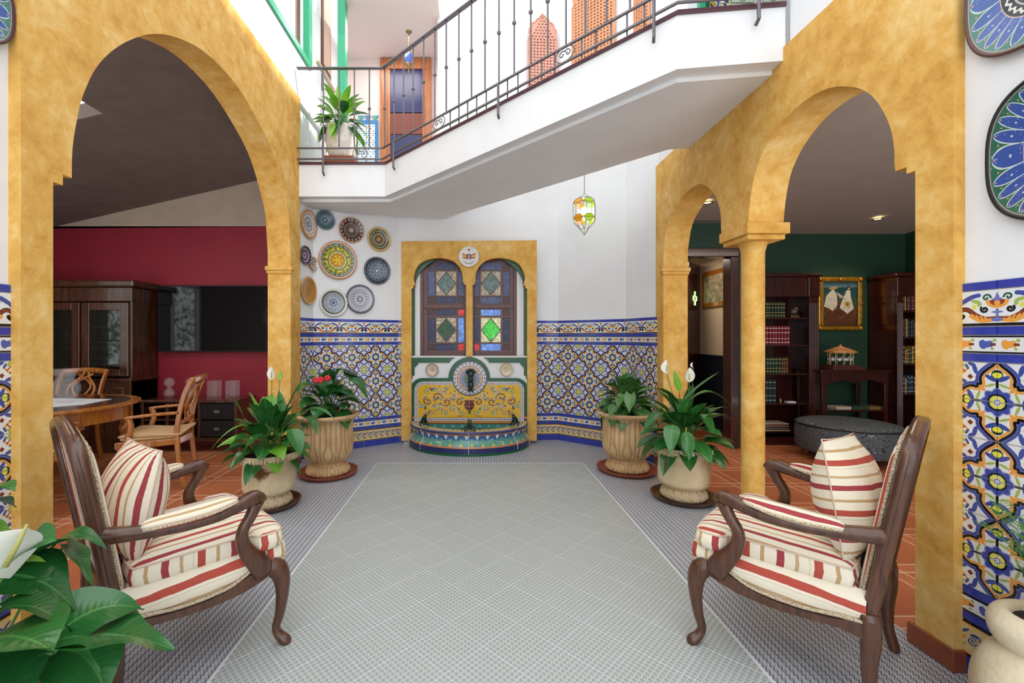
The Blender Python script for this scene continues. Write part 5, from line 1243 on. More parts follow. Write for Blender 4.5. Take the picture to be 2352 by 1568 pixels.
def pillow(label, loc, rx, ry, rz, w, h, th, turn):
    t=thing('throw_pillow',label,'pillow',loc,0,'striped throw pillows')
    n=18; mb=MB()
    for sg in (1,-1):
        vs=[];fs=[];uv=[]
        for i in range(n+1):
            for j in range(n+1):
                a=-1+2*i/n; b=-1+2*j/n
                e=(1-abs(a)**2.4)**.6*(1-abs(b)**2.2)**.75; pin=1-.04*(1-abs(a)**2)*abs(b)**3; pin2=1-.04*(1-abs(b)**2)*abs(a)**3
                wr=.004*math.sin(9*a+5*b)*e
                vs.append((a*w/2*pin2,sg*(th/2*e+wr),b*h/2*pin))
        for i in range(n):
            for j in range(n):
                q=(i*(n+1)+j,(i+1)*(n+1)+j,(i+1)*(n+1)+j+1,i*(n+1)+j+1); fs.append(q)
                uv.append([((vs[m][2] if turn else (lambda a:a+.9*abs(a)**3*a/ (w/2)**3*.5)(vs[m][0]))*1.3+.07,(vs[m][0] if turn else vs[m][2])) for m in q])
        mb.add(vs,fs,uv)
    o=mb.build('cover',M['stripe'],t,rot=(rx,ry,rz),smooth=True)
    pr=[(a*w/2*(1-.04*(1-b*b)*abs(a)**3),0,b*h/2*(1-.04*(1-a*a)*abs(b)**3)) for a,b in [(-1+k/8,-1) for k in range(16)]+[(1,-1+k/8) for k in range(16)]+[(1-k/8,1) for k in range(16)]+[(-1,1-k/8) for k in range(16)]]
    MB().tube(pr,.0028,5,closed=True,up=(0,1,0)).build('seam',M['stripe'],t,rot=(rx,ry,rz),smooth=True)
    return t
def loc2(cx,cy,rz,x,y,z): return (cx+x*math.cos(rz)-y*math.sin(rz),cy+x*math.sin(rz)+y*math.cos(rz),z)
ra=-math.radians(42); rb=math.radians(42)
pillow('striped throw pillow with upright stripes leaning on the left armchair back',loc2(-1.227,1.889,ra,.03,-.190,.675),-.19,0,ra+.10,.37,.41,.21,False)
pillow('striped throw pillow with crosswise stripes leaning on the right armchair back',loc2(1.357,1.889,rb,-.03,-.192,.69),-.17,.06,rb-.12,.37,.44,.21,True)
# ================================================================ POTS AND PLANTS
def stone(name,c1,c2,stain=None):
    t=NT(name); co=t.coord(); n=t.noise(co,5,5,.6); n2=t.noise(co,60,3)
    col=t.ramp(n,[(.3,c1),(.7,c2)])
    if stain:
        sp=t.node('ShaderNodeSeparateXYZ'); t.L(co,sp.inputs[0]); m=t.math('SUBTRACT',sp.outputs[2],stain[0]); m=t.math('ABSOLUTE',m)
        m=t.math('ADD',t.math('MULTIPLY',m,7.0),t.math('MULTIPLY',t.math('ABSOLUTE',t.math('SUBTRACT',sp.outputs[0],stain[1])),4.5)); m=t.math('ADD',m,t.math('MULTIPLY',t.noise(co,9,5,.7),1.1)); f=t.ramp(m,[(.75,'FFFFFF'),(1.15,'000000')]); col=t.mix(f,col,'6B4526')
    da=t.node('ShaderNodeAttribute'); da.attribute_name='dirt'; col=t.mix(t.math('MULTIPLY',da.outputs['Fac'],.62),col,'7E5A34')
    t.set(col,.85,spec=.25); t.bump(t.math('ADD',n2,n),.5,.006); return t.m
M['stone1']=stone('cast_stone','CDB48A','E6D5B4',(.30,.02)); M['stone2']=stone('warm_cast_stone','BE9668','DDBE92'); M['stone3']=stone('pale_cast_stone','D6BC90','EBDABA'); M['stone4']=stone('weathered_stone','C9B28C','E8DCC0')
M['saucer']=plain('terracotta_saucer','9A4F36',.6,var=.1); M['saucerd']=plain('dark_wet_saucer','4E3022',.4,var=.3,vs=9)
M['soil']=plain('potting_soil','2A1D14',.95,var=.3,vs=30,bump=.8,bs=40)
def leafmat(name,dark,light,vein,vs=.35,bs_=.35):
    t=NT(name); tc=t.node('ShaderNodeTexCoord'); sp=t.node('ShaderNodeSeparateXYZ'); t.L(tc.outputs['UV'],sp.inputs[0])
    av=t.math('ABSOLUTE',sp.outputs[1]); ph=t.math('SUBTRACT',t.math('MULTIPLY',sp.outputs[0],13.0),t.math('MULTIPLY',av,2.2)); w_=t.math('PINGPONG',ph,.5)
    oi=t.node('ShaderNodeObjectInfo'); n=t.noise(t.coord('Object'),9,3)
    base=t.mix(t.math('MULTIPLY',t.math('ADD',oi.outputs['Random'],n),.5),dark,light); vn=t.ramp(w_,[(.0,'FFFFFF'),(.16,'000000')]); 
    col=t.mix(t.math('MULTIPLY',vn,vs),base,vein); mr=t.ramp(av,[(.03,'FFFFFF'),(.07,'000000')]); col=t.mix(t.math('MULTIPLY',mr,.6),col,vein)
    t.set(col,.22,spec=.6); t.bump(w_,bs_,.006); t.b.inputs['Subsurface Weight'].default_value=0; return t.m
M['lily']=leafmat('peace_lily_leaf','1A4A22','3E8237','5C9A4C',.07,.22); M['lilyl']=leafmat('young_leaf','4F8E22','7DB83A','9CCB5A'); M['anth']=leafmat('anthurium_leaf','174A22','2F7434','5C9A56',.08,.12); M['syng']=leafmat('syngonium_leaf','2A5A28','5C8E44','86AE6A')
M['brownleaf']=plain('withered_leaf','5A3A24',.7); M['stem']=plain('green_stem','4F7F33',.5); M['spathe']=plain('white_spathe','F1F0E6',.45); M['spadix']=plain('pale_spadix','B9B46A',.6,bump=.5,bs=200); M['redfl']=plain('red_flower','D82A3C',.35,var=.15,vs=40)
def leaf(parent, p0, p1, tip, wd, m, kind='lance', sag=.0, roll=0.0, fold=.25, name='leaf', n=12, stem=True, wave=.0, label=None):
    """stalk from p0 to p1, blade from p1 to tip (all local to parent)"""
    p0,p1,tip=Vector(p0),Vector(p1),Vector(tip); mb=MB(); ax=(tip-p1); L=ax.length
    cl=[]; 
    for k in range(n+1):
        u=k/n; p=p1.lerp(tip,u); p.z+=sag*4*u*(1-u)*L; cl.append(p)
    vs=[];fs=[];uv=[]; K=5; ph=R.random()*6
    for k,p in enumerate(cl):
        u=k/n; t=(cl[min(k+1,n)]-cl[max(k-1,0)]).normalized(); sd=t.cross(Vector((0,0,1)))
        if sd.length<.05: sd=t.cross(Vector((.3,-1,0)))
        sd.normalize(); up=sd.cross(t).normalized()
        c_,s_=math.cos(roll),math.sin(roll); sd,up=sd*c_+up*s_, up*c_-sd*s_
        if kind=='lance': w_=math.sin(PI*min(1,u**.8))**.85*(1-.12*u)
        elif kind=='heart': w_=(math.sin(PI*(u*.8+.2))**.8)*(1-u**3.0)**.6*1.05 if u<1 else 0
        else: w_=math.sin(PI*u)
        if kind=='lance' and u>.9: w_*= (1-u)/.1*.9+.1
        for q in range(K):
            v=-1+2*q/(K-1); off=0
            back=-.16*L*abs(v)**1.5*max(0,1-u*5) if kind=='heart' else 0
            vs.append(p+sd*v*w_*wd/2+up*(abs(v)**1.4*fold*w_*wd/2+wave*wd*math.sin(u*11+ph+v*2)*abs(v))+t*back)
    for k in range(n):
        for q in range(K-1):
            i=(k*K+q,k*K+q+1,(k+1)*K+q+1,(k+1)*K+q); fs.append(i); uv.append([((j//K)/n,-1+2*(j%K)/(K-1)) for j in i])
    mb.add(vs,fs,uv,0)
    if stem:
        mid=(p0+p1)/2+Vector((0,0,.12*(p1-p0).length)); pts=[p0,(p0+mid)/2+Vector((0,0,.03)),mid,(mid+p1)/2+Vector((0,0,.02)),p1]
        mb.tube([tuple(p) for p in smoothpts([tuple(x) for x in (p0,mid,p1)],4)],.0035,5,mi=1)
    me=mb.mesh(name,[m,M['stem']],True,fix=False); o=link(name,me,parent)
    if label: o['label']=label
    return o
def spathe(parent,p0,p1,h,wd,ang,m=None,sp=True,name='flower'):
    p0,p1=Vector(p0),Vector(p1); mb=MB(); mid=(p0+p1)/2+Vector((.01,0,.02)); mb.tube(smoothpts([tuple(p0),tuple(mid),tuple(p1)],4),.003,5,mi=1)
    n=10;K=5;vs=[];fs=[];sx,sy=math.cos(ang),math.sin(ang)
    for k in range(n+1):
        u=k/n; w_=math.sin(PI*u**.75)**.8*wd/2
        for q in range(K):
            v=-1+2*q/(K-1); cup=.5*wd*(v*v)*math.sin(PI*u); lean=.12*h*math.sin(u*2.5)
            vs.append((p1.x+sx*v*w_-sy*(cup-.3*wd*0)-sy*lean,p1.y+sy*v*w_+sx*cup*1-sx*lean*0,p1.z+u*h))
    for k in range(n):
        for q in range(K-1): fs.append((k*K+q,k*K+q+1,(k+1)*K+q+1,(k+1)*K+q))
    mb.add(vs,fs,None,0)
    if sp: mb.lathe([(.0005,0),(.005,.006),(.005,h*.45),(.001,h*.5)],8,(p1.x+sy*.004,p1.y-.008,p1.z+h*.12),mi=2)
    return link(name,mb.mesh(name,[m or M['spathe'],M['stem'],M['spadix']],True,fix=False),parent)
def bush(parent, c, n, spread, hmin, hmax, L, wd, mats, kind='lance', droop=.5, seed=1, rin=.05, sag=.10, wave=.02):
    rr=random.Random(seed)
    for i in range(n):
        a=i*2.39996+rr.uniform(-.3,.3); q=(i+.5)/n; rad=spread*(.15+.85*q**.7); h=hmax-(hmax-hmin)*q+rr.uniform(-.04,.04)
        l=L*rr.uniform(.8,1.15); e=1.15-3.1*q*droop+rr.uniform(-.25,.25)
        p0=(c[0]+rin*math.cos(a)*q,c[1]+rin*math.sin(a)*q,c[2]); p1=(c[0]+rad*.45*math.cos(a),c[1]+rad*.45*math.sin(a),c[2]+h)
        tp=(p1[0]+l*math.cos(a)*math.cos(e),p1[1]+l*math.sin(a)*math.cos(e),p1[2]+l*math.sin(e))
        m=mats[0] if rr.random()<.82 or len(mats)<2 else mats[1]
        leaf(parent,p0,p1,tp,wd*rr.uniform(.8,1.15),m,kind,sag*rr.uniform(.5,1.4),rr.uniform(-.35,.35),.22,wave=wave)
def dirt(o, g):
    me=o.data; at_=me.attributes.new('dirt','FLOAT','POINT'); at_.data.foreach_set('value',[g(math.atan2(v.co.y,v.co.x),v.co.z) for v in me.vertices])
def mark(mb, f0, g, ctr=(0,0)):
    for k in range(f0,len(mb.f)):
        f=mb.f[k]; x=sum(mb.v[i][0] for i in f)/len(f); y=sum(mb.v[i][1] for i in f)/len(f); z=sum(mb.v[i][2] for i in f)/len(f)
        if g(math.atan2(y,x),z): mb.mi[k]=1
    return mb
def dense(pr,step=.006):
    out=[]
    for a,b in zip(pr[:-1],pr[1:]):
        n=max(1,int(math.dist(a,b)/step)); out+=[(a[0]+(b[0]-a[0])*k/n,a[1]+(b[1]-a[1])*k/n) for k in range(n)]
    return out+[pr[-1]]
M['antique']=plain('brown_antiquing_in_the_relief','A07C50',.85,var=.15,vs=30)
def eggline(a,z,z0,z1,n):
    s_=2*PI/n; u=abs((a+s_/2)%s_-s_/2)/(s_/2); v=(z-z0)/(z1-z0)
    if not 0<v<1: return 9
    d1=abs(math.hypot(u/.55,(v-.5)/.42)-1); d2=abs(math.hypot(u/.28,(v-.5)/.22)-1)*.9; d3=abs(u-.93)*2.2
    return min(d1,d2,d3)
def plainpot(label,loc,stonem,saucm,scale=1.0,sr=.235):
    t=thing('stone_planter',label,'planter',loc)
    def body(r,z,a,k):
        e=min(eggline(a,z,.022,.098,15),eggline(a,z,.365,.415,17))
        return (r-(.007*math.exp(-(e/.2)**2) if e<5 else 0),z)
    pr=smoothpts([(.155,.018),(.168,.03),(.172,.045),(.160,.075),(.134,.096),(.130,.102),(.158,.112),(.180,.135),(.188,.17),(.188,.24),(.184,.30),(.182,.335),(.195,.355),(.222,.368),(.236,.385),(.236,.40),(.222,.418),(.205,.42),(.19,.40),(.185,.37)],3)
    pr=[(.002,.018)]+pr
    pr=dense(pr)
    mb=MB().lathe([(r*scale,z*scale) for r,z in pr],240,fn=lambda r,z,a,k:body(r,z,a,k) if scale==1 else (lambda q:(q[0]*scale,q[1]*scale))(body(r/scale,z/scale,a,k)))
    dirt(mb.build('pot',stonem,t,smooth=True),lambda a,z:math.exp(-(min(5,min(eggline(a,z/scale,.022,.098,15),eggline(a,z/scale,.365,.415,17)))/.16)**2))
    MB().lathe([(.001,.382*scale),(.188*scale,.38*scale)],24).build('soil',M['soil'],t)
    s=thing('pot_saucer','round saucer under the '+label,'saucer',loc,0)
    MB().lathe([(.001,.014),(.18*scale,.014),(sr-.03,.018),(sr-.012,.04),(sr,.042),(sr-.006,.03),(sr-.04,.0),(.001,0)],48).build('dish',saucm,s,smooth=True,sharp=60)
    return t
def urn(label,loc,stonem,saucm,sr=.275):
    t=thing('stone_planter',label,'planter',loc)
    def gl(a,z):
        if .145<z<.525:
            n=10; s_=2*PI/n; u=abs((a+s_/2)%s_-s_/2)/(s_/2); v=(z-.145)/.38
            w1=.16+.34*math.exp(-((v-.2)/.15)**2)+.12*math.exp(-((v-1.0)/.25)**2); w2=w1+.17
            if v<.07: return abs(math.hypot(u/.4,(v-.2)/.14)-1)*.35
            return min(abs(u-w1),abs(u-w2) if u<.97 else 9, abs(u-.95)+.01)
        if .03<z<.115: return eggline(a,z,.03,.115,12)*.4
        return 9
    def fl_(r,z,a,k):
        e=gl(a,z)
        if e<5: return (r-.009*math.exp(-(e/.06)**2),z)
        if z>.54: return (r*(1+.035*abs(math.cos(9*a))),z)
        return (r,z)
    pr=smoothpts([(.165,.02),(.195,.03),(.205,.048),(.192,.08),(.165,.108),(.150,.12),(.158,.14),(.195,.165),(.222,.21),(.232,.27),(.232,.35),(.228,.43),(.230,.50),(.245,.53),(.268,.55),(.278,.565),(.268,.582),(.245,.58),(.22,.56),(.21,.52)],4)
    dirt(MB().lathe(dense([(.002,.02)]+pr,.008),360,fn=fl_).build('pot',stonem,t,smooth=True),lambda a,z:math.exp(-(min(5,gl(a,z))/.05)**2))
    MB().lathe([(.001,.535),(.215,.53)],24).build('soil',M['soil'],t)
    s=thing('pot_saucer','round saucer under the '+label,'saucer',loc,0)
    MB().lathe([(.001,.014),(.2,.014),(sr-.03,.018),(sr-.012,.045),(sr,.047),(sr-.004,.03),(sr-.05,.0),(.001,0)],52).build('dish',saucm,s,smooth=True,sharp=60)
    return t
def lily(name,label,c,n,seed,spread,hmin,hmax,L,wd,mats,**k):
    t=thing(name,label,'plant',c); bush(t,(0,0,0),n,spread,hmin,hmax,L,wd,mats,seed=seed,**k); return t
L1,L2,L3,L4=(-1.585,3.43,0),(-1.38,4.20,0),(1.487,4.30,0),(1.69,3.57,0)
plainpot('short cream stone pot with a brown stain, front left',L1,M['stone1'],M['saucerd'])
urn('tall fluted stone urn with scalloped rim, back left',L2,M['stone2'],M['saucer'])
urn('tall fluted stone urn, weathered, back right',L3,M['stone2'],M['saucer'],.285)
plainpot('short cream stone pot, clean, front right',L4,M['stone3'],M['saucerd'],1.03,.25)
def toloc(c,px,py,Y): v=P(px,py,Y); return (v.x-c[0],v.y-c[1],v.z-c[2])
def at(t,px,py,Y): v=P(px,py,Y); l=t.location; return (v.x-l.x,v.y-l.y,v.z-l.z)
p=lily('peace_lily','peace lily with one white and one green flower in the front left pot',(L1[0],L1[1],.40),50,3,.34,.0,.22,.23,.135,[M['lily'],M['lilyl']],droop=.62)
for a,b,w_,m,sg in (((560,960,3.4),(510,905,3.3),.07,'lily',.2),((600,985,3.35),(485,1032,3.1),.035,'lilyl',.25),((600,960,3.4),(572,900,3.4),.06,'lilyl',.05),((650,950,3.4),(640,895,3.45),.07,'lily',.0),((690,950,3.3),(770,965,3.2),.07,'lily',.2),((670,985,3.2),(690,1050,3.1),.13,'lily',.15),((610,1000,3.2),(560,1038,3.1),.12,'lily',.2),((640,985,3.4),(695,870,3.4),.05,'lily',.05),((700,960,3.4),(730,1000,3.2),.09,'lily',.2)):
    leaf(p,(0,0,0),at(p,*a),at(p,*b),w_,M[m],'lance',sg,0,.2,wave=.02)
spathe(p,(0,0,0),at(p,624,872,3.45),.105,.055,.5); spathe(p,(0.02,0,0),at(p,643,872,3.45),.07,.04,.2,M['lilyl'],False)
p=lily('anthurium','anthurium with small red flowers in the back left urn',(L2[0],L2[1],.555),30,11,.34,.05,.27,.19,.18,[M['anth'],M['lily']],kind='heart',droop=.75,sag=.12)
for a,b,w_ in (((790,860,4.2),(850,925,4.15),.17),((775,850,4.2),(835,878,4.25),.15),((800,870,4.1),(845,905,4.0),.14),((710,880,4.1),(680,905,4.0),.14),((740,870,4.1),(750,905,4.05),.16),((760,900,4.0),(830,925,3.95),.15)):
    leaf(p,(0,0,0),at(p,*a),at(p,*b),w_,M['anth'],'heart',.12,0,.2)
for k,(px,py) in enumerate(((727,872),(738,872),(753,868))):
    o=blob(MB(),at(p,px,py,4.0),.028,8,(1,.6,1)); c0=at(p,px,py,4.0); o.tube([(0,0,0),(c0[0]*.6,c0[1]*.6,c0[2]*.7),c0],.003,5,mi=1)
    for q in range(5): blob(o,(c0[0]+.016*math.cos(q*1.26),c0[1]-.012,c0[2]+.016*math.sin(q*1.26)),.014,6)
    link('flower',o.mesh('flower',[M['redfl'],M['stem']],True),p)
p=lily('syngonium','bushy syngonium with pale veined leaves in the back right urn',(L3[0],L3[1],.555),70,21,.46,.0,.27,.15,.13,[M['syng'],M['anth']],kind='heart',droop=.85,sag=.1)
for a,b in (((1430,905,4.1),(1418,940,4.05)),((1415,930,4.1),(1400,960,4.0)),((1448,905,4.0),(1445,950,3.95))): leaf(p,(0,0,0),at(p,*a),at(p,*b),.1,M['syng'],'heart',.1,0,.2)
leaf(p,(0,0,0),at(p,1405,885,4.0),at(p,1418,915,3.95),.06,M['brownleaf'],'lance',.1,0,.2)
p=lily('peace_lily','peace lily with two white flowers in the front right pot',(L4[0],L4[1],.41),48,5,.36,.02,.24,.245,.145,[M['lily']],droop=.62)
for a,b,w_,m,sg in (((1565,925,3.5),(1655,853,3.5),.05,'lily',.05),((1580,925,3.4),(1690,948,3.3),.10,'lily',.35),((1600,985,3.4),(1700,952,3.4),.03,'lily',.3),((1610,950,3.4),(1640,1005,3.3),.12,'lily',.15),((1560,930,3.5),(1460,905,3.4),.11,'lily',.2),((1530,950,3.4),(1475,1000,3.3),.10,'lily',.2),((1545,975,3.3),(1540,1045,3.2),.12,'lily',.15),((1575,990,3.2),(1583,1060,3.15),.11,'lily',.1),((1560,900,3.5),(1548,850,3.55),.08,'lilyl',.0)):
    leaf(p,(0,0,0),at(p,*a),at(p,*b),w_,M[m],'lance',sg,0,.2,wave=.02)
leaf(p,(0,0,0),at(p,1532,1045,3.25),at(p,1527,1090,3.25),.04,M['brownleaf'],'lance',.0,0,.2)
spathe(p,(0,0,0),at(p,1531,858,3.5),.11,.062,.1); spathe(p,(0.02,0,0),at(p,1583,878,3.5),.12,.07,-.5); spathe(p,(0.02,0,0),at(p,1592,845,3.55),.05,.03,.9,sp=False)
# plant upstairs behind the railing
u0=P(783,362,4.84); zt=3.105
up=thing('leaf_relief_planter','white planter with carved leaf relief on the landing','planter',(u0.x,u0.y,zt))
M['whitepot']=plain('white_relief_ceramic','E6DED2',.5,var=.08,vs=14)
bx('riser',-.16,.16,-.12,.12,-.005,.13,M['terrab']); o_=bpy.data.objects['riser']; o_.parent=up
def wp(r,z,a,k): return (r*(1+.045*math.exp(-((abs(math.sin(5*a+.0))-.25*math.sin(z*9))**2)/.03)),z)
MB().lathe([(.001,.13),(.10,.13),(.125,.16),(.15,.24),(.163,.33),(.165,.40),(.16,.455),(.168,.47),(.155,.475),(.145,.44)],72,fn=wp).build('pot',M['whitepot'],up,smooth=True)
MB().lathe([(.001,.45),(.148,.45)],20).build('soil',M['soil'],up)
M['sunleaf']=leafmat('sunlit_leaf','4E9A22','8FCB33','B5DD66')  # sunlight on the landing plant is put into these brighter greens
lily('peace_lily','bright sunlit peace lily in the white planter on the landing',(u0.x,u0.y,zt+.455),60,9,.30,.0,.24,.24,.09,[M['sunleaf'],M['anth']],droop=.8)
# foreground plant bottom left
gp_=thing('stone_planter','cream stone pot at the bottom left corner, mostly out of frame','planter',(-1.26,1.08,0))
MB().lathe([(.002,.02),(.15,.02),(.17,.04),(.15,.09),(.13,.1),(.18,.15),(.2,.22),(.195,.34),(.2,.38),(.235,.40),(.24,.425),(.22,.44),(.2,.43),(.19,.39)],64).build('pot',M['stone4'],gp_,smooth=True)
MB().lathe([(.001,.40),(.195,.40)],20).build('soil',M['soil'],gp_)
fp=thing('anthurium','large foreground anthurium with broad glossy leaves and a white spathe','plant',(-1.26,1.08,.40))
FL=[((130,1470,1.12),(398,1492,1.22),.30,'anth',.10,.2),((125,1460,1.15),(330,1400,1.3),.17,'anth',.2,-.3),((-60,1480,.98),(128,1500,.98),.30,'lily',.15,.3),((-20,1330,1.15),(175,1400,1.2),.22,'anth',.2,0),((20,1310,1.2),(190,1235,1.25),.14,'lily',.1,.3),((30,1290,1.1),(130,1240,1.1),.13,'lily',.15,-.4),
    ((150,1250,1.3),(212,1345,1.3),.11,'anth',.1,.4),((130,1245,1.3),(245,1262,1.33),.08,'anth',.25,0),((60,1480,1.1),(140,1590,1.1),.22,'anth',.1,.3),((160,1480,1.15),(250,1600,1.15),.2,'anth',.15,-.2),((-40,1150,1.1),(38,1165,1.15),.12,'anth',.1,.2),((-30,1120,1.1),(35,1128,1.1),.08,'lily',.15,.2),
    ((110,1440,1.2),(165,1560,1.2),.13,'lily',.2,.1),((-80,1560,.95),(60,1640,.95),.25,'anth',.1,.1),((0,1400,1.05),(165,1450,1.1),.14,'lily',.2,.2),((120,1500,1.05),(230,1545,1.1),.12,'lily',.2,.5),((40,1350,1.2),(120,1330,1.2),.16,'anth',.2,.1)]
for a,b,w_,m,sg,rl_ in FL: leaf(fp,(R.uniform(-.08,.08),R.uniform(-.08,.08),0),at(fp,*a),at(fp,*b),w_,M[m],'heart',sg,rl_,.18,n=16,wave=.025)
leaf(fp,(0,0,0),at(fp,-20,1310,1.1),at(fp,105,1290,1.1),.05,M['lilyl'],'lance',.1,0,.2); leaf(fp,(0,0,0),at(fp,-10,1190,1.1),at(fp,20,1290,1.1),.06,M['lilyl'],'lance',.1,.5,.2)
o=leaf(fp,(0,0,0),at(fp,-30,1330,1.02),at(fp,66,1212,1.02),.15,M['spathe'],'heart',.1,.5,.3,name='spathe'); 
MB().tube([at(fp,12,1300,1.0),at(fp,40,1250,1.0),at(fp,62,1205,.99)],[.006,.006,.003],8).build('spadix',M['spadix'],fp,smooth=True)
# foreground pot bottom right
g2_=thing('stone_planter','pale stone pot at the bottom right corner, partly out of frame','planter',(1.74,1.34,0))
MB().lathe([(.002,.005)]+smoothpts([(.10,.005),(.13,.03),(.155,.09),(.165,.17),(.157,.25),(.13,.31),(.105,.335),(.105,.345),(.118,.36),(.127,.39),(.125,.42),(.11,.445),(.09,.452),(.075,.44),(.07,.42)],3),64).build('pot',M['stone4'],g2_,smooth=True)
MB().lathe([(.001,.43),(.072,.43)],20).build('soil',M['soil'],g2_)
fn_=thing('asparagus_fern','wispy green fern in the bottom right pot','plant',(1.74,1.34,.44))
rr=random.Random(4)
for k in range(20):
    a=rr.uniform(0,2*PI); r_=rr.uniform(.06,.17); h=rr.uniform(.1,.35); mb=MB(); pts=[(0,0,0),(r_*.4*math.cos(a),r_*.4*math.sin(a),h*.7),(r_*math.cos(a),r_*math.sin(a),h)]
    sp_=smoothpts(pts,8); mb.tube(sp_,.0014,4)
    for q,pt in enumerate(sp_[3:]):
        for e in range(6):
            b=rr.uniform(0,2*PI); l=.025; mb.add([pt,(pt[0]+l*math.cos(b)-.002,pt[1]+l*math.sin(b),pt[2]+.01),(pt[0]+l*math.cos(b)+.002,pt[1]+l*math.sin(b)+.002,pt[2]+.012)],[(0,1,2)])
    mb.build('frond',M['stem'],fn_)
# ================================================================ DINING ROOM
tg_=NT('cabinet_door_glass'); tg_.set('20261F',.03,spec=1.0,alpha=.35,coat=1.0); CGL=tg_.m
tg_=NT('television_screen'); tg_.set('06070B',.04,spec=.5); M['screen']=tg_.m
CB=M['cabinet']
def obj_box(name,par,x0,x1,y0,y1,z0,z1,m,bev=.004):
    l=par.location; return MB().box(x0-l.x,x1-l.x,y0-l.y,y1-l.y,z0-l.z,z1-l.z).build(name,m,par,bevel=bev)
cab=thing('display_cabinet','tall dark wood display cabinet with glazed doors against the red wall','cabinet',(-4.42,5.15,0))
X0,X1,Y0,Y1=-5.10,-3.845,4.98,5.39
obj_box('side_panel',cab,X1-.03,X1,Y0+.01,Y1,.08,1.84,CB); obj_box('side_panel',cab,X0,X0+.03,Y0+.01,Y1,.08,1.84,CB)
obj_box('back_panel',cab,X0,X1,Y1-.015,Y1,.08,1.84,M['mahog']); obj_box('plinth',cab,X0-.01,X1+.01,Y0-.01,Y1,0,.09,CB)
obj_box('cornice',cab,X0-.05,X1+.05,Y0-.05,Y1,1.86,1.94,CB,.02); obj_box('frieze',cab,X0-.01,X1+.01,Y0-.01,Y1,1.70,1.86,CB,.008)
obj_box('base_cabinet',cab,X0,X1,Y0-.02,Y1,.09,.82,CB); obj_box('waist_moulding',cab,X0-.02,X1+.02,Y0-.04,Y1,.80,.84,CB,.01)
px_=[(X0+.03,-4.42),(-4.40,X1-.03)]
for a,b in px_:
    d=MB(); l=cab.location
    for (q0,q1,r0_,r1) in ((a,a+.09,.86,1.69),(b-.09,b,.86,1.69),(a+.09,b-.09,.86,.94),(a+.09,b-.09,1.60,1.69)): d.box(q0-l.x,q1-l.x,Y0-.015-l.y,Y0+.015-l.y,r0_,r1)
    dd=d.build('glazed_door',CB,cab,bevel=.006)
    g=MB().box(a+.09-l.x,b-.09-l.x,Y0-.002-l.y,Y0+.002-l.y,.94,1.60).build('pane',CGL,dd)
    MB().box(a+.03-l.x,b-.03-l.x,Y0-.04-l.y,Y0-.02-l.y,.15,.74).build('lower_door',CB,cab,bevel=.01)
for z in (.86,1.06,1.24,1.42): obj_box('shelf',cab,X0+.03,X1-.03,Y0+.03,Y1-.015,z-.008,z+.008,CB,.002)
wg=MB().lathe([(.0,0),(.03,.002),(.004,.008),(.004,.06),(.02,.072),(.032,.095),(.030,.13),(.029,.13),(.03,.095),(.018,.075),(.001,.07)],14)
wgm=wg.mesh('wine_glass',M['glass'],True)
k=0
for z,nm in ((.868,'lowest'),(1.068,'second'),(1.248,'third')):
    for i in range(7):
        x=X0+.16+i*.165
        o=link('wine_glass',wgm,None,(x,Y0+.16+.05*(i%2),z)); tag(o,'stemmed wine glass, %s from the left on the %s shelf of the display cabinet'%(['first','second','third','fourth','fifth','sixth','seventh'][i],nm),'glass','wine glasses in the display cabinet')
tv=thing('television','wide black flat television mounted on the red wall','television',(-3.1,5.33,1.14))
a=P(360,808,5.3); b=P(620,655,5.3)
obj_box('body',tv,a.x,b.x+.18,5.315,5.37,a.z,b.z,M['black_matt']); obj_box('screen',tv,a.x+.012,b.x+.168,5.31,5.316,a.z+.015,b.z-.012,M['screen'],0)
obj_box('wall_bracket',tv,-3.2,-2.9,5.37,5.395,1.3,1.6,M['black_matt'])
cs=thing('media_console','low dark wood console with drawers and open bays under the television','console',(-3.23,5.17,0))
cx0,cx1,cy0,cy1=-3.74,-2.66,4.97,5.38; MH=M['cabinet']
obj_box('top',cs,cx0-.02,cx1+.02,cy0-.02,cy1,.565,.595,MH,.006); obj_box('plinth_rail',cs,cx0,cx1,cy0,cy1,.13,.17,MH)
obj_box('back_panel',cs,cx0,cx1,cy1-.012,cy1,.17,.565,M['black_matt'])
for x in (cx0,-3.46,-3.10,-2.98,cx1-.035): 
    if x!=-2.98: obj_box('upright',cs,x,x+.035,cy0,cy1,.17,.565,MH)
for (a_,b_) in ((cx0+.035,-3.46),(-3.425,-3.10)): obj_box('shelf',cs,a_,b_,cy0+.01,cy1-.02,.36,.375,MH,.002)
for z0_ in (.18,.375):
    d=obj_box('drawer',cs,-3.06,cx1-.04,cy0+.005,cy1-.03,z0_,z0_+.18,M['black_matt'])
    l=cs.location; MB().box(-2.91-l.x,-2.85-l.x,cy0-.006-l.y,cy0+.004-l.y,z0_+.075,z0_+.105).build('drawer_pull',plain('pewter','8A8A88',.4,metal=.8) if z0_==.18 else bpy.data.materials['pewter'],d)
for x in (cx0+.04,cx1-.04):
    for y in (cy0+.04,cy1-.04): l=cs.location; MB().lathe([(.001,0),(.018,0),(.03,.03),(.03,.05),(.018,.07),(.032,.10),(.03,.13)],14,(x-l.x,y-l.y,0)).build('foot',MH,cs,smooth=True)
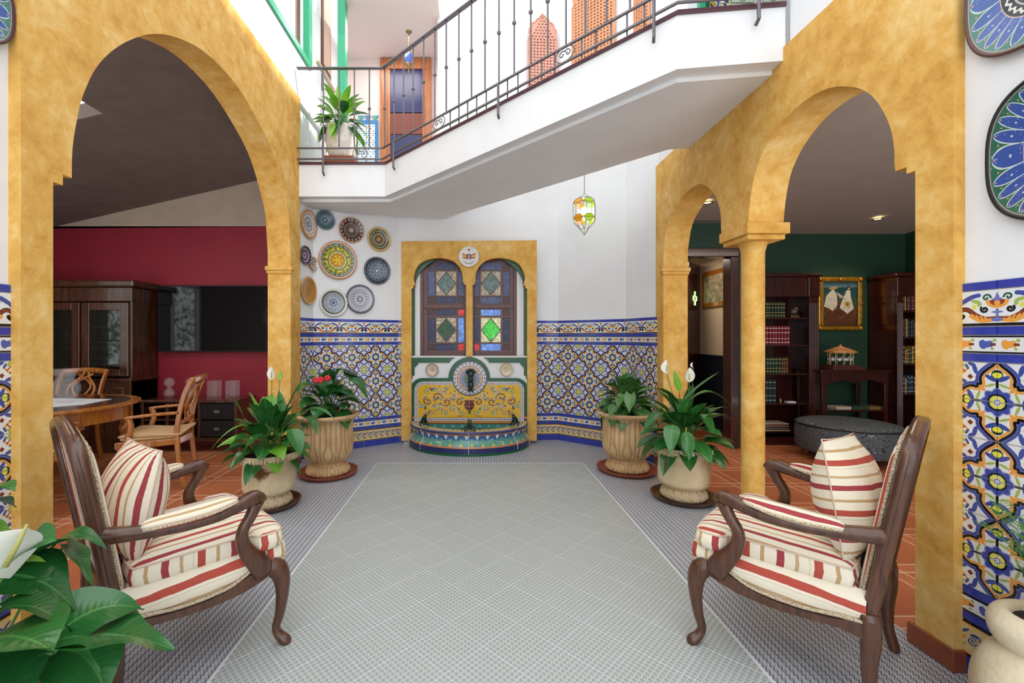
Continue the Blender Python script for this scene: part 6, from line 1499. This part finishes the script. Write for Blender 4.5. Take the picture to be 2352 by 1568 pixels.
def glassvase(kind,px,label,grp='glass vases on the media console'):
    x=(px-VX)*5.12/F; t=None
    if kind=='orbs':
        mb=MB().lathe([(.001,.0),(.045,.003),(.055,.03),(.062,.055),(.055,.085),(.028,.105),(.020,.115),(.028,.125),(.05,.145),(.060,.175),(.055,.20),(.030,.232),(.027,.232),(.05,.20),(.056,.175),(.046,.147),(.014,.118),(.05,.085),(.057,.055),(.05,.03),(.001,.008)],24)
    else:
        mb=MB(); w_=.055
        mb.box(-w_,w_,-w_,w_,0,.02); 
        for s_ in (-1,1): mb.box(-w_,w_,s_*w_-.004*s_-.002,s_*w_-.004*s_+.002,.02,.20); mb.box(s_*w_-.004*s_-.002,s_*w_-.004*s_+.002,-w_,w_,.02,.20)
    o=mb.build('glass_vase',M['glass'],None,(x,5.15,.596),smooth=(kind=='orbs')); return tag(o,label,'vase',grp)
glassvase('orbs',385,'double bulb clear glass vase, leftmost on the media console'); glassvase('orbs',434,'double bulb clear glass vase behind the dining armchair back')
glassvase('sq',489,'square clear glass vase in the middle of the media console'); glassvase('sq',531,'square clear glass vase nearest the right end of the media console')
# table
HO=M['honey']
tb=thing('dining_table','round ended honey oak dining table with turned legs','table',(-3.62,3.72,0))
el=[(.68*math.cos(2*PI*k/40)- (0 if math.cos(2*PI*k/40)>0 else .6),.64*math.sin(2*PI*k/40)) for k in range(40)]
MB().prism(el,lambda u,v,t:(u,v,t),.715,.74).build('tabletop',HO,tb,bevel=.008,seg=3)
MB().prism([(x*.90+.0,y*.88) for x,y in el],lambda u,v,t:(u,v,t),.60,.715).build('apron',HO,tb)
inl=[(.6*math.cos(2*PI*k/40)- (0 if math.cos(2*PI*k/40)>0 else .6),.56*math.sin(2*PI*k/40)) for k in range(40)]
MB().prism(inl,lambda u,v,t:(u,v,t),.738,.7412).build('inlay',M['mahog'],tb)
for (x,y) in ((.47,-.22),(.47,.28),(-.85,-.3),(-.85,.3)):
    mb=MB().box(x-.042,x+.042,y-.042,y+.042,.56,.715); mb.lathe([(.001,0),(.022,0),(.028,.03),(.035,.10),(.040,.30),(.034,.38),(.046,.40),(.030,.43),(.044,.47),(.046,.50),(.030,.53),(.042,.56)],18,(x,y,0)); mb.build('leg',HO,tb,smooth=True,sharp=40)
rn=MB().prism([(-4.4,3.58),(-3.42,3.46),(-3.22,3.66),(-3.25,3.98),(-4.4,4.1)],lambda u,v,t:(u,v,t),.7415,.745).build('table_runner',M['cloth']); tag(rn,'white cloth runner lying on the dining table','cloth')
cv=thing('crystal_vase','cut crystal vase with flared neck on the dining table','vase',tuple(P(150,922,3.78))[:2]+(.7455,))
pr=[(.001,0),(.055,0),(.062,.01),(.085,.05),(.105,.10),(.108,.13),(.095,.165),(.070,.19),(.066,.205),(.072,.23),(.095,.285),(.090,.285),(.066,.23),(.060,.205),(.064,.19),(.088,.163),(.10,.13),(.097,.10),(.078,.05),(.05,.018),(.001,.016)]
MB().lathe(pr,36,fn=lambda r,z,a,k:(r*(1+(.03 if .02<z<.12 and k<7 else 0)*math.cos(12*a)),z)).build('vase_body',M['glass'],cv,smooth=True)
def dining_chair(label,loc,rz,pad=True):
    t=thing('dining_chair',label,'chair',loc,rz,'honey oak dining chairs')
    seat=[(-.25,.22),(-.27,.16),(-.23,-.22),(.23,-.22),(.27,.16),(.25,.22)]
    MB().prism(smoothpts(seat,2,True),lambda u,v,tt:(u,v,tt),.385,.44).build('seat_frame',HO,t,bevel=.008)
    MB().prism([(x*.93,y*.9) for x,y in seat],lambda u,v,tt:(u,v,tt),.44,.462).build('seat',plain('tan_seat_fabric','C9A878',.85) if 'tan_seat_fabric' not in bpy.data.materials else bpy.data.materials['tan_seat_fabric'],t,bevel=.01,seg=2)
    for s_ in (-1,1):
        MB().sweep([(s_*.24,.19,.44),(s_*.24,.19,.2),(s_*.235,.195,0)],[.022,.02,.016],[.022,.02,.016],(1,0,0),n=8,pw=.4).build('leg',HO,t)
        pp=smoothpts([(s_*.22,-.27,0),(s_*.22,-.225,.2),(s_*.22,-.205,.42),(s_*.225,-.215,.60),(s_*.23,-.26,.80),(s_*.235,-.315,.93)],4)
        MB().sweep(pp,.014,[.020]*len(pp),(1,0,0),n=8,pw=.4).build('rear_leg',HO,t)
        ap=smoothpts([(s_*.232,-.215,.655),(s_*.26,-.08,.655),(s_*.275,.06,.645),(s_*.27,.15,.635)],4)
        MB().sweep(ap,.020,.013,(1,0,0),n=8,pw=.5).build('arm',HO,t,smooth=True)
        MB().sweep(smoothpts([(s_*.268,.13,.635),(s_*.262,.11,.55),(s_*.25,.16,.40)],4),.015,.022,(1,0,0),n=8,pw=.5).build('arm_support',HO,t,smooth=True)
    MB().sweep(smoothpts([(-.24,-.32,.925),(-.12,-.345,.935),(0,-.355,.94),(.12,-.345,.935),(.24,-.32,.925)],4),.02,.030,(0,1,0),n=10,pw=.7).build('crest_rail',HO,t,smooth=True)
    MB().sweep([(-.225,-.215,.56),(0,-.24,.56),(.225,-.215,.56)],.012,.018,(0,1,0),n=8).build('back_rail',HO,t)
    for s_ in (-1,1):
        sp=smoothpts([(s_*.03,-.228,.565),(s_*.12,-.24,.66),(s_*.14,-.27,.76),(s_*.05,-.31,.86),(s_*.02,-.34,.925)],4)
        MB().sweep(sp,.010,.014,(0,1,0),n=8).build('back_splat',HO,t,smooth=True)
        sp=smoothpts([(s_*.10,-.228,.565),(s_*-.05,-.245,.68),(s_*-.09,-.28,.79),(s_*.08,-.325,.90)],4)
        MB().sweep(sp,.008,.011,(0,1,0),n=8).build('back_splat',HO,t,smooth=True)
    return t
CA=PI/2+.33
c1=dining_chair('honey oak dining armchair with beige cushion, seen side on before the console',(-2.80,3.93,0),CA)
dining_chair('honey oak dining chair on the far side of the table before the cabinet',(-4.22,4.50,0),PI)
dining_chair('honey oak dining chair half hidden behind the left armchair and pillar',(-3.34,3.30,0),0.0)
cu=thing('seat_cushion','thin beige cushion rumpled on the dining armchair seat','cushion',(-2.80,3.93,.463),CA)
mb=MB(); n=14; vs=[];fs=[]
for i in range(n+1):
    for j in range(n+1):
        x=-.24+.48*i/n; y=-.24+.45*j/n; vs.append((x,y,.022+.012*math.sin(8*x+3)*math.cos(9*y)+(.022*max(0,abs(x)/.24-.7)*math.sin(y*14))))
b_=len(vs)
for i in range(n+1):
    for j in range(n+1):
        vs.append((-.235+.47*i/n,-.235+.44*j/n,.001))
for i in range(n):
    for j in range(n):
        q=(i*(n+1)+j,(i+1)*(n+1)+j,(i+1)*(n+1)+j+1,i*(n+1)+j+1); fs.append(q); fs.append(tuple(b_+m for m in reversed(q)))
bd=[j for j in range(n)]+[i*(n+1)+n for i in range(n)]+[n*(n+1)+n-j for j in range(n)]+[(n-i)*(n+1) for i in range(n)]
for k in range(len(bd)): a_,c_=bd[k],bd[(k+1)%len(bd)]; fs.append((a_,c_,b_+c_,b_+a_))
mb.add(vs,fs).build('cover',plain('beige_canvas','D2AD80',.9,bump=.2,bs=90),cu,smooth=True)
# ================================================================ LIBRARY
MG=M['mahog']
def bookcase(label,x0,x1,y0,y1,zt,shelves,pil):
    t=thing('bookcase',label,'bookcase',((x0+x1)/2,(y0+y1)/2,0)); B=lambda n,*a,m=MG,b=.003: obj_box(n,t,*a,m,b)
    B('side_panel',x0,x0+.03,y0,y1,.06,zt-.06); B('side_panel',x1-.03,x1,y0,y1,.06,zt-.06); B('back_panel',x0,x1,y1-.015,y1,.06,zt-.06)
    B('plinth',x0-.01,x1+.01,y0-.012,y1,0,.09); B('cornice',x0-.03,x1+.03,y0-.035,y1,zt-.045,zt,b=.012); B('frieze',x0-.006,x1+.006,y0-.005,y1+.001,zt-.28,zt-.045)
    for z in shelves: B('shelf',x0+.03,x1-.03,y0+.012,y1-.015,z-.02,z)
    for a,b in pil:
        l=t.location; mb=MB().box(a-l.x,b-l.x,y0-.02-l.y,y0+.01-l.y,.09,zt-.28); n=5
        for k in range(n):
            xc=a+(b-a)*(k+.5)/n; mb.tube([(xc-l.x,y0-.02-l.y,.2),(xc-l.x,y0-.02-l.y,zt-.36)],.006,6)
        mb.build('fluted_pilaster',MG,t)
        obj_box('pilaster_block',t,a-.008,b+.008,y0-.03,y0+.01,zt-.28,zt-.05,MG,.006)
    return t
def xz(px,py,Y): v=P(px,py,Y); return v.x,v.z
Yb=5.36
sh=[xz(0,y,Yb+.05)[1] for y in (729,791,857,925)]+[.16]
bookcase('tall mahogany bookcase with fluted pilaster, filled with bound volumes',3.395,xz(1880,0,Yb)[0],Yb,5.69,2.07,sh,[(xz(1855,0,Yb)[0],xz(1878,0,Yb)[0])])
bm={}
def bookmat(c,band):
    k=(c,band)
    if k not in bm:
        t=NT('book_cloth_%s'%c); sp=t.node('ShaderNodeSeparateXYZ'); tc=t.node('ShaderNodeTexCoord'); t.L(tc.outputs['Generated'],sp.inputs[0])
        f=t.ramp(sp.outputs[2],[(0,c),(.10,band),(.14,c),(.30,band),(.33,c),(.62,band),(.66,c),(.86,band),(.90,c)],'CONSTANT'); t.set(f,.4); bm[k]=t.m
    return bm[k]
ORD=['first','second','third','fourth','fifth','sixth','seventh','eighth','ninth','tenth','eleventh','twelfth','thirteenth','fourteenth','fifteenth']
def books(x0,n,w_,h,d,y0,z,c,band,label,group,jit=0,x1=None,cols=None):
    x=x0
    for i in range(n):
        hh=h*(1+R.uniform(-jit,jit)); ww=w_*(1+R.uniform(-jit,jit)*2); cc=c if cols is None else cols[i%len(cols)]
        key=(round(hh,4),round(ww,4),cc)
        mb=MB(); mb.box(0,ww*.94,0,.006,0,hh,0); mb.box(0,.003,0,d,0,hh,0); mb.box(ww*.94-.003,ww*.94,0,d,0,hh,0); mb.box(.003,ww*.94-.003,.006,d-.004,.003,hh-.004,1)
        o=link('book',mb.mesh('book',[bookmat(cc,band),M['cloth']]),None,(x,y0+R.uniform(0,.006),z)); lb=label if isinstance(label,str) else label[i%len(label)]
        tag(o,lb.replace('@',ORD[i]),'book',group); x+=ww
    return x
yb=Yb+.03
books(3.45,10,.0345,.185,.14,yb,sh[0],'1E3328','B59A4A','@ dark green volume with gold bands from the left on the top shelf','green and gold volumes on the top shelf')
books(3.45,11,.036,.225,.15,yb,sh[1],'7E1F2C','D8CDBE','@ crimson volume with pale bands from the left on the second shelf','crimson volumes on the second shelf')
x=books(3.42,2,.034,.22,.14,yb,sh[2],'8A2A3A','C9B8A8','@ plum volume from the left on the third shelf','plum volumes on the third shelf')
x=books(x,7,.036,.195,.14,yb,sh[2],'22392C','B9A468','@ dark green volume with pale bands from the left on the third shelf','green volumes on the third shelf')
books(x,3,.030,.195,.14,yb,sh[2],'5A3420','A8824A','@ brown volume from the left at the end of the third shelf','brown volumes on the third shelf')
books(3.45,13,.0175,.285,.16,yb,sh[3],'2A3A38','A8B0A8','@ slim grey green volume from the left on the fourth shelf','slim volumes on the fourth shelf')
def simple(name,mb,m,label,cat,loc,group=None,smooth=True):
    o=mb.build(name,m,None,loc,smooth=smooth); return tag(o,label,cat,group)
bd_=thing('bird_figurine','small brown bird figurine on a pedestal beside the green volumes','figurine',(xz(1826,0,5.42)[0],5.44,sh[0]))
blob(MB(),(0,0,.075),.04,10,(1.1,.9,.9)).build('body',plain('figurine_glaze','5A4A3E',.3,var=.3,vs=30),bd_,smooth=True); blob(MB(),(.02,-.01,.11),.022,8).build('head',bpy.data.materials['figurine_glaze'],bd_,smooth=True)
MB().box(-.05,.05,-.03,.03,0,.03).build('pedestal',M['brass'],bd_,bevel=.004)
o=simple('small_box',MB().box(-.05,.05,-.03,.03,0,.02),M['cloth'],'small white box lying on the fourth shelf','box',(xz(1815,0,5.42)[0],5.42,sh[3]),smooth=False)
o=simple('brass_ornament',MB().lathe([(.001,0),(.03,0),(.012,.015),(.022,.03),(.008,.05),(.001,.055)],12),M['brass'],'small brass ornament beside the white box on the shelf','ornament',(xz(1803,0,5.42)[0]-.03,5.46,sh[3]))
for k in range(7):
    o=simple('magazine',MB().box(-.17,.17,-.1,.1,0,.012),plain('magazine_cover_%d'%k,['C9C2B4','5A3A34','8A8A80','2A3440','A89A7A','6A2A2A','BDB5A8'][k],.4),['undermost','second','third','fourth','fifth','sixth'][k]+' magazine from the bottom of the flat pile in the bookcase' if k<6 else 'topmost pale magazine of the pile at the bottom of the bookcase','magazine',(3.66+R.uniform(-.02,.02),5.47,.162+k*.0135),'magazines piled in the bookcase',False)
# right bookcase
x0_=xz(2057,0,5.32)[0]+.0
bookcase('dark mahogany bookcase at the right end of the library',x0_,5.54,5.32,5.69,2.07,[1.30+.0,1.62,.98,.62,.2],[(x0_+.0,x0_+.07)])
for z,(c,band,lb) in ((1.62,('8A3A4A','C9A06A','coloured books on the upper shelf of the right bookcase')),(1.30,('3A3A3A','8A8A84','dark books on the middle shelf of the right bookcase')),(.98,('B08A3A','E0C890','yellow and brown books on a shelf of the right bookcase')),(.62,('2A4A6A','C0C4C8','slim books on the lower shelf of the right bookcase'))):
    books(x0_+.10,8,.026,.20,.14,5.36,z,c,band,'@ '+lb.replace('books','book')+', from the left',lb,.12,cols=[c,'5A2A2A','A88A4A',c,'3A4A5A'])
# painting
pt=thing('framed_painting','gilt framed beach painting of two figures in white with a straw hat','painting',(4.65,5.66,1.4))
a=P(1877,762,5.64); b=P(1980,634,5.64); l=pt.location; x0,x1,z0,z1=a.x,b.x,a.z+.02,b.z-.01
mb=MB()
for (q0,q1,r0_,r1) in ((x0,x1,z0,z0+.06),(x0,x1,z1-.06,z1),(x0,x0+.06,z0+.06,z1-.06),(x1-.06,x1,z0+.06,z1-.06)): mb.box(q0-l.x,q1-l.x,5.62-l.y,5.695-l.y,r0_-l.z,r1-l.z)
mb.build('frame',M['gold'],pt,bevel=.02,seg=3)
mb=MB()
for zz in (z0+.06,z1-.06): mb.tube([(x0+.06-l.x,5.625-l.y,zz-l.z),(x1-.06-l.x,5.625-l.y,zz-l.z)],.01,6)
for xx in (x0+.06,x1-.06): mb.tube([(xx-l.x,5.625-l.y,z0+.06-l.z),(xx-l.x,5.625-l.y,z1-.06-l.z)],.01,6)
mb.build('inner_bead',M['brass'],pt)
for (xx,zz) in ((x0+.03,z0+.03),(x1-.03,z0+.03),(x0+.03,z1-.03),(x1-.03,z1-.03),(x1-.03,(z0+z1)/2),((x0+x1)/2,z1-.03)): blob(MB(),(xx-l.x,5.615-l.y,zz-l.z),.022,8,(1,.5,1)).build('corner_ornament',M['gold'],pt,smooth=True)
X0_,X1_,Z0_,Z1_=x0+.06-l.x,x1-.06-l.x,z0+.06-l.z,z1-.06-l.z; yy=5.64-l.y
MB().add([(X0_,yy,Z0_),(X1_,yy,Z0_),(X1_,yy,Z1_),(X0_,yy,Z1_),(X0_,yy+.02,Z0_),(X1_,yy+.02,Z0_),(X1_,yy+.02,Z1_),(X0_,yy+.02,Z1_)],[(0,1,2,3),(4,7,6,5),(0,4,5,1),(1,5,6,2),(2,6,7,3),(3,7,4,0)],[[(0,0),(1,0),(1,1),(0,1)]]+[[(0,0)]*4]*5).build('canvas',imgmat('beach_canvas',painting(),.4),pt)
# console table and carousel
ct=thing('console_table','mahogany console table with shaped apron under the painting','table',(4.66,5.42,0)); l=ct.location
tx0,tx1=xz(1886,0,5.2)[0],xz(2050,0,5.2)[0]
obj_box('tabletop',ct,tx0,tx1,5.2,5.66,.885,.91,MG,.006)
ap=[(tx0+.04,.885),(tx0+.04,.74),(tx0+.12,.76),(tx0+.25,.80),(tx0+.36,.77),((tx0+tx1)/2,.755),(tx1-.36,.77),(tx1-.25,.80),(tx1-.12,.76),(tx1-.04,.74),(tx1-.04,.885)]
MB().prism(ap,lambda u,v,t:(u-l.x,t-l.y,v),5.215,5.24).build('apron',MG,ct,bevel=.004)
for x in (tx0+.05,tx1-.05):
    for y in (5.24,5.62): MB().sweep([(x-l.x,y-l.y,.885),(x-l.x,y-l.y,.4),(x-l.x,y-l.y,0)],[.028,.02,.016],[.028,.02,.016],(1,0,0),n=8,pw=.4).build('leg',MG,ct)
obj_box('lower_shelf',ct,tx0+.04,tx1-.04,5.23,5.64,.42,.44,MG)
for k,(x,c) in enumerate(((4.42,'C8B8A0'),(4.62,'2E4A3E'),(4.82,'8A6A3A'))):
    simple('lying_book',MB().box(-.09,.09,-.07,.07,0,.03),plain('lying_book_%d'%k,c,.5),['pale book lying on the lower shelf of the console table','green book lying in the middle of the console shelf','brown book lying at the right of the console shelf'][k],'book',(x,5.36,.44),smooth=False)
ca=thing('toy_carousel','small model carousel with striped canopy on the console table','ornament',(xz(1938,0,5.35)[0],5.40,.91))
MB().box(-.19,.19,-.13,.13,0,.03).box(-.16,.16,-.10,.10,.03,.055).build('base',plain('carousel_base','5A3030',.3),ca,bevel=.004)
for k in range(10):
    a_=2*PI*k/10; MB().tube([(.13*math.cos(a_),.10*math.sin(a_),.05),(.13*math.cos(a_),.10*math.sin(a_),.21)],.004,5).build('post',M['brass'],ca)
    h=blob(MB(),(.11*math.cos(a_+.3),.085*math.sin(a_+.3),.12),.02,7,(1.5,.7,1)); blob(h,(.11*math.cos(a_+.3)+.03,.085*math.sin(a_+.3),.145),.010,6); h.build('horse',M['cloth'],ca,smooth=True)
MB().lathe([(.16,.20),(.165,.215),(.10,.245),(.03,.275),(.008,.29),(.002,.31)],20).build('canopy',plain('carousel_canopy','C98A5A',.5,var=.3,vs=25),ca,smooth=False)
# ottoman
ot=thing('ottoman','round black damask ottoman on short wooden legs','ottoman',(3.98,4.72,0))
def damask():
    t=NT('black_damask'); co=t.coord('Object',(1,1,1)); v=t.node('ShaderNodeTexVoronoi'); v.feature='DISTANCE_TO_EDGE'; v.inputs['Scale'].default_value=13; 
    n=t.node('ShaderNodeTexNoise'); n.inputs['Scale'].default_value=7; t.L(co,n.inputs['Vector']); m=t.node('ShaderNodeVectorMath'); m.operation='ADD'; t.L(co,m.inputs[0]); m2=t.node('ShaderNodeVectorMath'); m2.operation='SCALE'; m2.inputs['Scale'].default_value=.35; t.L(n.outputs['Color'],m2.inputs[0]); t.L(m2.outputs[0],m.inputs[1]); t.L(m.outputs[0],v.inputs['Vector'])
    w_=t.math('PINGPONG',t.math('MULTIPLY',v.outputs['Distance'],5.0),.5); col=t.ramp(w_,[(.0,'A8B2BC'),(.13,'15191E'),(.38,'1A2026'),(.5,'7A8691')]); t.set(col,.7); return t.m
M['damask']=damask()
pr=smoothpts([(.44,.10),(.455,.13),(.46,.2),(.46,.3),(.45,.36),(.42,.392),(.3,.41),(.001,.415)],3)
MB().lathe([(.001,.10)]+pr,56).build('upholstered_seat',M['damask'],ot,smooth=True)
MB().tube([(.455*math.cos(2*PI*k/48),.455*math.sin(2*PI*k/48),.37) for k in range(48)],.007,6,closed=True).build('piping',M['black_matt'],ot,smooth=True)
for k in range(4): a_=PI/4+k*PI/2+.1; MB().tube([(.33*math.cos(a_),.33*math.sin(a_),.10),(.36*math.cos(a_),.36*math.sin(a_),0.0)],[.025,.016],10).build('leg',M['honey'],ot,smooth=True)
# hall door frame, open leaves, picture
df=struct(MB().build('door_1',M['mahog'])) if False else None
l0=(2.75,5.2,0)
d1=bpy.data.objects.new('door_1',None); COL.objects.link(d1); struct(d1); d1.location=l0
for (x0,x1,z0,z1) in ((2.42,2.50,0,2.239),(3.0,3.10,0,2.239),(2.42,3.10,2.24,2.34)): MB().box(x0-l0[0],x1-l0[0],-.03,.14,z0,z1).build('door_frame',MG,d1,bevel=.008)
def leafdoor(x,y,ang,w_,label):
    t=thing('shutter_door',label,'door',(x,y,0),ang,'open wooden doors in the hall')
    clov=[]
    for (cx,cz) in ((w_*.5,1.86),):
        for k in range(4):
            a_=PI/4*0+k*PI/2; c=(cx+.055*math.cos(a_),cz+.065*math.sin(a_)); clov.append([(c[0]+.028*math.cos(2*PI*q/8),c[1]+.034*math.sin(2*PI*q/8)) for q in range(8)])
    MB().prism([(0,0),(w_,0),(w_,2.36),(0,2.36)],lambda u,v,tt:(u,tt,v),0,.035,holes=clov).build('door_leaf',MG,t)
    for z0,z1 in ((.15,.8),(.9,1.55),(2.05,2.28)): MB().box(.07,w_-.07,-.008,0,z0,z1).build('door_panel',MG,t,bevel=.006)
    for k,c in enumerate(clov):
        cx=sum(p[0] for p in c)/8; cz=sum(p[1] for p in c)/8
        MB().box(cx-.03,cx+.03,.036,.04,cz-.036,cz+.036).build('cutout_glow',bpy.data.materials.get('lit_green_cutout') or gp('lit_green_cutout','B8E89A',emit='C6F0A8',es=1.2),t)  # glowing patch added behind each cutout for the light coming through
    return t
leafdoor(3.335,6.60,math.radians(225),.45,'open dark wood door with quatrefoil cutouts, nearer of the two in the hall')
leafdoor(3.12,6.87,math.radians(-40),.24,'dark wood door with quatrefoil cutouts, further back in the hall')
pc=thing('hall_picture','wood framed faded picture hanging in the hall','picture',(3.375,6.2,1.85))
obj_box('frame',pc,3.355,3.379,5.88,6.52,1.72,2.24,M['honey'],.008); obj_box('print',pc,3.352,3.356,5.95,6.45,1.79,2.17,plain('faded_print','9A8E74',.5,var=.3,vs=14),0)
# ceiling spots
def spot(px,py,Y,label):
    for _ in range(30): Y=(zlc(Y)-H)*F/(VY-py)
    p=P(px,py,Y); z=zlc(Y)-.002; t=thing('ceiling_spotlight',label,'light',(p.x,Y,z),0,'recessed ceiling spotlights')
    MB().lathe([(.05,0),(.052,-.006),(.04,-.008),(.036,-.001)],20).build('ring',M['brass'],t,smooth=True)
    MB().lathe([(.036,-.002),(.001,-.002)],16).build('lens',gp('warm_spot_lens','FFD890',emit='FFC26A',es=7,bump=0) if 'warm_spot_lens' not in bpy.data.materials else bpy.data.materials['warm_spot_lens'],t)
    lamp('spot_glow','SPOT',(p.x,Y,z-.03),16,(1,.75,.45),.03,spot=2.0)
spot(1625,464,1.305*F/310,'small warm recessed spotlight seen through the small arch'); spot(2016,502,1.305*F/272,'small warm recessed spotlight seen through the large right arch')
# skylight bars high above the patio (they carry the lantern cord)
sk=struct(MB().box(-2.0,2.1,4.86,4.94,6.42,6.5).build('ceiling',M['white']))
MB().box(1.18,1.26,4.5,5.7,6.40,6.46).build('bar',M['iron'],sk)

# garden seen only in the reflections of the cabinet glass and television
hg=MB(); rr=random.Random(8)
for k in range(5200):
    y=rr.uniform(-.5,4.6); z=rr.uniform(0,2.9); x=-7.0+rr.uniform(-.35,.35)+.25*math.sin(y*5)*math.cos(z*4); a=rr.uniform(0,PI); b=rr.uniform(-.8,.8); l=.09
    hg.add([(x,y,z),(x+.04*b,y+l*math.cos(a),z+l*math.sin(a)),(x-.03,y+l*math.cos(a+1),z+l*math.sin(a+1))],[(0,1,2)])
o=hg.build('garden_hedge',plain('hedge_leaf','4E7A3A',.6,var=.5,vs=7)); tag(o,'leafy garden hedge mirrored in the cabinet glass','hedge',kind='stuff')
